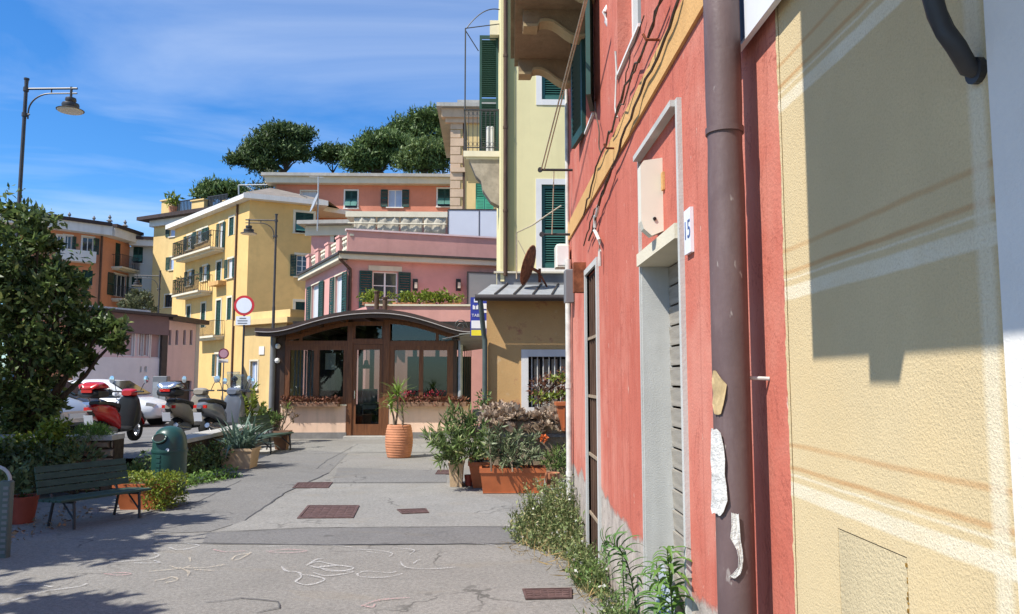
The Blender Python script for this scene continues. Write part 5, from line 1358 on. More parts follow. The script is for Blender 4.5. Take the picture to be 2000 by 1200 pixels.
# upper set-back storey
ut = at(640, 428, 32.0).z; ul = at(609, 430, 33.5); ur = at(690, 430, 31.0)
Fu = Facade((ul.x, ul.y), (2.0, 32.5)); uw = Fu.rect(652, 448, 690, 520)
m = MB(); Fu.wall(m, 0, Fu.len, gz, ut, [uw], 0.14); m.build('upper_wall', 'pink_house', pk)
window(pk, Fu, *uw, trim='cream_trim', shut='C', sill=False, tw=0.16)
m = MB(); Fu.box(m, -0.25, 2.6, ut - 0.45, ut - 0.02, 0.0, 0.12); m.build('upper_cornice', 'cream_trim', pk)
m = MB(); Fu.box(m, -0.5, Fu.len + 1, ut, ut + 0.16, -6, 0.5); m.build('upper_roof', 'slate_light', pk)
# rolled-out canvas awning on the terrace
aw = thing('terrace_awning', 'beige wrinkled canvas awning over the pink roof terrace', 'awning', tuple(at(770, 455, 30)))
aY = 30.2
A0, A1 = at(690, 424, aY), at(872, 424, aY); zb_ = at(770, 455, aY).z
for k in range(4):
    xa, xb = A0.x + (A1.x - A0.x) * k / 4 + 0.03, A0.x + (A1.x - A0.x) * (k + 1) / 4 - 0.03
    m = MB(); nn = 14; rows = []
    for j in range(5):
        t_ = j / 4
        rows.append([(xa + (xb - xa) * i / nn, aY + 0.025 * math.sin(i * 0.9 + k) + 0.015 * math.sin(i * 2.1 + j * 0.9), A0.z - (A0.z - zb_) * t_ - (0.05 * abs(math.sin(math.pi * i / nn * 2)) if j == 4 else 0)) for i in range(nn + 1)])
    vs = [v for r2 in rows for v in r2]; m.add(vs, [(j * (nn + 1) + i, (j + 1) * (nn + 1) + i, (j + 1) * (nn + 1) + i + 1, j * (nn + 1) + i + 1) for j in range(4) for i in range(nn)])
    o = m.build('canvas', 'awning', aw, smooth=True); o.modifiers.new('thickness', 'SOLIDIFY').thickness = 0.01
m = MB(); m.tube([(A0.x - 0.2, aY - 0.08, (A0.z + zb_) / 2 + 0.05), (A1.x, aY - 0.08, (A0.z + zb_) / 2 + 0.02)], 0.03, 6); m.box(A0.x - 0.3, A1.x + 0.2, aY - 0.05, aY + 2.0, A0.z + 0.0, A0.z + 0.22); m.build('frame', 'cream_trim', aw)
# white screen panels
ps = thing('screen_panels', 'pale grey-white privacy screen on the pink terrace', 'privacy screen', tuple(at(920, 462, 29.3)))
sY = 29.4
for a, b in ((876, 935), (936.5, 985)):
    p0, p1 = at(a, 411, sY), at(b, 465, sY); m = MB(); m.box(p0.x, p1.x, sY, sY + 0.03, p1.z - 0.3, p0.z); m.build('panel', 'panel_white', ps)
p0, p1 = at(875, 409.5, sY), at(985, 465, sY); m = MB(); m.box(p0.x, p1.x, sY - 0.02, sY + 0.05, p0.z - 0.02, p0.z + 0.02); m.box(p0.x - 0.02, p0.x + 0.02, sY - 0.02, sY + 0.05, p1.z - 0.3, p0.z - 0.02)
pm = at(935.7, 440, sY); m.box(pm.x - 0.015, pm.x + 0.015, sY - 0.02, sY + 0.05, p1.z - 0.3, p0.z - 0.02); m.build('frame', 'gutter', ps)
# low front terrace block of the pink house
TY = 24.6
t0, t1 = at(716, 598, TY), at(960, 598, TY)
lt = thing('low_terrace', 'low pink terrace block topped with bright plants behind cafe', 'terrace', (t0.x, TY, 0))
m = MB(); m.hexa([(t0.x, TY, 0), (0.9, TY, 0), (0.9, 28.5, 0), (t0.x - 1.0, 27, 0), (t0.x, TY, t0.z), (0.9, TY, t0.z), (0.9, 28.5, t0.z), (t0.x - 1.0, 27, t0.z)]); m.build('block', 'pink_house', lt)
m = MB(); m.box(t0.x - 0.05, 0.9, TY - 0.05, TY + 0.25, t0.z, t0.z + 0.06); m.build('coping', 'cream_trim', lt)
for k, (px, s_, mt) in enumerate(((725, 0.9, 'leaf_lime'), (792, 1.35, 'leaf_lime'), (838, 0.7, 'leaf_lime'), (880, 1.1, 'leaf_lime'))):
    p = at(px, 596, TY + 0.35); pt = thing('terrace_shrub', ['pale lime shrub left of the stove pipes on the terrace', 'largest lime green shrub on the pink terrace', 'small yellowish shrub between two larger terrace shrubs', 'lime shrub at the right end of the pink terrace'][k], 'shrub', (p.x, p.y, t0.z + 0.05), group='shrubs on the pink terrace')
    m = MB(); m.bbox(p.x - 0.3 * s_, p.x + 0.3 * s_, p.y - 0.12, p.y + 0.12, t0.z + 0.06, t0.z + 0.14, 0.01); m.build('pot', 'terracotta', pt)
    g_ = np.random.default_rng(50 + k); pts = np.vstack([blob((p.x + g_.uniform(-0.3, 0.3) * s_, p.y, t0.z + 0.22 + g_.uniform(0, 0.18)), (0.26 * s_, 0.25, 0.17), 60, g_) for _ in range(6)])
    leaves('foliage', pts, 0.13, mt, pt, 0.5, 0.4, seed=60 + k, kind='stuff')
for k, (px, top_) in enumerate(((736, 572), (752, 584))):
    p = at(px, top_, TY - 0.3); m = MB(); m.tube([(p.x, p.y, 2.9), (p.x, p.y, p.z)], 0.075, 10); m.tube([(p.x, p.y, p.z), (p.x, p.y, p.z + 0.05)], 0.10, 10)
    single('stove_pipe', m, 'old_door', ('taller' if k == 0 else 'shorter') + ' brown stove pipe behind the cafe roof', 'flue', 'stove pipes', smooth=True)
# ================================================================== FAR HOUSES
def slab_roof(root, F, u0, u1, z, over, th, back, mat='slate_light', name='roof'):
    m_ = MB(); F.box(m_, u0, u1, z, z + th, -back, over); return m_.build(name, mat, root)
# ---- orange-yellow corner house
c_ = at(488, 391, 45.0); l_ = at(342, 450, 54.2); r_ = at(612, 402, 46.5)
Fyl = Facade((l_.x, l_.y), (c_.x, c_.y)); Fyr = Facade((c_.x, c_.y), (r_.x, r_.y)); yz = c_.z
yh = thing('yellow_corner_house', 'orange-yellow corner house with two balconies and many green shutters', 'house', (c_.x, c_.y, 0))
L = {}
rects = {'a1': (365, 460, 375, 488), 'a2': (384, 450, 397, 475), 'a3': (399, 446, 405, 470), 'a4': (428, 436, 436, 485), 'a5': (448, 425, 457, 460),
         'b1': (366, 530, 375, 558), 'b2': (396, 520, 405, 548), 'b3': (423, 512, 432, 548), 'b4': (445, 506, 455, 543),
         'c1': (365, 598, 372, 622), 'c2': (393, 593, 401, 640), 'c3': (422, 587, 431, 655), 'c4': (444, 582, 452, 625), 'd1': (420, 692, 428, 735)}
HL = {k: Fyl.rect(*v) for k, v in rects.items()}
m = MB(); Fyl.wall(m, 0, Fyl.len, -1, yz, list(HL.values()), 0.2)
rr = {'e1': (577, 416, 612, 456), 'e2': (579, 499, 602, 541), 'e3': (577, 590, 597, 620), 'e4': (490, 705, 503, 738)}
HR = {k: Fyr.rect(*v) for k, v in rr.items()}
Fyr.wall(m, 0, Fyr.len, -1, yz, list(HR.values()), 0.2)
m.quad(Fyr.p(Fyr.len, -1), Fyr.p(Fyr.len, yz), Fyr.p(Fyr.len, yz, -9), Fyr.p(Fyr.len, -1, -9)); m.build('wall', 'yellow_house', yh)
for k, v in HL.items():
    closed = k in ('a5', 'c1', 'c2', 'c3', 'c4', 'b3')
    window(yh, Fyl, *v, trim='cream_trim', shut='C' if closed else 'LR', sill=not closed, mull=0 if not closed else 1, tw=0.12, curtain=None if closed else 'curtain')
for k, v in HR.items():
    if k == 'e1': window(yh, Fyr, *v, trim='cream_trim', shut='C', storm=True, tw=0.14)
    elif k == 'e2': window(yh, Fyr, *v, trim='cream_trim', shut='LR', bars=3, tw=0.14)
    elif k == 'e3': window(yh, Fyr, *v, trim='cream_trim', shut='C', tw=0.16)
    else: window(yh, Fyr, *v, trim='cream_trim', shut='', mull=1, pane='blind_blue', tw=0.12)
for (x0, x1, y) in ((362, 438, 496), (362, 414, 574)):
    u0 = Fyl.px(x0, y)[0]; u1 = Fyl.px(x1, y)[0]; z = Fyl.px((x0 + x1) / 2, y)[1]; balcony(yh, Fyl, u0, u1, z, 0.9, rail_h=1.0, bars=0.13, bw=0.013)
for k, (x0, x1, y) in enumerate(((364, 436, 494), (364, 412, 572))):
    ua, ub = Fyl.px(x0, y)[0], Fyl.px(x1, y)[0]; zz_ = Fyl.px((x0 + x1) / 2, y)[1]; gq = np.random.default_rng(70 + k); P_ = [Fyl.p(gq.uniform(ua, ub) if j % 3 else ua + gq.uniform(0, 1.2), zz_ + gq.uniform(0.15, 1.0), 0.72 + gq.normal() * 0.08) for j in range(110)]
    leaves('balcony_plants', np.array([tuple(q) for q in P_]), 0.2, 'leaf_tree', yh, 0.45, 0.2, None, 70 + k, 'stuff')
u0, u1 = Fyl.px(395, 655)[0], Fyl.px(438, 655)[0]; balcony(yh, Fyl, u0, u1, Fyl.px(415, 658)[1], 0.7, rail_h=0.9)
u0, z = Fyl.px(424, 553); m = MB(); Fyl.box(m, u0 - 0.1, u0 + 1.4, z - 0.25, z, 0.001, 0.5); m.build('ledge', 'ochre_band', yh)
m = MB(); uu = Fyl.px(460, 560)[0]; Fyl.box(m, uu - 0.06, uu + 0.06, 0, yz, 0.001, 0.1); m.build('downpipe', 'old_door', yh)
m = MB(); Fyl.box(m, -0.5, Fyl.len + 0.32, yz, yz + 0.30, -8, 0.5); m.build('eave', 'white_trim', yh)
m = MB(); Fyr.box(m, -0.42, Fyr.len + 0.8, yz + 0.003, yz + 0.302, -8, 0.5); m.build('eave', 'white_trim', yh)
# hipped roof of slates
apex = at(530, 367, 50); e0 = Fyl.p(-0.5, yz + 0.303, 0.5); e1 = Fyr.p(-0.40, yz + 0.303, 0.5); e2 = Fyr.p(Fyr.len + 0.8, yz + 0.303, 0.5)
m = MB(); a2 = Vector((apex.x - 6, apex.y + 7, apex.z)); m.add([e0, e1, e2, apex, a2, Vector((e2.x + 1, e2.y + 9, yz + 0.3)), Vector((e0.x, e0.y + 6, yz + 0.3))], [(1, 2, 3), (0, 1, 3, 4), (2, 5, 3), (5, 6, 4, 3), (0, 4, 6)]); m.build('roof', 'slate_tan', yh)
# low wing with curved corner in front
wl_, wr_ = at(478, 640, 36), at(560, 636, 34)
Fw = Facade((wl_.x, wl_.y), (wr_.x, wr_.y)); wz = at(520, 630, 35).z
ww_ = Fw.rect(489, 706, 503, 760); tb_ = Fw.rect(507, 677, 517, 693)
wg = thing('yellow_wing', 'low yellow annex with blue-framed window left of the cafe', 'annex', (wl_.x, wl_.y, 0))
m = MB(); Fw.wall(m, 0, Fw.len, -0.5, wz - 0.1, [ww_], 0.15); m.quad(Fw.p(0, -0.5), Fw.p(0, wz - 0.1), Fw.p(0, wz - 0.1, -5), Fw.p(0, -0.5, -5)); m.build('wall', 'tower_yellow', wg)
window(wg, Fw, *ww_, trim='cream_trim', shut='', pane='blind_blue', tw=0.08)
m = MB(); Fw.box(m, -0.35, Fw.len + 0.5, wz - 0.1, wz + 0.14, -5, 0.35); Fw.box(m, -0.2, Fw.len + 0.3, wz + 0.14, wz + 0.5, -5, 0.05); m.build('cornice', 'tower_yellow', wg)
m = MB(); Fw.box(m, *tb_, 0.001, 0.04); m.build('wall_plaque', 'white_trim', wg)
# ---- pale yellow tower house
TW = 60.0
a_, b_ = at(301, 440, TW + 3), at(440, 440, TW - 1)
Ft = Facade((a_.x, a_.y), (b_.x, b_.y)); tz_ = at(340, 428, TW + 2).z
th_ = thing('tower_house', 'pale yellow house with roof terrace behind the corner house', 'house', (a_.x, a_.y, 0))
tw_ = [Ft.rect(332, 440, 346, 462), Ft.rect(332, 502, 346, 527), Ft.rect(322, 576, 342, 600)]
m = MB(); Ft.wall(m, 0, Ft.len, -1, tz_, tw_, 0.2); m.quad(Ft.p(0, -1), Ft.p(0, tz_), Ft.p(0, tz_, -10), Ft.p(0, -1, -10)); m.build('wall', 'tower_yellow', th_)
for k, v in enumerate(tw_): window(th_, Ft, *v, trim='cream_trim' if k else None, shut='L' if k < 2 else '', pane='blind_blue' if k < 2 else 'window_glass', mull=0 if k < 2 else 3, tw=0.1, frame='white_paint' if k < 2 else 'iron')
m = MB(); Ft.box(m, -1.0, Ft.len, tz_, tz_ + 0.28, -10, 0.9); m.build('eave', 'roof_brown', th_)
m = MB(); Ft.box(m, -0.2, Ft.len, tz_ - 0.5, tz_, -0.3, 0.3); m.build('cornice', 'white_trim', th_)
for x0, x1 in ((309, 329), (368, 392), (431, 458)):
    r4 = Ft.rect(x0, 391, x1, 416); m = MB(); Ft.box(m, r4[0], r4[1], tz_ + 0.28, r4[3], -1.1, -0.3); Ft.box(m, r4[0] - 0.08, r4[1] + 0.08, r4[3], r4[3] + 0.1, -1.2, -0.2); m.build('terrace_pier', 'tower_yellow', th_)
rz_ = Ft.px(340, 391)[1]
for (x0, x1) in ((329, 368), (392, 431)):
    m = MB()
    u0, u1 = Ft.px(x0, 400)[0], Ft.px(x1, 400)[0]
    for k in range(14): uu = u0 + (u1 - u0) * (k + 0.5) / 14; Ft.box(m, uu - 0.03, uu + 0.03, tz_ + 0.28, rz_, -0.7, -0.64)
    Ft.box(m, u0, u1, rz_, rz_ + 0.07, -0.72, -0.62)
    m.build('terrace_railing', 'iron', th_)
p = at(338, 398, TW + 1.0); pp = thing('terrace_plant', 'small green potted palm on the tower house terrace', 'plant', (p.x, p.y, tz_ + 0.28))
g_ = np.random.default_rng(5); m = MB(); m.lathe([(0.25, 0), (0.35, 0.5)], 10, (p.x, p.y, tz_ + 0.28)); m.build('pot', 'terracotta', pp)
leaves('foliage', blob((p.x, p.y, tz_ + 1.3), (0.6, 0.6, 0.6), 120, g_, 0.2), 0.45, 'leaf_lime', pp, 0.3, 0.4, seed=4, kind='stuff')
# ---- orange and white houses far left
OY = 62.0
a_, c_, d_, e_ = at(40, 441, 56), at(203, 462, 60), at(254, 474, 63.5), at(312, 478, 64)
F1 = Facade((a_.x, a_.y), (c_.x, c_.y)); F2 = Facade((c_.x, c_.y), (d_.x, d_.y)); F3 = Facade((d_.x, d_.y), (e_.x, e_.y))
oz = c_.z
oh = thing('orange_house', 'orange apartment house with white balconies behind the dark tree', 'house', (a_.x, a_.y, 0))
h1 = [F1.rect(112, 461, 124, 490), F1.rect(125, 461, 140, 490), F1.rect(161, 464, 182, 496), F1.rect(160, 528, 181, 557)]
h2 = [F2.rect(225, 475, 235, 522), F2.rect(222, 537, 246, 580)]
m = MB(); F1.wall(m, 0, F1.len, -1, oz, h1, 0.2); F2.wall(m, 0, F2.len, -1, oz, h2, 0.2); m.build('wall', 'orange_house', oh)
for k, v in enumerate(h1): window(oh, F1, *v, trim=None if k == 3 else 'white_trim', shut='C' if k == 3 else ('R' if k else ''), tw=0.12, sill=False)
window(oh, F2, *h2[0], trim=None, shut='C', sill=False); window(oh, F2, *h2[1], trim='white_trim', shut='LR', sill=False, mull=2)
r4 = F1.rect(108, 491, 180, 513); m = MB(); F1.box(m, r4[0], r4[1], r4[2], r4[3], 0.001, 0.9); m.build('balcony_front', 'white_trim', oh)
for y, px0, px1 in ((525, 217, 253), (586, 217, 247)):
    balcony(oh, F2, F2.px(px0, y)[0], F2.px(px1, y)[0], F2.px(235, y)[1], 0.9)
m = MB(); uu = F1.len - 0.1; F1.box(m, uu - 0.12, uu, 0, oz, 0.001, 0.14); m.build('downpipe', 'old_door', oh)
m = MB(); F1.box(m, -3, F1.len + 0.3, oz, oz + 0.7, -0.1, 0.9); F2.box(m, -0.05, F2.len + 0.1, oz + 0.003, oz + 0.702, -0.1, 0.9); m.build('eave', 'white_trim', oh)
m = MB(); F1.box(m, -3, F1.len + 0.2, oz + 0.7, oz + 0.95, -9, 1.1); F2.box(m, -0.1, F2.len + 0.1, oz + 0.702, oz + 0.952, -9, 1.1); m.build('roof', 'roof_brown', oh)
wh = thing('white_house', 'pale grey-white house between the orange house and tower house', 'house', (d_.x, d_.y, 0))
h3 = [F3.rect(260, 482, 279, 514), F3.rect(257, 541, 277, 562)]
m = MB(); F3.wall(m, 0, F3.len, -1, oz - 0.2, h3, 0.2); m.build('wall', 'white_house', wh)
window(wh, F3, *h3[0], trim=None, shut='C', storm=True, smat='green_shutter'); window(wh, F3, *h3[1], trim=None, shut='C')
m = MB(); F3.box(m, 0.12, F3.len + 1, oz - 0.2, oz + 0.3, -8, 0.8); m.build('eave', 'white_trim', wh); m = MB(); F3.box(m, 0.12, F3.len + 1, oz + 0.3, oz + 0.55, -8, 0.95); m.build('roof', 'roof_brown', wh)
for k, (px, py, s_) in enumerate(((134, 433, 0.8), (182, 440, 0.8), (213, 438, 1.1), (243, 448, 1.0))):
    p = at(px, py + 18, OY); m = MB(); ch = thing('chimney', ['leftmost dark capped chimney', 'second chimney with dark cowl', 'tallest white chimney', 'rightmost slim white chimney'][k] + ' on the orange house roof', 'chimney', (p.x, p.y, p.z))
    m.box(p.x - 0.32 * s_, p.x + 0.32 * s_, p.y - 0.3, p.y + 0.3, oz + 0.5, p.z + 0.55); m.build('stack', 'white_trim' if k > 1 else 'orange_house', ch)
    m = MB(); m.lathe([(0.12, 0), (0.12, 0.4), (0.26, 0.45), (0.06, 0.62), (0.14, 0.75), (0.0, 1.0)], 10, (p.x, p.y, p.z + 0.55)); m.build('cowl', 'stone_grey', ch)
# ---- pinkish garage building
GY = 32.0
g0, g1, g2 = at(150, 590, 28.5), at(322, 620, 32.0), at(390, 634, 35.0)
Fg1 = Facade((g0.x, g0.y), (g1.x, g1.y)); Fg2 = Facade((g1.x, g1.y), (g2.x, g2.y)); gz_ = g1.z
gb = thing('garage_building', 'low pink and white flat-roofed building behind the white car', 'building', (g1.x, g1.y, 0))
H1 = [Fg1.rect(232, 640, 262, 696), Fg1.rect(271, 640, 279, 696), Fg1.rect(281, 640, 290, 696), Fg1.rect(295, 640, 315, 700), Fg1.rect(273, 716, 277, 727), Fg1.rect(282, 716, 287, 727)]
H2 = [Fg2.rect(x0, 645, x0 + 5, 674) for x0 in (329.5, 343, 358, 371)] + [Fg2.rect(331, 744, 373, 800)]
m = MB(); Fg1.wall(m, 0, Fg1.len, -0.5, at(300, 700, 31.5).z, [h for h in H1[4:]], 0.15); m.build('lower_wall', 'grey_white', gb)
m = MB(); zl = at(300, 700, 31.5).z; Fg1.wall(m, 0, Fg1.len, zl, gz_, H1[:4], 0.15, -0.004); m.build('upper_wall', 'pink_pale', gb)
m = MB(); Fg2.wall(m, 0.3, Fg2.len, -0.5, gz_ - 0.1, H2, 0.15); m.quad(Fg2.p(Fg2.len, -0.5), Fg2.p(Fg2.len, gz_ - 0.1), Fg2.p(Fg2.len, gz_ - 0.1, -4), Fg2.p(Fg2.len, -0.5, -4)); m.build('side_wall', 'pink_pale', gb)
for v in H1[:4]: window(gb, Fg1, *v, trim='white_trim', shut='', mull=0, pane='pink_dark', tw=0.04, sill=False, depth=0.1)
for v in H1[4:]: window(gb, Fg1, *v, trim=None, shut='', mull=0, sill=False)
for v in H2[:4]: window(gb, Fg2, *v, trim=None, shut='', mull=0, sill=False, frame='iron')
m = MB(); Fg2.box(m, H2[4][0], H2[4][1], H2[4][2], H2[4][3], -0.12, -0.08); m.build('garage_door', 'gutter', gb)
m = MB(); Fg1.box(m, Fg1.len - 0.18, Fg1.len + 0.1, -0.3, gz_ - 0.1, 0.0, 0.12); m.build('corner_column', 'gutter', gb)
plaster('fascia', (0.24, 0.17, 0.165), 0.12, 0.6)
m = MB(); Fg1.box(m, 0, Fg1.len + 0.1, gz_ - 0.75, gz_, 0.0, 0.16); m.build('fascia', 'fascia', gb)
m = MB(); Fg1.box(m, -1, Fg1.len + 0.2, gz_, gz_ + 0.1, -6, 0.5); Fg2.box(m, 0, Fg2.len + 0.2, gz_ - 0.097, gz_ + 0.097, -4, 0.35); m.build('roof', 'gutter', gb)
m = MB(); Fg1.box(m, 0.8, Fg1.len - 0.2, gz_ + 0.101, gz_ + 0.28, -6, -0.6); m.build('roof_kerb', 'white_trim', gb)
m = MB(); Fg2.box(m, Fg2.len - 0.32, Fg2.len - 0.001, -0.3, gz_ - 0.1, 0.001, 0.02); m.build('pale_quoin', 'white_house', gb)
# ---- coral house behind, cream house with quoins
KY2 = 50.0
a_, b_ = at(540, 352, KY2), at(905, 345, KY2)
Fk = Facade((a_.x, KY2), (b_.x, KY2)); kz_ = at(700, 362, KY2).z
kh = thing('coral_house', 'coral house with green shutters under a cream cornice, on the slope', 'house', (a_.x, KY2, 0))
kw = [Fk.rect(588, 374, 620, 410), Fk.rect(674, 373, 698, 407), Fk.rect(758, 371, 785, 405), Fk.rect(855, 369, 882, 404)]
m = MB(); Fk.wall(m, 0, Fk.len, -1, kz_, kw, 0.2); m.quad(Fk.p(0, -1), Fk.p(0, kz_), Fk.p(0, kz_, -9), Fk.p(0, -1, -9)); m.build('wall', 'coral_far', kh)
window(kh, Fk, *kw[0], trim='cream_trim', shut='', pane='curtain', mull=0)
window(kh, Fk, *kw[1], trim='white_trim', shut='C', storm=True); window(kh, Fk, *kw[2], trim=None, shut='LR', pane='blind_blue', curtain='blind_blue'); window(kh, Fk, *kw[3], trim='white_trim', shut='C', storm=True)
m = MB(); Fk.box(m, -0.6, Fk.len, kz_, kz_ + 0.42, -0.3, 0.55); m.build('cornice', 'cream_trim', kh)
m = MB(); Fk.box(m, -0.8, Fk.len, kz_ + 0.42, kz_ + 0.62, -9, 0.75); m.build('roof', 'slate_light', kh)
QY = 40.0
a_, b_ = at(880, 400, QY), at(1100, 400, QY)
Fq = Facade((a_.x, QY), (b_.x, QY)); qz = at(880, 215, QY).z
qh = thing('quoined_house', 'cream house with stone corner blocks behind the side balcony', 'house', (a_.x, QY, 0))
qw = Fq.rect(929, 356, 964, 420)
m = MB(); Fq.wall(m, 0, Fq.len, 0, qz, [qw], 0.2); m.quad(Fq.p(0, 0), Fq.p(0, qz), Fq.p(0, qz, -9), Fq.p(0, 0, -9)); m.build('wall', 'tower_yellow', qh)
window(qh, Fq, *qw, trim=None, shut='C', storm=True, smat='green_shutter_bright', sill=False)
z = at(880, 470, QY).z; k = 0
while z < qz - 0.7:
    wd = 0.66 if k % 2 else 0.50
    m = MB(); Fq.box(m, -0.03, wd, z + 0.02, z + 0.44, 0.001, 0.05 + 0.01 * (k % 3)); m.build('corner_block', 'quoin', qh); z += 0.46; k += 1
m = MB(); Fq.box(m, -0.5, Fq.len, qz - 0.5, qz - 0.02, -0.1, 0.35); Fq.box(m, -0.3, Fq.len, qz - 0.75, qz - 0.5, -0.1, 0.2); m.build('cornice', 'quoin', qh)
m = MB(); Fq.box(m, -0.75, Fq.len, qz, qz + 0.2, -9, 0.6); m.build('eave', 'slate_light', qh)
m = MB(); Fq.box(m, 0.3, Fq.len, qz + 0.2, qz + 0.75, -9, -0.5); m.build('roof', 'slate_light', qh)
m = MB(); zc = at(890, 333, QY).z; Fq.box(m, 0.0, Fq.len, zc - 0.12, zc + 0.12, 0.065, 0.16); m.build('string_course', 'quoin', qh)
uu = Fq.px(906, 300)[0]; m = MB(); Fq.box(m, uu - 0.06, uu + 0.06, 2, qz - 0.5, 0.001, 0.06); m.build('downpipe', 'old_door', qh)
# grey satellite dish and aerial on the pink house
dc = at(613, 396, 31.5); ds = thing('satellite_dish', 'grey satellite dish on the pink house roof edge', 'satellite dish', (dc.x, dc.y, dc.z - 0.6))
dish(dc, Vector((-0.8, -0.35, 0.3)).normalized(), 0.42, 'zinc', ds)
m = MB(); p = at(622, 345, 31.5); q = at(620, 452, 31.5); m.tube([q, p], 0.03, 8); m.tube([at(604, 346, 31.5), at(632, 347, 31.5)], 0.015, 6); m.tube([at(600, 386, 31.0), at(585, 380, 30.6)], 0.02, 6); m.build('mast', 'zinc', ds, smooth=True)
m = MB(); a2, b2 = at(466, 362, 62), at(590, 361, 62); m.tube([at(467, 395, 62), a2], 0.06, 6); m.tube([a2, at(540, 361, 62)], 0.05, 6); m.tube([at(478, 362, 62), at(500, 376, 62)], 0.04, 6)
single('roof_aerial', m, 'zinc', 'thin horizontal roof aerial above the tower house terrace', 'aerial', smooth=True)

# ================================================================== HILL
m = MB(); nx, ny = 26, 14; vs = []
for j in range(ny):
    for i in range(nx):
        x = -48 + 78 * i / (nx - 1); y = 66 + 120 * j / (ny - 1)
        ex = max(0, 1 - abs((x + 8) / 34) ** 2.5); ey = min(1, max(0, (y - 66) / 24))
        vs.append((x, y, -0.5 + 18.5 * ex * (ey * ey * (3 - 2 * ey)) + random.uniform(-0.4, 0.4)))
m.add(vs, [(j * nx + i, j * nx + i + 1, (j + 1) * nx + i + 1, (j + 1) * nx + i) for j in range(ny - 1) for i in range(nx - 1)])
simple('hill', (0.05, 0.07, 0.025), 0.95, 0.1, var=0.4, scale=0.3)
struct('hill', m, 'hill')

# ================================================================== PARKING, LOW WALLS, STEPS
m = MB(); ys = [-8, 11.74, 11.76, 16, 18, 20, 22, 24, 30, 60]; P = []
for y in ys: P += [(-40, y, park_z(y) if y < 30 else 0.012), (-5.25 if y > 11.75 else -6.8, y, park_z(y) if y < 30 else 0.012)]
vs = P; m.add(vs, [(2 * i, 2 * i + 1, 2 * i + 3, 2 * i + 2) for i in range(len(ys) - 1)])
m.add([(-5.25, y, park_z(y)) for y in ys[1:8]] + [(-5.25, y, -0.1) for y in ys[1:8]], [(i, i + 1, 7 + i + 1, 7 + i) for i in range(6)])
struct('parking', m, 'asphalt_mid')
def stone_wall(name, label, a, b, z0, z1, th, seed, rows, mat='rubble', cap=True, lwid=0.34):
    F = Facade(a, b); r0 = thing(name, label, 'low wall', (a[0], a[1], z0)); gg = np.random.default_rng(seed)
    m_ = MB(); F.box(m_, 0, F.len, z0, z1 - 0.06, -th, -0.03); m_.build('core', 'soil', r0)
    zz = z0; hrow = (z1 - 0.06 - z0) / rows
    for r2 in range(rows):
        u = -gg.uniform(0, 0.1)
        while u < F.len - 0.03:
            w = min(gg.uniform(0.6, 1.4) * lwid, F.len - max(u, 0))
            u0, u1 = max(u, 0) + 0.006, max(u, 0) + w - 0.006; za, zb = zz + 0.005, zz + hrow - 0.006 + gg.uniform(-0.004, 0.002); d = gg.uniform(-0.015, 0.03); j = lambda: gg.uniform(-0.012, 0.012)
            ms = MB(); c = 0.022
            f = [F.p(u0 + j(), za, -0.04), F.p(u1 + j(), za, -0.04), F.p(u1 + j(), zb, -0.04), F.p(u0 + j(), zb, -0.04)]
            t2 = [F.p(u0 + c + j() * 0.5, za + c, d), F.p(u1 - c + j() * 0.5, za + c, d), F.p(u1 - c + j() * 0.5, zb - c, d), F.p(u0 + c + j() * 0.5, zb - c, d)]
            ms.add(f + t2, [(4, 5, 6, 7), (0, 1, 5, 4), (1, 2, 6, 5), (2, 3, 7, 6), (3, 0, 4, 7)])
            ms.build('stone', mat if gg.uniform() < 0.6 else 'rubble_pale', r0); u = max(u, 0) + w
        zz += hrow
    if cap:
        u = 0.0
        while u < F.len - 0.05:
            w = min(gg.uniform(0.6, 1.0), F.len - u); ms = MB(); dz_ = gg.uniform(-0.008, 0.008); F.box(ms, u + 0.004, u + w - 0.004, z1 - 0.06, z1 + dz_, -th - 0.03, 0.04); ms.build('coping_stone', 'stone_step', r0); u += w
    return r0
stone_wall('low_wall', 'low rubble wall behind the bench, overgrown with plants', (-9.5, 10.3), (-5.02, 10.55), 0, 0.74, 0.35, 3, 6, lwid=0.24)
stone_wall('low_wall', 'low rubble wall with pale coping beyond the green bin', (-5.02, 15.8), (-4.92, 11.75), 0, 0.58, 0.3, 4, 5, lwid=0.24)
m = MB()
for k in range(3):
    z0 = k * 0.11; m = MB(); m.bbox(-5.55 - 0.42 * k, -4.95 - 0.42 * k + 0.0, 10.62, 11.72, 0.0 if k == 0 else z0 - 0.02, z0 + 0.11, 0.012); o = single('stone_step', m, 'stone_step', ['lowest', 'middle', 'top'][k] + ' stone step between the low walls leading up to the parking', 'step', 'steps up to the parking')
m = MB(); m.bbox(-6.85, -5.93 - 0.3, 10.58, 11.76, 0.2, 0.335, 0.01); struct('landing', m, 'concrete')
m = MB(); p = gnd(265, 912); m.bbox(-4.92, -4.40, 10.15, 11.05, 0.0, 0.07, 0.02); struct('paving_slab', m, 'stone_step')

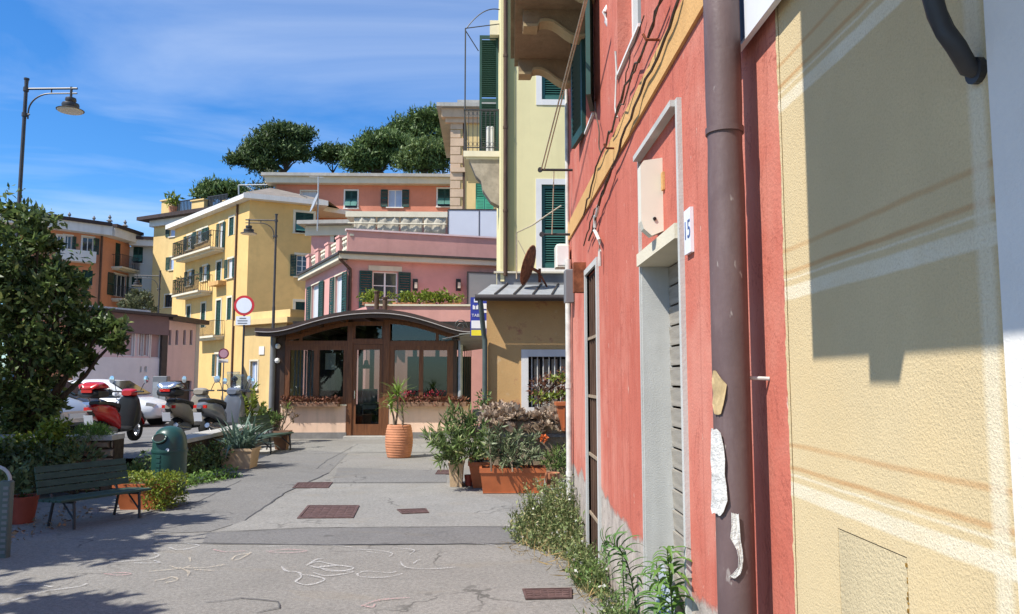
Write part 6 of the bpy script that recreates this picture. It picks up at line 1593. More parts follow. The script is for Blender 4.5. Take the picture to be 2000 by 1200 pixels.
# ================================================================== STREET LAMPS
def lamp_post(px, ytop, Y, side, label, armpx, base=0.0):
    p = at(px, ytop, Y); H = p.z - base
    r0 = thing('street_lamp', label, 'street lamp', (p.x, p.y, base), group='curved-arm street lamps')
    L = abs(at(px + armpx, ytop, Y).x - p.x); s = side
    m_ = MB(); m_.tube([(0, 0, 0), (0, 0, 0.9), (0, 0, 0.95), (0, 0, H * 0.55), (0, 0, H * 0.56), (0, 0, H - 0.12), (0, 0, H)], [0.075, 0.075, 0.05, 0.05, 0.04, 0.036, 0.042], 12); m_.build('pole', 'lamp_iron', r0, smooth=True, local=True)
    m_ = MB(); m_.tube([(0, 0, H), (0, 0, H + 0.03)], 0.055, 10); m_.tube([(0, 0, H - L * 0.75), (0, 0, H - L * 0.68)], 0.055, 10); m_.tube([(0, 0, H - L * 0.24), (0, 0, H - L * 0.16)], 0.055, 10); m_.build('collar', 'lamp_iron', r0, local=True)
    m_ = MB(); za = H - L * 0.19; m_.tube([(0, 0, za), (s * L, 0, za + L * 0.02)], 0.024, 8)
    zc = za - L * 0.09
    m_.tube([(s * L * 0.07, 0, H - L * 0.80), (s * L * 0.07, 0, H - L * 0.65)] + [(s * L * (0.07 + 0.42 * (1 - math.cos(t2))), 0, H - L * 0.65 + (zc - H + L * 0.65) * math.sin(t2)) for t2 in [i * math.pi / 20 for i in range(1, 11)]] + [(s * L, 0, zc + L * 0.01)], 0.016, 8)
    m_.tube([(0, 0, H - L * 0.71), (s * L * 0.10, 0, H - L * 0.71)], 0.018, 6); m_.tube([(s * L * 0.5, 0, za), (s * L * 0.5, 0, zc)], 0.014, 6); m_.build('arm', 'lamp_iron', r0, smooth=True, local=True)
    lx = s * L * 0.885; m_ = MB(); m_.tube([(lx, 0, za + L * 0.05), (lx, 0, za - L * 0.19)], 0.026, 8)
    m_.lathe([(0.02, 0.0), (0.10, -0.01), (0.11, -0.06), (0.085, -0.11), (0.16, -0.13), (0.17, -0.17), (0.155, -0.22), (0.27, -0.27), (0.265, -0.28), (0.15, -0.245)], 22, (lx, 0, za - L * 0.17)); m_.build('lamp_shade', 'lamp_iron', r0, smooth=True, local=True)
    m_ = MB(); m_.lathe([(0.0, -0.25), (0.25, -0.272), (0.24, -0.30), (0.0, -0.31)], 20, (lx, 0, za - L * 0.17)); m_.build('lens', 'lamp_glass', r0, smooth=True, local=True)
    return r0
lamp_post(52, 156, 16.0, 1, 'tall dark street lamp with curved arm at far left', 100, 0.25)
lamp_post(540, 420, 25.8, -1, 'dark street lamp with curved arm in front of the yellow corner house', -60)
lamp_post(313, 530, 38.7, -1, 'distant street lamp in front of the pale tower house', -50)
# ================================================================== TRAFFIC SIGNS
def ring_sign(c, R, root_, face, rim, band=0.2):
    m_ = MB(); m_.disc(c, (0, 1, 0), R, 0.02, 32); m_.build('disc', rim, root_, smooth=False)
    m_ = MB(); m_.disc(Vector(c) + Vector((0, -0.013, 0)), (0, 1, 0), R * (1 - band), 0.008, 32); m_.build('face', face, root_)
c = at(477, 597, 23.7); ts = thing('traffic_sign', 'round white traffic sign with red rim and plate below', 'traffic sign', (c.x, c.y, 0), group='traffic signs')
m = MB(); m.tube([(c.x, c.y + 0.04, 0), (c.x, c.y + 0.04, c.z + 0.3)], 0.032, 10); m.build('pole', 'iron', ts, smooth=True)
ring_sign(c, 0.31, ts, 'sign_white', 'sign_red', 0.24)
a_, b_ = at(461, 618, 23.7), at(489, 635, 23.7); m = MB(); m.box(a_.x, b_.x, c.y - 0.01, c.y + 0.01, b_.z, a_.z); pn = m.build('plate', 'sign_white', ts)
for k, (u0, u1) in enumerate(((0.25, 0.7), (0.12, 0.8), (0.14, 0.78))):
    m = MB(); m.box(a_.x + (b_.x - a_.x) * u0, a_.x + (b_.x - a_.x) * u1, c.y - 0.014, c.y - 0.0105, a_.z - 0.05 - k * 0.075 - 0.03, a_.z - 0.05 - k * 0.075); m.build('text_line', 'grey_plastic', pn)
c = at(437, 691, 36); ts = thing('traffic_sign', 'small round no-parking sign with dark rim at the far corner', 'traffic sign', (c.x, c.y, 0), group='traffic signs')
m = MB(); m.tube([(c.x, c.y + 0.04, 0), (c.x, c.y + 0.04, c.z)], 0.03, 8); m.build('pole', 'zinc', ts, smooth=True)
simple('sign_mauve', (0.42, 0.25, 0.32), 0.4, 0.4, var=0.05); simple('sign_plum', (0.16, 0.03, 0.06), 0.4, 0.4, var=0.05)
ring_sign(c, 0.24, ts, 'sign_mauve', 'sign_plum', 0.22)
m = MB(); m.box(c.x - 0.22, c.x + 0.22, c.y - 0.01, c.y + 0.01, c.z - 0.42, c.z - 0.25); m.build('plate', 'white_trim', ts)
m = MB(); p = at(458, 745, 24.5); m.tube([(p.x, p.y, 0), (p.x, p.y, p.z + 0.05)], [0.09, 0.05], 10); m.lathe([(0.05, 0), (0.1, 0.04), (0.1, 0.1), (0.0, 0.18)], 12, (p.x, p.y, p.z)); single('bollard', m, 'iron', 'black iron bollard beside the parked scooters', 'bollard', smooth=True)
m = MB(); p = at(312, 735, 27); q = at(312, 800, 27); m.bbox(p.x - 0.25, p.x + 0.25, p.y, p.y + 0.3, 0, p.z, 0.02)
ub = thing('utility_cabinet', 'grey utility cabinet beside the white car', 'cabinet', (p.x, p.y, 0)); m.build('case', 'grey_plastic', ub); m = MB(); m.box(p.x - 0.22, p.x - 0.03, p.y - 0.006, p.y, 0.15, p.z - 0.2); m.box(p.x + 0.03, p.x + 0.22, p.y - 0.006, p.y, 0.15, p.z - 0.2); m.build('doors', 'zinc', ub)
# ================================================================== VEHICLES
def wheel(parent, x, y, z, r, w, rim='chrome'):
    m_ = MB(); ri = r * 0.62
    prof = [(ri, -w / 2), (r * 0.95, -w / 2), (r, -w * 0.3), (r, w * 0.3), (r * 0.95, w / 2), (ri, w / 2), (ri, -w / 2)]
    n = 22
    for (rr, yy) in prof:
        for j in range(n): t2 = 2 * math.pi * j / n; m_.v.append((x + rr * math.cos(t2), y + yy, z + rr * math.sin(t2)))
    for i in range(len(prof) - 1):
        for j in range(n): q = (j + 1) % n; m_.f.append((i * n + j, i * n + q, (i + 1) * n + q, (i + 1) * n + j))
    ty = m_.build('wheel', 'rubber', parent, smooth=True, local=True)
    m_ = MB(); m_.tube([(x, y - w * 0.32, z), (x, y + w * 0.32, z)], ri * 0.28, 12)
    for k in range(5):
        a_ = 2 * math.pi * k / 5; m_.obox((x + math.cos(a_) * ri * 0.6, y, z + math.sin(a_) * ri * 0.6), (math.cos(a_) * ri * 0.42, 0, math.sin(a_) * ri * 0.42), (-math.sin(a_) * ri * 0.1, 0, math.cos(a_) * ri * 0.1), (0, w * 0.34, 0))
    for j in range(n):
        a0, a1 = 2 * math.pi * j / n, 2 * math.pi * (j + 1) / n
        m_.add([(x + ri * k_ * math.cos(a), y + s_ * w * 0.4, z + ri * k_ * math.sin(a)) for a in (a0, a1) for k_ in (0.86, 1.0) for s_ in (-1, 1)], [(0, 1, 5, 4), (2, 6, 7, 3), (0, 4, 6, 2), (1, 3, 7, 5)])
    m_.build('rim', rim, ty, local=True)
def loft(m_, rings):
    n = len(rings[0]); k = len(m_.v)
    for r_ in rings: m_.v.extend([tuple(p) for p in r_])
    for i in range(len(rings) - 1):
        for j in range(n): q = (j + 1) % n; m_.f.append((k + i * n + j, k + i * n + q, k + (i + 1) * n + q, k + (i + 1) * n + j))
    m_.f.append(tuple(k + j for j in range(n - 1, -1, -1))); m_.f.append(tuple(k + (len(rings) - 1) * n + j for j in range(n)))
def sring(x, hw, z0, z1, n=14, p=3.2, tilt=0.0):     # rounded-square section in the y-z plane
    cz, hz = (z0 + z1) / 2, (z1 - z0) / 2; out_ = []
    for j in range(n):
        a_ = 2 * math.pi * j / n; c, s_ = math.cos(a_), math.sin(a_)
        zz = cz + hz * math.copysign(abs(s_) ** (2 / p), s_)
        out_.append((x + tilt * (zz - cz), hw * math.copysign(abs(c) ** (2 / p), c), zz))
    return out_
simple('car_dark', (0.03, 0.032, 0.036), 0.22, 0.6, var=0.04)
def car(label, loc, rz, paint, group):
    r0 = thing('parked_car', label, 'car', loc, rz, group)
    m_ = MB()                                        # lower body, nose towards +x
    st = [(-1.78, 0.66, 0.40, 0.78), (-1.74, 0.76, 0.26, 0.92), (-1.5, 0.81, 0.22, 0.97), (-0.9, 0.83, 0.20, 0.95), (0.0, 0.83, 0.20, 0.93), (0.7, 0.83, 0.20, 0.93), (1.05, 0.82, 0.20, 0.90), (1.4, 0.79, 0.22, 0.80), (1.66, 0.72, 0.26, 0.68), (1.76, 0.60, 0.34, 0.58)]
    loft(m_, [sring(x, hw, a_, b_, 20, 4.5) for x, hw, a_, b_ in st]); m_.build('body', paint, r0, smooth=True, local=True)
    m_ = MB(); gs = [(-1.72, 0.60, 0.90, 0.98), (-1.52, 0.68, 0.88, 1.32), (-1.2, 0.66, 0.88, 1.44), (-0.5, 0.655, 0.88, 1.475), (0.15, 0.65, 0.88, 1.44), (0.55, 0.66, 0.88, 1.22), (0.95, 0.70, 0.86, 0.93)]
    loft(m_, [sring(x, hw, a_, b_, 20, 3.6) for x, hw, a_, b_ in gs]); cb = m_.build('cabin', paint, r0, smooth=True, local=True)
    for s_ in (-1, 1):
        for pts in (((-1.30, 0.97), (-0.62, 0.97), (-0.58, 1.36), (-1.12, 1.34)), ((-0.55, 0.97), (0.62, 0.97), (0.12, 1.33), (-0.51, 1.36))):
            m_ = MB(); m_.prism([(x, s_ * (0.715 - (z - 0.97) * 0.10), z) for x, z in pts], (0, s_ * 0.012, 0)); m_.build('side_window', 'car_glass', r0, local=True)
        for x in (-0.10, -1.02):
            m_ = MB(); m_.box(x - 0.08, x + 0.08, s_ * 0.825, s_ * 0.85, 0.76, 0.79); m_.build('door_handle', 'black_plastic', r0, local=True)
        for x in (-0.58, 0.60):
            m_ = MB(); m_.box(x - 0.004, x + 0.004, s_ * 0.815, s_ * 0.834, 0.36, 0.92); m_.build('door_gap', 'black_plastic', r0, local=True)
        m_ = MB(); loft(m_, [sring(0.50, 0.04, 0.97, 1.06, 10), sring(0.60, 0.09, 0.94, 1.10, 10), sring(0.66, 0.06, 0.97, 1.07, 10)]); m_.v = [(v[0], v[1] + s_ * 0.84, v[2]) for v in m_.v]; m_.build('door_mirror', paint, r0, smooth=True, local=True)
        m_ = MB(); m_.obox((1.58, s_ * 0.58, 0.66), (0.10, -s_ * 0.05, -0.03), (0.02, s_ * 0.12, 0), (0.01, 0, 0.06)); m_.build('headlight', 'chrome', r0, local=True)
        m_ = MB(); m_.box(-1.77, -1.66, s_ * 0.60 - 0.07, s_ * 0.60 + 0.07, 0.72, 0.94); m_.build('tail_light', 'tail_red', r0, local=True)
        for x in (-1.12, 1.12):
            m_ = MB(); m_.tube([(x, s_ * 0.60, 0.30), (x, s_ * 0.838, 0.30)], 0.345, 22); m_.build('wheel_arch', 'black_plastic', r0, local=True)
            wheel(r0, x, s_ * 0.75, 0.295, 0.295, 0.19)
    m_ = MB(); m_.prism([(0.20, -0.55, 1.40), (0.20, 0.55, 1.40), (0.90, 0.62, 0.99), (0.90, -0.62, 0.99)], (0.02, 0, 0.02)); m_.build('windscreen', 'car_glass', r0, local=True)
    m_ = MB(); m_.prism([(-1.54, -0.52, 1.34), (-1.54, 0.52, 1.34), (-1.73, 0.55, 1.0), (-1.73, -0.55, 1.0)], (-0.025, 0, 0.01)); m_.build('rear_window', 'car_glass', r0, local=True)
    for xa, xb, za in ((1.745, 1.775, 0.42), (-1.80, -1.775, 0.56)): m_ = MB(); m_.box(xa, xb, -0.26, 0.26, za, za + 0.11); m_.build('licence_plate', 'sign_white', r0, local=True)
    return r0
def on_park(px, py):
    z = 0.3
    for _ in range(6): p = gnd(px, py, z); z = park_z(p.y)
    return p
cy = 25.0; cx_ = at(222, 740, cy).x
car('small white hatchback parked behind the red scooter', (cx_, cy, park_z(cy) + 0.005), math.radians(-5), 'car_white', 'parked cars')
p = at(100, 740, 17.5); car('silver car half hidden behind the dark tree', (p.x - 0.9, 17.3, park_z(17.3) + 0.005), math.radians(-8), 'car_silver', 'parked cars')
p = at(150, 740, 24); car('dark grey car between the tree and the red scooter', (p.x, 22.5, park_z(22.5) + 0.005), math.radians(10), 'car_dark', 'parked cars')

def scooter(label, loc, rz, paint, screen=False, case='black_plastic', case_top=None, shield=None, mirror='chrome', seat='black_plastic', topcase=True):
    r0 = thing('parked_scooter', label, 'scooter', loc, rz, 'scooters in the parking row')
    B = lambda m_, n, mt, sm=True: m_.build(n, mt, r0, smooth=sm, local=True)
    wheel(r0, -0.60, 0, 0.235, 0.235, 0.13); wheel(r0, 0.66, 0, 0.235, 0.235, 0.11)
    m_ = MB(); loft(m_, [sring(-0.98, 0.05, 0.66, 0.74), sring(-0.85, 0.13, 0.56, 0.79), sring(-0.60, 0.17, 0.46, 0.79), sring(-0.35, 0.17, 0.38, 0.74), sring(-0.12, 0.13, 0.26, 0.60), sring(-0.05, 0.10, 0.26, 0.40)]); B(m_, 'rear_fairing', paint)
    m_ = MB(); loft(m_, [sring(-0.85, 0.10, 0.76, 0.84), sring(-0.70, 0.15, 0.76, 0.86), sring(-0.40, 0.15, 0.73, 0.82), sring(-0.12, 0.12, 0.66, 0.78), sring(-0.05, 0.07, 0.60, 0.72)]); B(m_, 'seat', seat)
    m_ = MB(); loft(m_, [sring(-0.15, 0.15, 0.22, 0.30), sring(0.15, 0.16, 0.22, 0.29), sring(0.35, 0.15, 0.24, 0.34)]); B(m_, 'floorboard', 'black_plastic')
    m_ = MB(); loft(m_, [sring(0.30, 0.17, 0.24, 0.34, tilt=-0.3), sring(0.40, 0.21, 0.28, 0.90, tilt=-0.30), sring(0.50, 0.20, 0.36, 0.96, tilt=-0.30), sring(0.58, 0.12, 0.48, 0.90, tilt=-0.30)]); B(m_, 'leg_shield', shield or paint)
    m_ = MB(); loft(m_, [sring(0.28, 0.10, 0.92, 1.02), sring(0.38, 0.17, 0.90, 1.06), sring(0.48, 0.14, 0.90, 1.04), sring(0.54, 0.08, 0.93, 1.0)]); B(m_, 'handlebar_cowl', paint)
    m_ = MB(); m_.disc((0.545, 0, 0.965), (1, 0, 0.1), 0.065, 0.03, 16); B(m_, 'headlight', 'chrome')
    m_ = MB(); m_.tube([(0.30, -0.34, 1.00), (0.34, -0.2, 1.0), (0.38, 0, 0.98), (0.34, 0.2, 1.0), (0.30, 0.34, 1.00)], 0.016, 8); B(m_, 'handlebar', 'black_plastic')
    for s_ in (-1, 1):
        m_ = MB(); m_.tube([(0.34, s_ * 0.25, 1.0), (0.36, s_ * 0.30, 1.14), (0.35, s_ * 0.34, 1.19)], 0.008, 6); st_ = B(m_, 'mirror_stalk', 'black_plastic')
        m_ = MB(); m_.lathe([(0.0, -0.015), (0.075, -0.01), (0.075, 0.01), (0.0, 0.015)], 16, sx=1.0, sy=0.7); c_ = Matrix.Translation((0.35, s_ * 0.36, 1.24)) @ Matrix.Rotation(math.radians(90), 4, 'Y') ; m_.v = [tuple(c_ @ Vector(v)) for v in m_.v]; m_.build('mirror', mirror, st_, smooth=True, local=True)
        m_ = MB(); m_.tube([(0.48, s_ * 0.07, 0.55), (0.66, s_ * 0.07, 0.235)], 0.022, 8); B(m_, 'fork', 'chrome')
        m_ = MB(); m_.obox((-0.93, s_ * 0.09, 0.70), (0.02, 0, 0), (0, 0.045, 0), (0, 0, 0.03)); B(m_, 'rear_light', 'tail_red', False)
    m_ = MB()
    for k in range(7):
        a0, a1 = math.radians(20 + k * 20), math.radians(40 + k * 20)
        m_.hexa([(0.66 + q * math.cos(a), y_, 0.235 + q * math.sin(a)) for q in (0.25, 0.27) for (a, y_) in ((a0, -0.075), (a1, -0.075), (a1, 0.075), (a0, 0.075))])
    B(m_, 'mudguard', paint, False)
    m_ = MB(); m_.obox((-0.99, 0, 0.50), (0.03, 0, -0.10), (0, 0.07, 0), (0.004, 0, 0.001)); m_.obox((-0.93, 0, 0.62), (0.06, 0, -0.05), (0, 0.05, 0), (0.01, 0, 0.01)); B(m_, 'plate_holder', 'black_plastic', False)
    m_ = MB(); m_.obox((-1.005, 0, 0.50), (0.024, 0, -0.085), (0, 0.085, 0), (0.003, 0, 0.001)); B(m_, 'licence_plate', 'sign_white', False)
    m_ = MB(); m_.tube([(-0.35, -0.15, 0.24), (-0.75, -0.16, 0.28), (-0.95, -0.17, 0.34)], [0.03, 0.055, 0.05], 10); B(m_, 'exhaust', 'chrome')
    m_ = MB(); loft(m_, [sring(-0.62, 0.06, 0.20, 0.34), sring(-0.45, 0.10, 0.18, 0.38), sring(-0.15, 0.10, 0.18, 0.34)]); B(m_, 'engine', 'grey_plastic')
    if topcase:
        m_ = MB(); loft(m_, [sring(-1.10, 0.13, 0.92, 1.00), sring(-1.05, 0.20, 0.90, 1.06), sring(-0.85, 0.22, 0.89, 1.06), sring(-0.68, 0.19, 0.90, 1.06)]); tcx = B(m_, 'top_case', case)
        m_ = MB(); loft(m_, [sring(-1.10, 0.14, 1.06, 1.10), sring(-1.04, 0.205, 1.06, 1.17), sring(-0.86, 0.22, 1.06, 1.20), sring(-0.68, 0.18, 1.06, 1.14)]); m_.build('lid', case_top or case, tcx, smooth=True, local=True)
        m_ = MB(); m_.tube([(-0.8, 0.1, 0.82), (-0.88, 0.1, 0.89)], 0.012, 6); m_.tube([(-0.8, -0.1, 0.82), (-0.88, -0.1, 0.89)], 0.012, 6); m_.build('rack', 'chrome', tcx, local=True)
        m_ = MB(); m_.box(-1.115, -1.09, -0.10, 0.10, 1.0, 1.05); m_.build('reflector', 'tail_red', tcx, local=True)
    if screen:
        m_ = MB(); rows = []
        for j in range(6):
            t2 = j / 5; rows.append([(0.50 - 0.16 * t2 - 0.05 * abs(k) ** 2 * 0.3, 0.20 * k * (1 - 0.25 * t2), 0.98 + 0.42 * t2) for k in (-1, -0.5, 0, 0.5, 1)])
        m_.add([v for r_ in rows for v in r_], [(i * 5 + k, i * 5 + k + 1, (i + 1) * 5 + k + 1, (i + 1) * 5 + k) for i in range(5) for k in range(4)])
        o = B(m_, 'windscreen', 'screen_glass'); o.modifiers.new('thickness', 'SOLIDIFY').thickness = 0.004
    m_ = MB(); m_.tube([(-0.20, 0.0, 0.25), (-0.26, 0.18, 0.0)], 0.014, 6); B(m_, 'side_stand', 'iron')
    return r0
sy_ = 14.6; sx_ = at(234, 740, sy_).x
scooter('red scooter with red-lidded top case beside the low wall', (sx_, sy_, park_z(sy_) + 0.005), math.radians(86), 'red_paint', case='black_plastic', case_top='red_paint', mirror='mirror_blue', shield='black_plastic').scale = (0.93, 0.93, 0.95)
sy_ = 16.6; sx_ = at(376, 740, sy_).x
scooter('beige scooter with silver top case in the parking row', (sx_, sy_, park_z(sy_) + 0.005), math.radians(84), 'beige_paint', case='black_plastic', case_top='chrome', shield='beige_paint')
sx_ = at(440, 740, 16.4).x
scooter('dark grey scooter with clear windscreen, nearest the shrubs', (sx_, 16.4, park_z(16.4) + 0.005), math.radians(80), 'greyblue_paint', screen=True, topcase=False)
sx_ = at(450, 740, 18.0).x
scooter('black scooter with blue mirror behind the grey scooter', (sx_, 18.0, park_z(18.0) + 0.005), math.radians(76), 'black_plastic', screen=True, topcase=False, mirror='mirror_blue')

# ================================================================== BENCHES, BIN, POTS
def bench(label, loc, rz, Ln=1.25):
    r0 = thing('park_bench', label, 'bench', loc, rz, 'green slatted benches')        # length along local x, sitter faces -y
    for k in range(4):
        y = -0.24 + k * 0.125; m_ = MB(); m_.bbox(-Ln / 2, Ln / 2, y, y + 0.105, 0.335 - 0.006 * k, 0.365 - 0.006 * k, 0.006); m_.build('seat_slat', 'bench_green', r0, local=True)
    for k in range(4):
        z = 0.40 + k * 0.085; y = 0.26 + k * 0.028; m_ = MB(); m_.obox((0, y, z + 0.035), (Ln / 2, 0, 0), (0, 0.012, -0.004), (0, 0.012, 0.036)); m_.build('back_slat', 'bench_green', r0, local=True)
    for x in (-Ln * 0.36, Ln * 0.36):
        m_ = MB(); m_.tube([(x, -0.22, 0.33), (x, -0.24, 0.18), (x, -0.25, 0)], 0.018, 8); m_.build('leg', 'iron', r0, smooth=True, local=True)
        m_ = MB(); m_.tube([(x, 0.20, 0.31), (x, 0.24, 0.15), (x, 0.28, 0)], 0.018, 8); m_.build('leg', 'iron', r0, smooth=True, local=True)
        m_ = MB(); m_.tube([(x, -0.24, 0.32), (x, 0.22, 0.30), (x, 0.27, 0.40), (x, 0.37, 0.72)], 0.018, 8); m_.tube([(x, -0.23, 0.12), (x, 0.0, 0.30)], 0.012, 6); m_.build('side_frame', 'iron', r0, smooth=True, local=True)
    return r0
bench('dark green slatted bench in tree shade in front of the low wall', (-4.10, 8.32, 0.012), math.radians(60)).scale = (0.80, 0.80, 0.82)
p = gnd(528, 884); bench('far green slatted bench between the agave trough and brown pot', (p.x - 0.02, p.y, 0.012), math.radians(80))
# litter bin
p = gnd(328, 965); bn = thing('litter_bin', 'dark green domed litter bin with round mouth at left', 'litter bin', (p.x, p.y, 0)); bn.scale = (1, 1, 1.08)
m = MB(); R_ = 0.215; m.lathe([(0.0, 0.03), (R_ * 0.93, 0.03), (R_, 0.06), (R_, 0.52), (R_ * 0.985, 0.60), (R_ * 0.92, 0.68), (R_ * 0.78, 0.75), (R_ * 0.55, 0.79), (R_ * 0.25, 0.812), (0, 0.818)], 36); m.build('body', 'bin_green', bn, smooth=True, local=True)
m = MB(); m.lathe([(R_ * 0.7, 0.0), (R_ * 0.7, 0.03)], 20); m.build('foot', 'iron', bn, local=True)
m = MB(); m.lathe([(R_ + 0.008, 0.50), (R_ + 0.012, 0.52), (R_ + 0.008, 0.54)], 36); m.build('hoop', 'bin_green', bn, smooth=True, local=True)
md = Vector((-0.12, -0.82, 0.55)).normalized(); mc = Vector((-0.05, -0.198, 0.672)) + md * 0.010
sidev = md.cross(Vector((0, 0, 1))).normalized(); upv = sidev.cross(md)
m = MB(); ring = [mc + sidev * 0.088 * math.cos(a) + upv * 0.062 * math.sin(a) + md * 0.008 for a in [i * math.pi / 12 for i in range(25)]]; m.tube(ring, 0.011, 8); m.build('mouth_rim', 'bin_green', bn, smooth=True, local=True)
m = MB(); pts = [mc + sidev * 0.085 * math.cos(a) + upv * 0.059 * math.sin(a) + md * 0.012 for a in [i * math.pi / 12 for i in range(24)]]; m.prism(pts, md * -0.06); m.build('mouth', 'rubber', bn, local=True)
m = MB(); m.disc((0.055, -R_ * 0.975, 0.54), (-0.05, -1, 0), 0.022, 0.012, 16); m.build('sticker', 'sign_white', bn, local=True)
m = MB()
for k in range(6): m.obox((-0.06, -R_ * 0.965, 0.52 - k * 0.055), (0.028, -0.008, 0), (0, 0.006, 0), (0, 0, 0.018))
m.build('raised_emblem', 'bin_green', bn, local=True)
# tapered trough maker (world coordinates)
def trough(name, label, x0, x1, y0, y1, h, mat, taper=0.06, rim=0.03, cat='planter', z0=0.0, soil=True, group=None):
    r0 = thing(name, label, cat, ((x0 + x1) / 2, (y0 + y1) / 2, z0), group=group); t2 = taper; m_ = MB()
    b = [(x0 + t2, y0 + t2, z0), (x1 - t2, y0 + t2, z0), (x1 - t2, y1 - t2, z0), (x0 + t2, y1 - t2, z0)]; zt_ = z0 + h
    m_.hexa(b + [(x0, y0, zt_ - rim), (x1, y0, zt_ - rim), (x1, y1, zt_ - rim), (x0, y1, zt_ - rim)]); m_.build('body', mat, r0)
    e = 0.012; m_ = MB()
    for (a, b2, c, d) in ((x0 - e, x1 + e, y0 - e, y0 + 0.02), (x0 - e, x1 + e, y1 - 0.02, y1 + e), (x0 - e, x0 + 0.02, y0 + 0.02, y1 - 0.02), (x1 - 0.02, x1 + e, y0 + 0.02, y1 - 0.02)): m_.box(a, b2, c, d, zt_ - rim - 0.01, zt_)
    m_.build('rim', mat, r0)
    if soil: m_ = MB(); m_.box(x0 + 0.02, x1 - 0.02, y0 + 0.02, y1 - 0.02, zt_ - rim, zt_ - rim + 0.012); m_.build('soil', 'soil', r0)
    return r0
def pot(name, label, c, r, h, mat, ribs=0, top=None, cat='pot', group=None):
    r0 = thing(name, label, cat, c, group=group); prof = [(0.0, 0.0)]
    n = 46
    for k in range(n + 1):
        t2 = k / n; rr = r * (0.70 + 0.30 * math.sin(math.pi * (0.12 + 0.74 * t2)) ** 0.9) if ribs else r * (0.72 + 0.28 * t2)
        if ribs: rr += 0.011 * abs(math.sin(math.pi * ribs * t2)) - 0.005
        prof.append((rr, h * t2))
    prof += [(prof[-1][0] - 0.03, h), (prof[-1][0] - 0.035, h - 0.05), (0, h - 0.05)]
    m_ = MB(); m_.lathe(prof, 36); m_.build('body', mat, r0, smooth=True, local=True)
    m_ = MB(); m_.lathe([(0.0, h - 0.048), (prof[n + 1][0] - 0.034, h - 0.045)], 24); m_.build('soil', 'soil', r0, local=True)
    return r0
# big ribbed pot with yucca
p = gnd(779, 894); yp = pot('ribbed_pot', 'large ribbed terracotta pot standing in front of cafe', (p.x, p.y, 0.004), 0.262, 0.62, 'terracotta', 13)
yc = thing('yucca_plant', 'small yucca with two spiky crowns in the ribbed pot', 'plant', (p.x, p.y, 0.55))
g_ = np.random.default_rng(21)
def strap_mesh(L, w, bend, seg=5):
    m_ = MB(); rows = []; th = math.pi / 2 - 0.25; q = Vector((0, 0, 0))
    for i in range(seg + 1):
        t2 = i / seg; ww = w * (0.7 + 0.6 * t2 if t2 < 0.4 else 0.94 * (1 - (t2 - 0.4) / 0.6) + 0.03)
        rows.append([q + Vector((0, ww / 2, 0.15 * ww)), q, q + Vector((0, -ww / 2, 0.15 * ww))]); q = q + Vector((math.cos(th), 0, math.sin(th))) * (L / seg); th -= bend / seg
    m_.add([v for r_ in rows for v in r_], [(3 * i + k, 3 * i + k + 1, 3 * i + k + 4, 3 * i + k + 3) for i in range(seg) for k in (0, 1)])
    return m_
def proto(mb, mat, name='leaf'):
    o = mb.build(name, mat); me = o.data; bpy.data.objects.remove(o); return me
ylv = [proto(strap_mesh(0.36, 0.032, b), 'leaf_yucca') for b in (0.3, 0.7, 1.2)]
for k, (a, b, n, s_) in enumerate((((-0.10, 0.0, 0.02), (-0.16, 0.02, 0.40), 26, 1.15), ((-0.08, 0.03, 0.02), (-0.04, 0.03, 0.62), 42, 1.35), ((0.06, -0.02, 0.02), (0.05, 0.0, 0.32), 14, 0.75))):
    m = MB(); m.tube([a, tuple((Vector(a) + Vector(b)) / 2 + Vector((0.02, 0, 0))), b], [0.024, 0.018, 0.02], 8); sm_ = m.build('stem', 'bark_pale', yc, smooth=True, local=True)
    for j in range(n):
        tl = g_.uniform(-0.25, 1.5); share('leaf', ylv[j % 3], sm_, Vector(b) + Vector((0, 0, g_.uniform(-0.05, 0.04))), (0, tl, g_.uniform(0, 6.28)), (s_ * g_.uniform(0.7, 1.1),) * 3)
# yellow-green hedge planter by the bin
hp = trough('hedge_planter', 'orange planter with yellow-green hedge beside the litter bin', -4.28, -3.74, 9.05, 9.5, 0.30, 'terracotta_plastic')
g_ = np.random.default_rng(31)
pts = np.vstack([np.column_stack([g_.uniform(-4.30, -3.70, 900), g_.uniform(9.0, 9.56, 900), g_.uniform(0.29, 0.40, 900)]), np.column_stack([g_.uniform(-3.78, -3.60, 900), g_.uniform(8.98, 9.56, 900), g_.uniform(0.02, 0.38, 900)]), np.column_stack([g_.uniform(-3.92, -3.66, 500), g_.uniform(8.95, 9.05, 500), g_.uniform(0.02, 0.38, 500)])])
hd = thing('clipped_hedge', 'yellow-green clipped hedge spilling over the orange planter', 'hedge', (-4.0, 9.3, 0.3)); leaves('foliage', pts, 0.035, 'leaf_lime', hd, 0.6, 0.6, seed=32, kind='stuff')
# pot and post at far left
p = gnd(42, 1022); pot('flower_pot', 'reddish flower pot in deep shade at the left edge', (p.x, p.y, 0.0), 0.15, 0.28, 'pot_red', 0, cat='pot')
g_ = np.random.default_rng(33); pl_ = thing('pot_plant', 'dark leafy plant in the shaded reddish pot', 'plant', (p.x, p.y, 0.25)); leaves('foliage', blob((p.x, p.y, 0.45), (0.22, 0.2, 0.2), 260, g_, 0.2), 0.09, 'leaf_hedge', pl_, 0.45, 0.5, seed=3, kind='stuff')
p = gnd(6, 1090); ms = thing('metal_post', 'grey metal post with arched top at the left edge', 'post', (p.x, p.y, 0))
m = MB(); m.bbox(-0.05, 0.045, -0.03, 0.03, 0, 0.64, 0.008); m.build('upright', 'pipe_green', ms, local=True)
m = MB(); m.tube([(0.02 - 0.14 + 0.14 * math.cos(a), 0, 0.64 + 0.12 * math.sin(a)) for a in [i * math.pi / 10 for i in range(11)]], 0.015, 8); m.build('arch', 'zinc', ms, smooth=True, local=True)
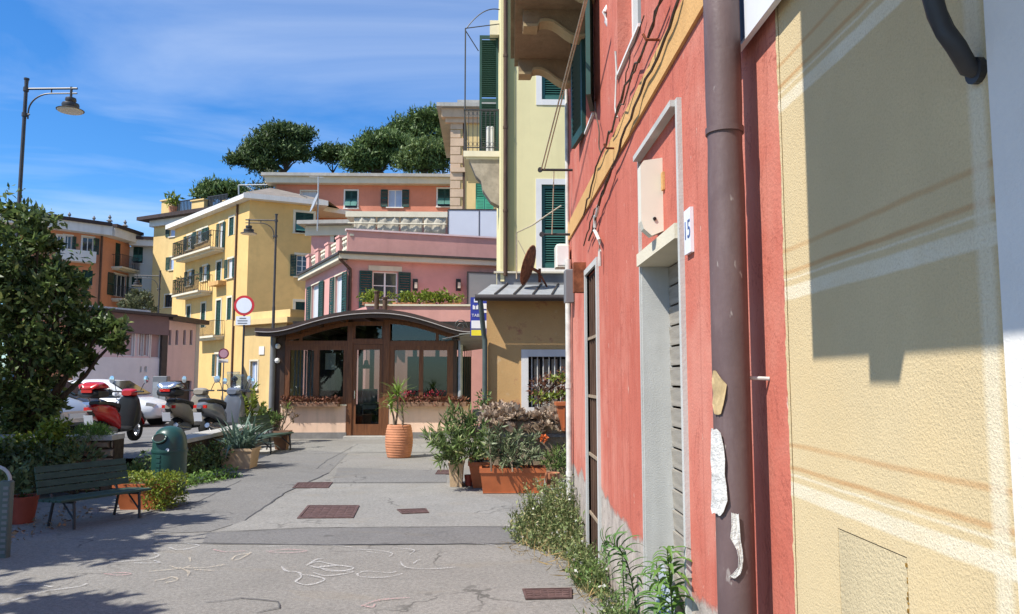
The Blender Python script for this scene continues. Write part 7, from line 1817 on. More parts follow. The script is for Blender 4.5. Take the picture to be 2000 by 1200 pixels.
for k in range(12): m = MB(); m.box(-0.012, 0.030, -0.034, -0.0301, 0.04 + k * 0.048, 0.065 + k * 0.048); m.build('slot', 'grey_plastic', ms, local=True)
# agave trough
a_, b_ = gnd(428, 918), gnd(488, 905)
ag = trough('agave_trough', 'tan concrete trough holding a grey-green agave', a_.x, a_.x + 0.52, a_.y, a_.y + 0.5, 0.34, 'trough_tan', 0.04)
agp = thing('agave_plant', 'grey-green agave with drooping strap leaves in the tan trough', 'plant', (a_.x + 0.25, a_.y + 0.25, 0.3))
g_ = np.random.default_rng(41); alv = [proto(strap_mesh(0.62, 0.062, b, 6), 'leaf_grey') for b in (0.5, 1.0, 1.7)]
for j in range(110): share('leaf', alv[j % 3], agp, (g_.uniform(-0.2, 0.2), g_.uniform(-0.15, 0.15), 0.02), (0, g_.uniform(-0.3, 0.95), g_.uniform(0, 6.28)), (g_.uniform(0.6, 1.1),) * 3)
p = gnd(492, 905); pot('flower_pot', 'small orange pot beside the agave trough', (p.x, p.y, 0.012), 0.13, 0.26, 'terracotta_plastic', 0)
p = gnd(552, 880); trough('brown_pot', 'brown square planter at the far end of bench row', p.x - 0.22, p.x + 0.1, p.y, p.y + 0.32, 0.40, 'trough_brown', 0.05)

# ================================================================== PLANTS: helper for stems with leaves
def shrub(name, label, base, stems, leafn, size, mat, cat='shrub', aspect=0.3, up=0.5, seed=1, stem_mat='bark_pale', r=0.012, spread=0.06, lo=0.35, group=None):
    """stems: list of tips (world); every stem rises from base with side leaves"""
    g2 = np.random.default_rng(seed); r0 = thing(name, label, cat, tuple(base), group=group); P = []; O = []
    ms_ = MB()
    for tp in stems:
        b = Vector(base) + Vector((g2.uniform(-spread, spread), g2.uniform(-spread, spread), 0)); tp = Vector(tp); mid = b.lerp(tp, 0.5) + Vector((g2.normal() * 0.04, g2.normal() * 0.04, 0.05))
        pth = [b, b.lerp(mid, 0.6), mid, mid.lerp(tp, 0.6), tp]; ms_.tube(pth, [r, r * 0.85, r * 0.7, r * 0.5, r * 0.25], 5)
        for _ in range(leafn):
            t2 = lo + (1 - lo) * g2.uniform() ** 0.7; q = (b.lerp(mid, t2 * 2) if t2 < 0.5 else mid.lerp(tp, t2 * 2 - 1)); d = (tp - b).normalized()
            P.append(q + Vector(g2.normal(size=3)) * 0.02); O.append(d * 0.8)
    ms_.build('stems', stem_mat, r0)
    r0.children[0]['kind'] = 'stuff'
    leaves('foliage', np.array(P), size, mat, r0, aspect, up, np.array(O), seed, 'stuff')
    return r0
g_ = np.random.default_rng(77)
def tips(c, rad, n, zmin=None):
    out_ = []
    for _ in range(n):
        d = g_.normal(size=3); d /= np.linalg.norm(d); d[2] = abs(d[2]); k = g_.uniform(0.6, 1.0)
        out_.append((c[0] + d[0] * rad[0] * k, c[1] + d[1] * rad[1] * k, c[2] + d[2] * rad[2] * k))
    return out_
# tall shrubs behind the far bench
for k, (px, base_y, tx, ty, n, mt, lab) in enumerate(((485, 880, 492, 748, 12, 'leaf_lime', 'tall loose yellow-green shrub left of the cafe'), (515, 880, 512, 790, 11, 'leaf_mid', 'mid green bushy shrub behind the far bench'), (548, 876, 548, 792, 6, 'leaf_dry', 'sparse dry shrub rising from the brown planter'))):
    b = gnd(px, base_y - 8); tp = at(tx, ty, b.y + 0.1); H = tp.z
    shrub('tall_shrub', lab, (b.x - 0.1, b.y + 0.2, 0.25), tips((b.x, b.y + 0.2, H * 0.35), (0.40, 0.4, H * 0.68), n), 62 if k < 2 else 22, 0.105, mt, aspect=0.34, seed=80 + k, up=0.5)
b = gnd(549, 878); m = MB(); sp_ = thing('potted_yucca', 'small spiky yucca on a bare stem in the brown planter', 'plant', (b.x, b.y + 0.1, 0.35))
m.tube([(-0.1, 0.05, 0), (0.02, 0.05, 0.25), (0.08, 0.05, 0.5)], 0.02, 6); st_ = m.build('stem', 'bark_pale', sp_, local=True)
for j in range(18): share('leaf', ylv[j % 3], st_, (0.08, 0.05, 0.5), (0, g_.uniform(-0.3, 1.2), g_.uniform(0, 6.28)), (0.6,) * 3)
# plant on the wall and ivy beside the bin
def cloud_plant(name, label, blobs, size, mat, cat='plant', aspect=0.5, seed=1, up=0.3, base=None, group=None):
    g2 = np.random.default_rng(seed); c0 = blobs[0][0]; r0 = thing(name, label, cat, base or (c0[0], c0[1], max(0, c0[2] - blobs[0][1][2])), group=group)
    pts = np.vstack([blob(c, r2, n, g2, 0.35) for c, r2, n in blobs]); pts[:, 2] = np.maximum(pts[:, 2], 0.01)
    leaves('foliage', pts, size, mat, r0, aspect, up, None, seed, 'stuff')
    m_ = MB()
    for c, r2, n in blobs[:6]: m_.tube([(c0[0], c0[1], max(0.0, c0[2] - r2[2])), tuple(c)], 0.012, 5)
    tag(m_.build('stems', 'bark', r0), kind='stuff')
    return r0
cloud_plant('wall_ivy', 'ivy and ground cover along the low wall beside the bin', [((-4.75 + 0.04 * k, 10.6 + 0.33 * k, 0.16 + 0.12 * (k % 2)), (0.24, 0.25, 0.22), 330) for k in range(9)], 0.06, 'leaf_mid', 'ivy', seed=91)
cloud_plant('ground_ivy', 'low fresh green plants at the foot of the litter bin', [((-4.35 + 0.1 * k, 10.75 + 0.3 * k, 0.06), (0.22, 0.2, 0.12), 220) for k in range(5)], 0.055, 'leaf_bright', 'ground cover', seed=92)
p = at(175, 850, 10.55); cloud_plant('round_bush', 'bright green rounded bush on top of the low wall', [((p.x, 10.6, 0.78), (0.22, 0.2, 0.12), 1500), ((p.x + 0.1, 10.6, 0.76), (0.2, 0.18, 0.1), 700)], 0.045, 'leaf_bright', 'bush', 0.2, 93, 0.9, base=(p.x, 10.6, 0.74))
cloud_plant('wall_shrub', 'yellow-green shrub hanging over the low wall behind bench', [(tuple(at(x, y, 10.25)), (0.20, 0.16, 0.14), 190) for x, y in ((70, 868), (95, 850), (115, 865), (130, 890), (60, 880), (85, 885), (30, 868), (110, 835), (20, 880))], 0.075, 'leaf_lime', 'shrub', seed=94)
cloud_plant('shade_hedge', 'dark ivy mass on the shaded wall behind the bench', [((-5.2 - 0.28 * k, 10.05 - 0.02 * k, 0.40), (0.28, 0.22, 0.36), 420) for k in range(9)] + [((-5.9 - 0.4 * k, 9.3, 0.25), (0.3, 0.4, 0.3), 260) for k in range(4)], 0.075, 'leaf_hedge', 'hedge', seed=95)
# dead leaves under the bench
g_2 = np.random.default_rng(96); n = 420; leaves('fallen_leaves', np.column_stack([g_2.uniform(-5.9, -4.3, n), g_2.uniform(7.1, 9.2, n), np.full(n, 0.018)]), 0.05, 'leaf_dry', None, 0.6, -0.3, None, 96, 'stuff')
tag(bpy.data.objects['fallen_leaves'], 'dry brown leaves scattered on the ground under the bench', 'leaves')

# ================================================================== PLANTS by the ochre cottage
mp_ = thing('raised_planter', 'rough masonry planter under the barred cottage window', 'planter', (0.5, 12.3, 0))
m = MB(); m.bbox(0.0, 1.4, 11.75, 12.98, 0, 0.86, 0.03); m.build('masonry', 'rubble', mp_)
m = MB(); m.bbox(0.04, 1.36, 11.72, 12.0, 0.62, 0.67, 0.01); m.build('ledge', 'stone_grey', mp_)
g_3 = np.random.default_rng(101)
sc_ = thing('succulent_bed', 'pale pinkish succulent rosettes heaped on the raised planter', 'succulents', (0.5, 12, 0.86))
ro = MB()
for j in range(3):
    for k in range(9):
        a_ = k * 2.4; e = 0.25 + 0.12 * k; d = Vector((math.cos(a_) * math.cos(e), math.sin(a_) * math.cos(e), math.sin(e)))
        if j == 0: s_ = d.cross(Vector((0, 0, 1))).normalized(); c = d * 0.05; ro.add([Vector((0, 0, 0)), c * 0.7 + s_ * 0.018, d * 0.062, c * 0.7 - s_ * 0.018], [(0, 1, 2, 3)])
rm = proto(ro, 'succulent', 'rosette')
for k in range(210):
    x = g_3.uniform(-0.12, 1.12); y = g_3.uniform(11.62, 12.3); z = 0.86 + 0.16 * g_3.uniform() ** 1.6 + 0.05 * math.sin(x * 7) - (0.26 * g_3.uniform() if y < 11.74 else 0)
    share('rosette', rm, sc_, Vector((x, y, z)) - Vector((0.5, 12, 0.86)), (g_3.uniform(-0.7, 0.3), g_3.uniform(-0.5, 0.5), g_3.uniform(0, 6)), (g_3.uniform(1.1, 2.2),) * 3)
n = 150; leaves('dry_stalks', np.column_stack([g_3.uniform(0.0, 1.2, n), g_3.uniform(11.62, 12.3, n), 0.72 + g_3.uniform(0, 0.32, n)]), 0.085, 'leaf_dry', sc_, 0.16, 0.2, None, 5, 'stuff')
cloud_plant('reddish_plant', 'reddish and green plant in front of the barred window', [(tuple(at(x, y, 12.5)), (0.16, 0.14, 0.14), 110) for x, y in ((1050, 758), (1070, 745), (1092, 750), (1105, 735), (1065, 775), (1098, 772))], 0.075, 'leaf_russet', 'plant', 0.35, 103, base=tuple(at(1080, 785, 12.5)))
cloud_plant('lime_sprigs', 'lime green sprigs in the ribbed window trough', [(tuple(at(x, y, 12.2)), (0.15, 0.12, 0.07), 80) for x, y in ((1050, 776), (1075, 774), (1100, 770), (1090, 740))], 0.07, 'leaf_lime', 'plant', 0.35, 104, base=tuple(at(1080, 785, 12.2)))
a_ = at(1086, 786, 11.4); tr = thing('ribbed_trough', 'orange ribbed plastic trough on the raised planter by the pale pipe', 'planter', (a_.x + 0.2, 11.5, a_.z - 0.42))
m = MB(); zt_ = a_.z; x0, x1 = a_.x + 0.02, a_.x + 0.7
m.hexa([(x0 + 0.08, 11.42, zt_ - 0.42), (x1, 11.42, zt_ - 0.42), (x1, 11.7, zt_ - 0.42), (x0 + 0.08, 11.7, zt_ - 0.42), (x0, 11.4, zt_ - 0.05), (x1, 11.4, zt_ - 0.05), (x1, 11.72, zt_ - 0.05), (x0, 11.72, zt_ - 0.05)]); m.build('body', 'terracotta_plastic', tr)
m = MB(); m.box(x0 - 0.02, x1, 11.38, 11.74, zt_ - 0.05, zt_); m.build('rim', 'terracotta_plastic', tr)
for k in range(6): 
    m = MB(); m.box(x0 + 0.09 + k * 0.05, x0 + 0.11 + k * 0.05, 11.395, 11.43, zt_ - 0.38, zt_ - 0.055); m.build('rib', 'terracotta_plastic', tr)
# troughs on the street
a_, b_ = gnd(941, 966), gnd(1061, 966)
ot = trough('orange_trough', 'wide orange plastic trough in front of the cottage', a_.x - 0.02, b_.x + 0.03, a_.y, a_.y + 0.36, 0.335, 'terracotta_plastic', 0.035, 0.05)
m = MB(); m.box(a_.x + 0.02, b_.x - 0.02, a_.y + 0.025, a_.y + 0.034, 0.012, 0.02); m.build('foot', 'terracotta_plastic', ot)
a2 = gnd(915, 958); trough('orange_trough', 'second orange trough tucked behind left of the wide one', a2.x, a2.x + 0.30, a2.y + 0.12, a2.y + 0.75, 0.36, 'terracotta_plastic', 0.06, 0.04)
a3 = gnd(876, 953); trough('tan_trough', 'pale tan concrete trough at the left of the planters', a3.x, a3.x + 0.20, a3.y, a3.y + 0.5, 0.33, 'trough_tan', 0.02, 0.02)
p = gnd(1078, 952); pot('flower_pot', 'small terracotta pot among weeds beside the orange trough', (p.x, p.y, 0), 0.11, 0.20, 'terracotta', 0)
p = gnd(915, 950); pot('flower_pot', 'small dark red pot beside the tan trough', (p.x, p.y - 0.02, 0.01), 0.06, 0.15, 'pot_red', 0)
# oleanders
leafmat('leaf_oleander', (0.15, 0.215, 0.065), 0.5, (0.36, 0.36, 0.16), 0.3)
leafmat('leaf_greygreen', (0.14, 0.175, 0.085), 0.5, (0.34, 0.32, 0.20), 0.25)
ob = Vector((a3.x + 0.12, a3.y + 0.3, 0.30))
T = [tuple(at(x, y, yy)) for x, y, yy in ((832, 852, 10.6), (850, 842, 10.4), (868, 815, 10.7), (884, 796, 10.8), (878, 830, 10.5), (900, 842, 10.7), (862, 870, 10.3), (880, 880, 10.3), (905, 805, 10.9), (922, 808, 11.0), (895, 860, 10.3), (870, 890, 10.3), (846, 862, 10.2), (858, 900, 10.3), (890, 905, 10.3), (915, 850, 10.5))]
shrub('oleander', 'leafy green oleander leaning left out of the tan trough', ob, T, 74, 0.135, 'leaf_oleander', aspect=0.17, seed=111, up=0.45, lo=0.3)
ob = Vector((a2.x + 0.15, a2.y + 0.4, 0.32))
T = [tuple(at(x, y, yy)) for x, y, yy in ((925, 815, 11.0), (945, 830, 11.0), (935, 860, 10.6), (950, 850, 10.8), (915, 870, 10.5), (905, 890, 10.4), (930, 890, 10.4), (895, 885, 10.5), (955, 880, 10.5), (918, 832, 10.9))]
shrub('oleander', 'brighter oleander in the second orange trough', ob, T, 66, 0.125, 'leaf_oleander', aspect=0.17, seed=112, up=0.35, lo=0.25)
ob = Vector(((a_.x + b_.x) / 2, a_.y + 0.18, 0.30))
T = [tuple(at(x, y, yy)) for x, y, yy in ((955, 845, 10.3), (975, 838, 10.4), (995, 850, 10.3), (1015, 842, 10.4), (1035, 855, 10.3), (1050, 850, 10.4), (965, 870, 10.2), (985, 880, 10.2), (1005, 875, 10.2), (1025, 880, 10.2), (1045, 885, 10.2), (950, 890, 10.2), (1055, 895, 10.2), (985, 905, 10.1), (1020, 905, 10.1), (958, 858, 10.3), (1000, 862, 10.25))]
shrub('grey_shrub', 'grey-green straggly shrub filling the wide orange trough', ob, T, 74, 0.10, 'leaf_greygreen', aspect=0.2, seed=113, up=0.3, lo=0.2, spread=0.32)
p = at(1063, 856, 11.0); cloud_plant('orange_flower', 'single orange flower among stalks by the raised planter', [((p.x, p.y, p.z), (0.035, 0.03, 0.03), 40)], 0.04, 'flower_orange', 'flower', 0.8, 114, base=(p.x, p.y, 0.2))
b = gnd(1085, 940); shrub('tall_weeds', 'green stalky weeds between orange trough and pale pipe', (b.x, b.y, 0), [tuple(at(x, y, b.y + dy)) for x, y, dy in ((1070, 890, 0), (1085, 880, 0.2), (1095, 870, 0.3), (1105, 885, 0.1), (1098, 905, -0.2), (1110, 900, 0), (1060, 905, 0), (1088, 910, -0.2))], 45, 0.11, 'leaf_mid', 'weeds', 0.2, 0.5, 115)
b = gnd(940, 900); p = at(925, 760, 12.4); cloud_plant('pipe_weed', 'small green plant beside the cottage rainwater pipe', [(tuple(at(x, y, 12.4)), (0.10, 0.1, 0.1), 60) for x, y in ((945, 778), (938, 790), (952, 800))], 0.07, 'leaf_mid', 'plant', 0.4, 116, base=tuple(at(945, 800, 12.4)))
st = thing('iron_stand', 'black iron plant stand beside the cottage pipe', 'plant stand', tuple(gnd(940, 905)))
m = MB(); q = gnd(940, 905); m.tube([(q.x, q.y, 0), (q.x, q.y, 0.75)], 0.03, 8); m.lathe([(0.0, 0.75), (0.14, 0.75), (0.16, 0.95), (0.0, 0.95)], 16, (q.x, q.y, 0)); m.build('stand', 'iron', st)

# ================================================================== WEEDS along the red wall
g_4 = np.random.default_rng(121)
leafmat('leaf_weed', (0.17, 0.215, 0.075), 0.45, (0.36, 0.36, 0.17), 0.3, 0.6)
leafmat('leaf_strawgreen', (0.26, 0.24, 0.10), 0.4, (0.42, 0.36, 0.20), 0.25, 0.7)
def weed_patch(label, pts_fn, n, hmax, mats, seed, size=0.05):
    g2 = np.random.default_rng(seed); P, H = pts_fn(g2, n)
    r0 = thing('weed_patch', label, 'weeds', (float(P[:, 0].mean()), float(P[:, 1].mean()), 0), group='weeds along the red wall')
    ms_ = MB(); lp = []; fl = []
    for (x, y), h in zip(P, H):
        tx, ty = x + g2.normal() * 0.07 * (h / 0.3) - 0.03, y + g2.normal() * 0.07 * (h / 0.3); a = Vector((x, y, 0)); b = Vector((tx, ty, h))
        ms_.tube([a, a.lerp(b, 0.5) + Vector((g2.normal() * 0.015, g2.normal() * 0.015, 0.01)), b], [0.003, 0.0025, 0.0015], 3, cap=False)
        for _ in range(int(10 + h * 30)): t2 = g2.uniform(0.1, 1.0); lp.append(a.lerp(b, t2) + Vector(g2.normal(size=3)) * 0.012)
        if g2.uniform() < 0.12: fl.append(b)
    tag(ms_.build('stems', 'stem_green', r0), kind='stuff')
    lp = np.array(lp); k = g2.permutation(len(lp)); cut = int(len(k) * 0.72)
    leaves('foliage', lp[k[:cut]], size, mats[0], r0, 0.35, 0.4, None, seed, 'stuff'); leaves('foliage', lp[k[cut:]], size, mats[1], r0, 0.3, 0.4, None, seed + 1, 'stuff')
    if fl: leaves('flower_heads', np.array(fl + fl), 0.022, 'flower_white', r0, 0.9, 0.5, None, seed + 2, 'stuff')
    return r0
def pf_main(g2, n):
    Y = np.clip(g2.normal(7.55, 0.8, n), 6.35, 9.7); w = 0.06 + 0.56 * np.exp(-((Y - 7.4) / 0.8) ** 2); X = WX - 0.03 - g2.uniform(0, 1, n) * w
    H = (0.12 + 0.36 * np.exp(-((Y - 8.0) / 0.9) ** 2)) * g2.uniform(0.3, 1.25, n) * (0.55 + 0.45 * (1 - (WX - X) / 0.6)); return np.column_stack([X, Y]), H
weed_patch('largest bushy weed patch along the foot of the red wall', pf_main, 700, 0.4, ('leaf_weed', 'leaf_strawgreen'), 131, 0.042)
def pf_near(g2, n): Y = np.clip(g2.normal(5.75, 0.2, n), 5.3, 6.2); X = WX - 0.03 - g2.uniform(0, 1, n) * (0.05 + 0.16 * np.exp(-((Y - 5.75) / 0.35) ** 2)); return np.column_stack([X, Y]), g2.uniform(0.06, 0.24, n)
weed_patch('low leafy weed patch at the foot of the dark door', pf_near, 130, 0.2, ('leaf_weed', 'leaf_bright'), 132, 0.04)
def pf_fore(g2, n): Y = np.clip(g2.normal(4.45, 0.22, n), 3.9, 4.9); X = WX - 0.03 - g2.uniform(0, 1, n) * 0.15; return np.column_stack([X, Y]), g2.uniform(0.05, 0.26, n)
weed_patch('nearest low weeds at the foot of the peeling wall', pf_fore, 160, 0.2, ('leaf_weed', 'leaf_bright'), 133, 0.032)
n = 900; Y = g_4.uniform(5.2, 8.2, n); X = WX - 0.05 - g_4.uniform(0.1, 1, n) * (0.2 + 0.5 * np.exp(-((Y - 6.9) / 0.6) ** 2)); leaves('dry_grass', np.column_stack([X, Y, np.full(n, 0.014) + g_4.uniform(0, 0.03, n)]), 0.12, 'leaf_straw', None, 0.05, -0.1, None, 134, 'stuff')['label'] = 'dry straw at the edge of the largest weed patch'
n = 350; Y = g_4.uniform(3.8, 4.9, n); X = WX - 0.02 - g_4.uniform(0, 1, n) * 0.32; leaves('dry_grass', np.column_stack([X, Y, np.full(n, 0.014) + g_4.uniform(0, 0.02, n)]), 0.07, 'leaf_straw', None, 0.06, -0.1, None, 135, 'stuff')['label'] = 'dry straw at the bottom edge by the peeling wall'
for o in bpy.data.objects:
    if o.name.startswith('dry_grass'): o['category'] = 'dry grass'
# the tall lance-leaved plants in the foreground, leaf by leaf
def lance(L, w, bend):
    m_ = MB(); rows = []; th = 0.5; q = Vector((0, 0, 0)); seg = 6
    for i in range(seg + 1):
        t2 = i / seg; ww = w * math.sin(math.pi * (0.06 + 0.94 * t2)) ** 0.7 if t2 < 1 else 0.001
        rows.append([q + Vector((0, ww / 2, 0.2 * ww)), q, q + Vector((0, -ww / 2, 0.2 * ww))]); q = q + Vector((math.cos(th), 0, math.sin(th))) * (L / seg); th -= bend / seg
    m_.add([v for r_ in rows for v in r_], [(3 * i + k, 3 * i + k + 1, 3 * i + k + 4, 3 * i + k + 3) for i in range(seg) for k in (0, 1)]); return m_
leafmat('leaf_lance', (0.10, 0.19, 0.05), 0.3, (0.2, 0.27, 0.08), 0.28)
LN = [proto(lance(0.10, 0.015, b), 'leaf_lance') for b in (0.9, 1.4, 1.9)]; LB = [proto(lance(0.10, 0.016, b), 'leaf_bright') for b in (0.9, 1.4, 1.9)]
def tall_weed(label, path, n, s0, seed, protos):
    g2 = np.random.default_rng(seed); path = [Vector(p_) for p_ in path]; r0 = thing('tall_weed', label, 'weed', tuple(path[0]), group='tall lance-leaved weeds')
    S = []
    for i in range(len(path) - 1):
        p0, p1, p2, p3 = path[max(i - 1, 0)], path[i], path[i + 1], path[min(i + 2, len(path) - 1)]
        for k in range(6): t2 = k / 6; S.append(0.5 * ((2 * p1) + (p2 - p0) * t2 + (2 * p0 - 5 * p1 + 4 * p2 - p3) * t2 ** 2 + (3 * p1 - p0 - 3 * p2 + p3) * t2 ** 3))
    S.append(path[-1]); m_ = MB(); m_.tube(S, [0.006 * (1 - 0.7 * i / len(S)) for i in range(len(S))], 7); m_.build('stem', 'stem_green', r0, smooth=True)
    for j in range(n):
        t2 = 0.12 + 0.88 * (j + g2.uniform(-0.4, 0.4)) / n; i = min(len(S) - 2, max(0, int(t2 * (len(S) - 1)))); q = S[i].lerp(S[i + 1], t2 * (len(S) - 1) - i); d = (S[i + 1] - S[i]).normalized()
        az = j * 2.4 + g2.normal() * 0.3; base_q = d.to_track_quat('Z', 'X'); M4 = base_q.to_matrix().to_4x4() @ Matrix.Rotation(az, 4, 'Z')
        o = share('leaf', protos[j % 3], r0, q - path[0], M4.to_euler(), (s0 * g2.uniform(0.75, 1.15) * (1.05 - 0.45 * max(0, t2 - 0.7) / 0.3),) * 3)
tall_weed('tall lance-leaved weed bending left against the peeling wall', [(0.74, 3.92, 0), (0.75, 3.95, 0.22), (0.735, 3.98, 0.42), (0.70, 4.0, 0.58), (0.635, 4.0, 0.66), (0.585, 4.0, 0.665)], 84, 1.3, 141, LN)
tall_weed('bushy lance-leaved weed in front of the grey doorway', [(0.80, 3.42, 0), (0.80, 3.42, 0.25), (0.795, 3.42, 0.55), (0.78, 3.42, 0.76)], 84, 1.6, 142, LB)
tall_weed('second lance-leaved weed beside the doorway weed', [(0.79, 3.62, 0), (0.80, 3.60, 0.2), (0.79, 3.60, 0.46), (0.77, 3.6, 0.66)], 64, 1.5, 143, LN)
tall_weed('short dense weed spike at the peeling wall', [(0.785, 4.55, 0), (0.785, 4.55, 0.2), (0.78, 4.55, 0.36), (0.775, 4.55, 0.50)], 110, 0.5, 144, LB)
tall_weed('low arching weed at the bottom edge by the doorway', [(0.74, 3.45, 0), (0.73, 3.45, 0.18), (0.71, 3.46, 0.34), (0.68, 3.46, 0.42)], 56, 1.5, 145, LN)
tall_weed('thin reddish-tipped weed next to the red pier', [(0.83, 3.30, 0), (0.84, 3.28, 0.25), (0.83, 3.26, 0.45)], 44, 1.4, 146, LB)

# ================================================================== TREES
def branchy(m_, a, b, r0_, r1, g2, wob=0.12, n=6):
    a, b = Vector(a), Vector(b); pts = [a.lerp(b, i / n) + (Vector(g2.normal(size=3)) * wob * (b - a).length * 0.12 if 0 < i < n else Vector()) for i in range(n + 1)]
    m_.tube(pts, [r0_ + (r1 - r0_) * i / n for i in range(n + 1)], 7)
def leaf_tree(label, base, tops, seed, size=0.10, mat='leaf_tree', trunk_r=0.13, aspect=0.42, bark='bark', name='leafy_tree', per=1.0, inner=0.45, group=None, fork=0.45, up=0.25):
    g2 = np.random.default_rng(seed); r0 = thing(name, label, 'tree', tuple(base), group=group); m_ = MB(); c = Vector((sum(t_[0][0] for t_ in tops) / len(tops), sum(t_[0][1] for t_ in tops) / len(tops), 0)); zmin = min(t_[0][2] for t_ in tops)
    fk = Vector(base).lerp(Vector((c.x, c.y, zmin)), fork); branchy(m_, base, fk, trunk_r, trunk_r * 0.75, g2)
    for t_ in tops: branchy(m_, fk, t_[0], trunk_r * 0.45, trunk_r * 0.12, g2)
    m_.build('trunk', bark, r0, smooth=True)
    P = []
    for (cc, rr, n) in tops:
        nc = max(4, int(n / 60))
        for _ in range(nc):
            d = g2.normal(size=3); d /= np.linalg.norm(d); cp = np.array(cc) + d * np.array(rr) * g2.uniform(inner, 1.0); k = 0.26 + 0.12 * g2.uniform()
            P.append(cp + np.clip(g2.normal(size=(int(60 * per), 3)), -1.5, 1.5) * np.array(rr) * k * 0.55)
    leaves('crown', np.vstack(P), size, mat, r0, aspect, up, None, seed, 'stuff')
    return r0
TY1 = 11.2
def tb(x, y, r, n, Y=TY1): p_ = at(x, y, Y); return ((p_.x, p_.y, p_.z), r, n)
leaf_tree('dark broad-leaved tree filling the left edge above the wall', (-7.0, 11.5, 0.3), [tb(-60, 620, (1.3, 1.2, 1.6), 3600), tb(35, 540, (0.75, 0.8, 0.7), 1700), tb(10, 450, (0.6, 0.7, 0.38), 900), tb(60, 700, (0.6, 0.7, 0.75), 1800), tb(110, 560, (0.45, 0.5, 0.4), 800), tb(150, 610, (0.34, 0.4, 0.28), 560), tb(195, 648, (0.30, 0.34, 0.20), 420), tb(225, 665, (0.17, 0.25, 0.15), 220), tb(150, 700, (0.30, 0.35, 0.22), 420), tb(80, 780, (0.36, 0.4, 0.40), 600), tb(75, 470, (0.30, 0.35, 0.2), 300), tb(40, 800, (0.5, 0.5, 0.5), 900), tb(135, 545, (0.25, 0.25, 0.14), 160)], 151, 0.12, per=1.6)
def crown(c, R, H, n, cnt): 
    g2 = np.random.default_rng(int(c[0] * 10 + c[1] * 100) % 997); out_ = []
    for k in range(n):
        a_ = k * 2.4; rr = R * math.sqrt((k + 0.4) / n); out_.append(((c[0] + rr * math.cos(a_), c[1] + rr * math.sin(a_), c[2] + g2.uniform(-H, H)), (R * 0.42, R * 0.42, H * 0.6), cnt))
    return out_
leaf_tree('street tree left of the picture that shades the bench', (-7.3, 6.4, 0), crown((-7.2, 6.3, 3.9), 1.5, 0.8, 11, 1100), 152, 0.2)
leaf_tree('street tree left of the picture that shades the chalk drawings', (-7.0, 3.1, 0), crown((-6.45, 3.0, 3.7), 1.2, 0.7, 10, 800), 153, 0.2)
leaf_tree('street tree left of the picture that shades the low wall', (-8.6, 8.1, 0), crown((-8.35, 8.1, 3.7), 1.45, 0.8, 10, 900), 154, 0.2)
# stone pines on the hill
def pine(label, base_px, Y, lobes, seed, mat='leaf_pine', zbase=None, size=0.5, trunk=0.35, dens=1.7, name='stone_pine'):
    b = at(base_px[0], base_px[1], Y); zb = zbase if zbase is not None else b.z - 5; s_ = Y / FPX; tops = []
    g2 = np.random.default_rng(seed)
    for (x, y, rx, rz, n) in lobes:
        p_ = at(x, y, Y + g2.uniform(-1, 1)); tops.append(((p_.x, p_.y, p_.z), (rx * s_ * 1.12, rx * s_, rz * s_ * 1.15), int(n * dens)))
    r0 = thing(name, label, 'tree', (b.x, b.y, zb), group='trees on the hill')
    m_ = MB(); fk = Vector((b.x, b.y, b.z + 0.5)); branchy(m_, (b.x, b.y, zb), fk, trunk, trunk * 0.7, g2, 0.05)
    for t_ in tops: branchy(m_, fk, Vector(t_[0]) - Vector((0, 0, t_[1][2] * 0.4)), trunk * 0.45, trunk * 0.12, g2)
    m_.build('trunk', 'bark', r0, smooth=True); P = []
    for cc, rr, n in tops:
        nc = max(5, n // 45)
        for _ in range(nc):
            d = g2.normal(size=3); d /= np.linalg.norm(d); d[2] = abs(d[2]) * 1.0 if g2.uniform() < 0.72 else d[2] * 0.5
            cp = np.array(cc) + d * np.array(rr) * g2.uniform(0.55, 1.0); P.append(cp + np.clip(g2.normal(size=(45, 3)), -1.6, 1.6) * np.array([0.42, 0.42, 0.28]))
    leaves('crown', np.vstack(P), size, mat, r0, 0.3, 0.9, None, seed, 'stuff'); return r0
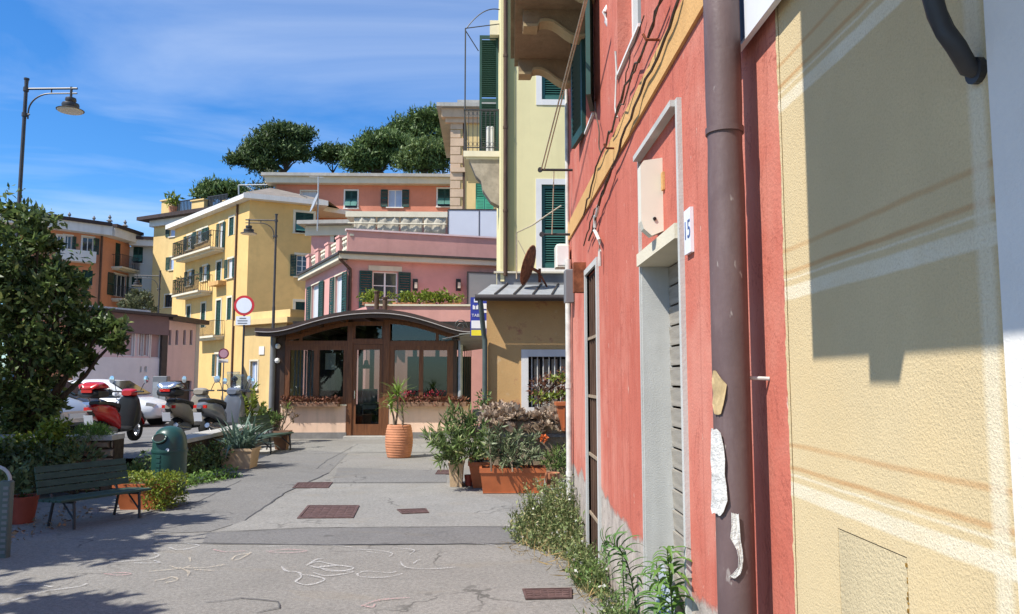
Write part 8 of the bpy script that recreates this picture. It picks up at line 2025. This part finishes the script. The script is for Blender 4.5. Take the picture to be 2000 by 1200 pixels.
pine('large umbrella pine standing alone against the sky', (556, 345), 88, [(553, 272, 46, 24, 2600), (588, 272, 22, 18, 900), (520, 292, 30, 22, 1100), (580, 305, 26, 18, 800), (535, 312, 32, 18, 1000), (474, 318, 26, 16, 1100), (492, 296, 20, 12, 600), (510, 330, 28, 16, 900), (500, 305, 26, 14, 700), (560, 300, 40, 20, 1200)], 161, 'leaf_pine_dark')
pine('small umbrella pine between the two larger groups', (650, 345), 90, [(648, 302, 30, 13, 1100), (630, 306, 16, 9, 400), (668, 304, 14, 10, 400), (648, 312, 22, 10, 500)], 162, 'leaf_pine_dark', trunk=0.22)
pine('broad pine left of the hill group above the coral house', (745, 345), 86, [(735, 290, 44, 26, 2400), (700, 312, 28, 22, 1200), (770, 285, 30, 22, 1200), (755, 315, 36, 22, 1500), (690, 328, 22, 16, 800), (720, 330, 34, 14, 900)], 163)
pine('tallest pine behind the cream quoined house', (840, 345), 92, [(842, 238, 38, 22, 1900), (872, 245, 34, 28, 1500), (800, 254, 36, 22, 1600), (830, 272, 46, 22, 1600), (775, 268, 30, 18, 1000), (745, 282, 26, 14, 700)], 164)
pine('rounder pale oak in front of the hill pines', (830, 345), 80, [(832, 305, 42, 24, 2000), (800, 318, 28, 18, 900), (865, 310, 26, 22, 900), (830, 330, 50, 14, 1200), (860, 290, 20, 12, 400)], 165, 'leaf_oak', trunk=0.3, size=0.5, name='oak_tree')
pine('low dark pine behind the tower house terrace', (432, 395), 75, [(432, 376, 40, 13, 1500), (405, 384, 20, 9, 500), (460, 380, 20, 12, 600)], 166, 'leaf_pine', trunk=0.2)
pine('small pale bush at the foot of the lone pine', (532, 372), 70, [(532, 352, 13, 10, 300), (522, 366, 16, 8, 300), (505, 372, 14, 6, 200)], 167, 'leaf_olive', trunk=0.1, size=0.3, name='hill_shrub')
b = at(270, 620, 44); p = at(268, 588, 44)
leaf_tree('pale olive-green tree behind the pink garage building', (b.x, 44, 0), [(tuple(at(268, 586, 44)), (0.8, 0.8, 0.55), 900), (tuple(at(250, 600, 44)), (0.6, 0.6, 0.4), 600), (tuple(at(285, 600, 44)), (0.6, 0.6, 0.45), 600), (tuple(at(272, 572, 44)), (0.35, 0.4, 0.25), 250)], 168, 0.2, 'leaf_olive', 0.12, 0.3, name='olive_tree')
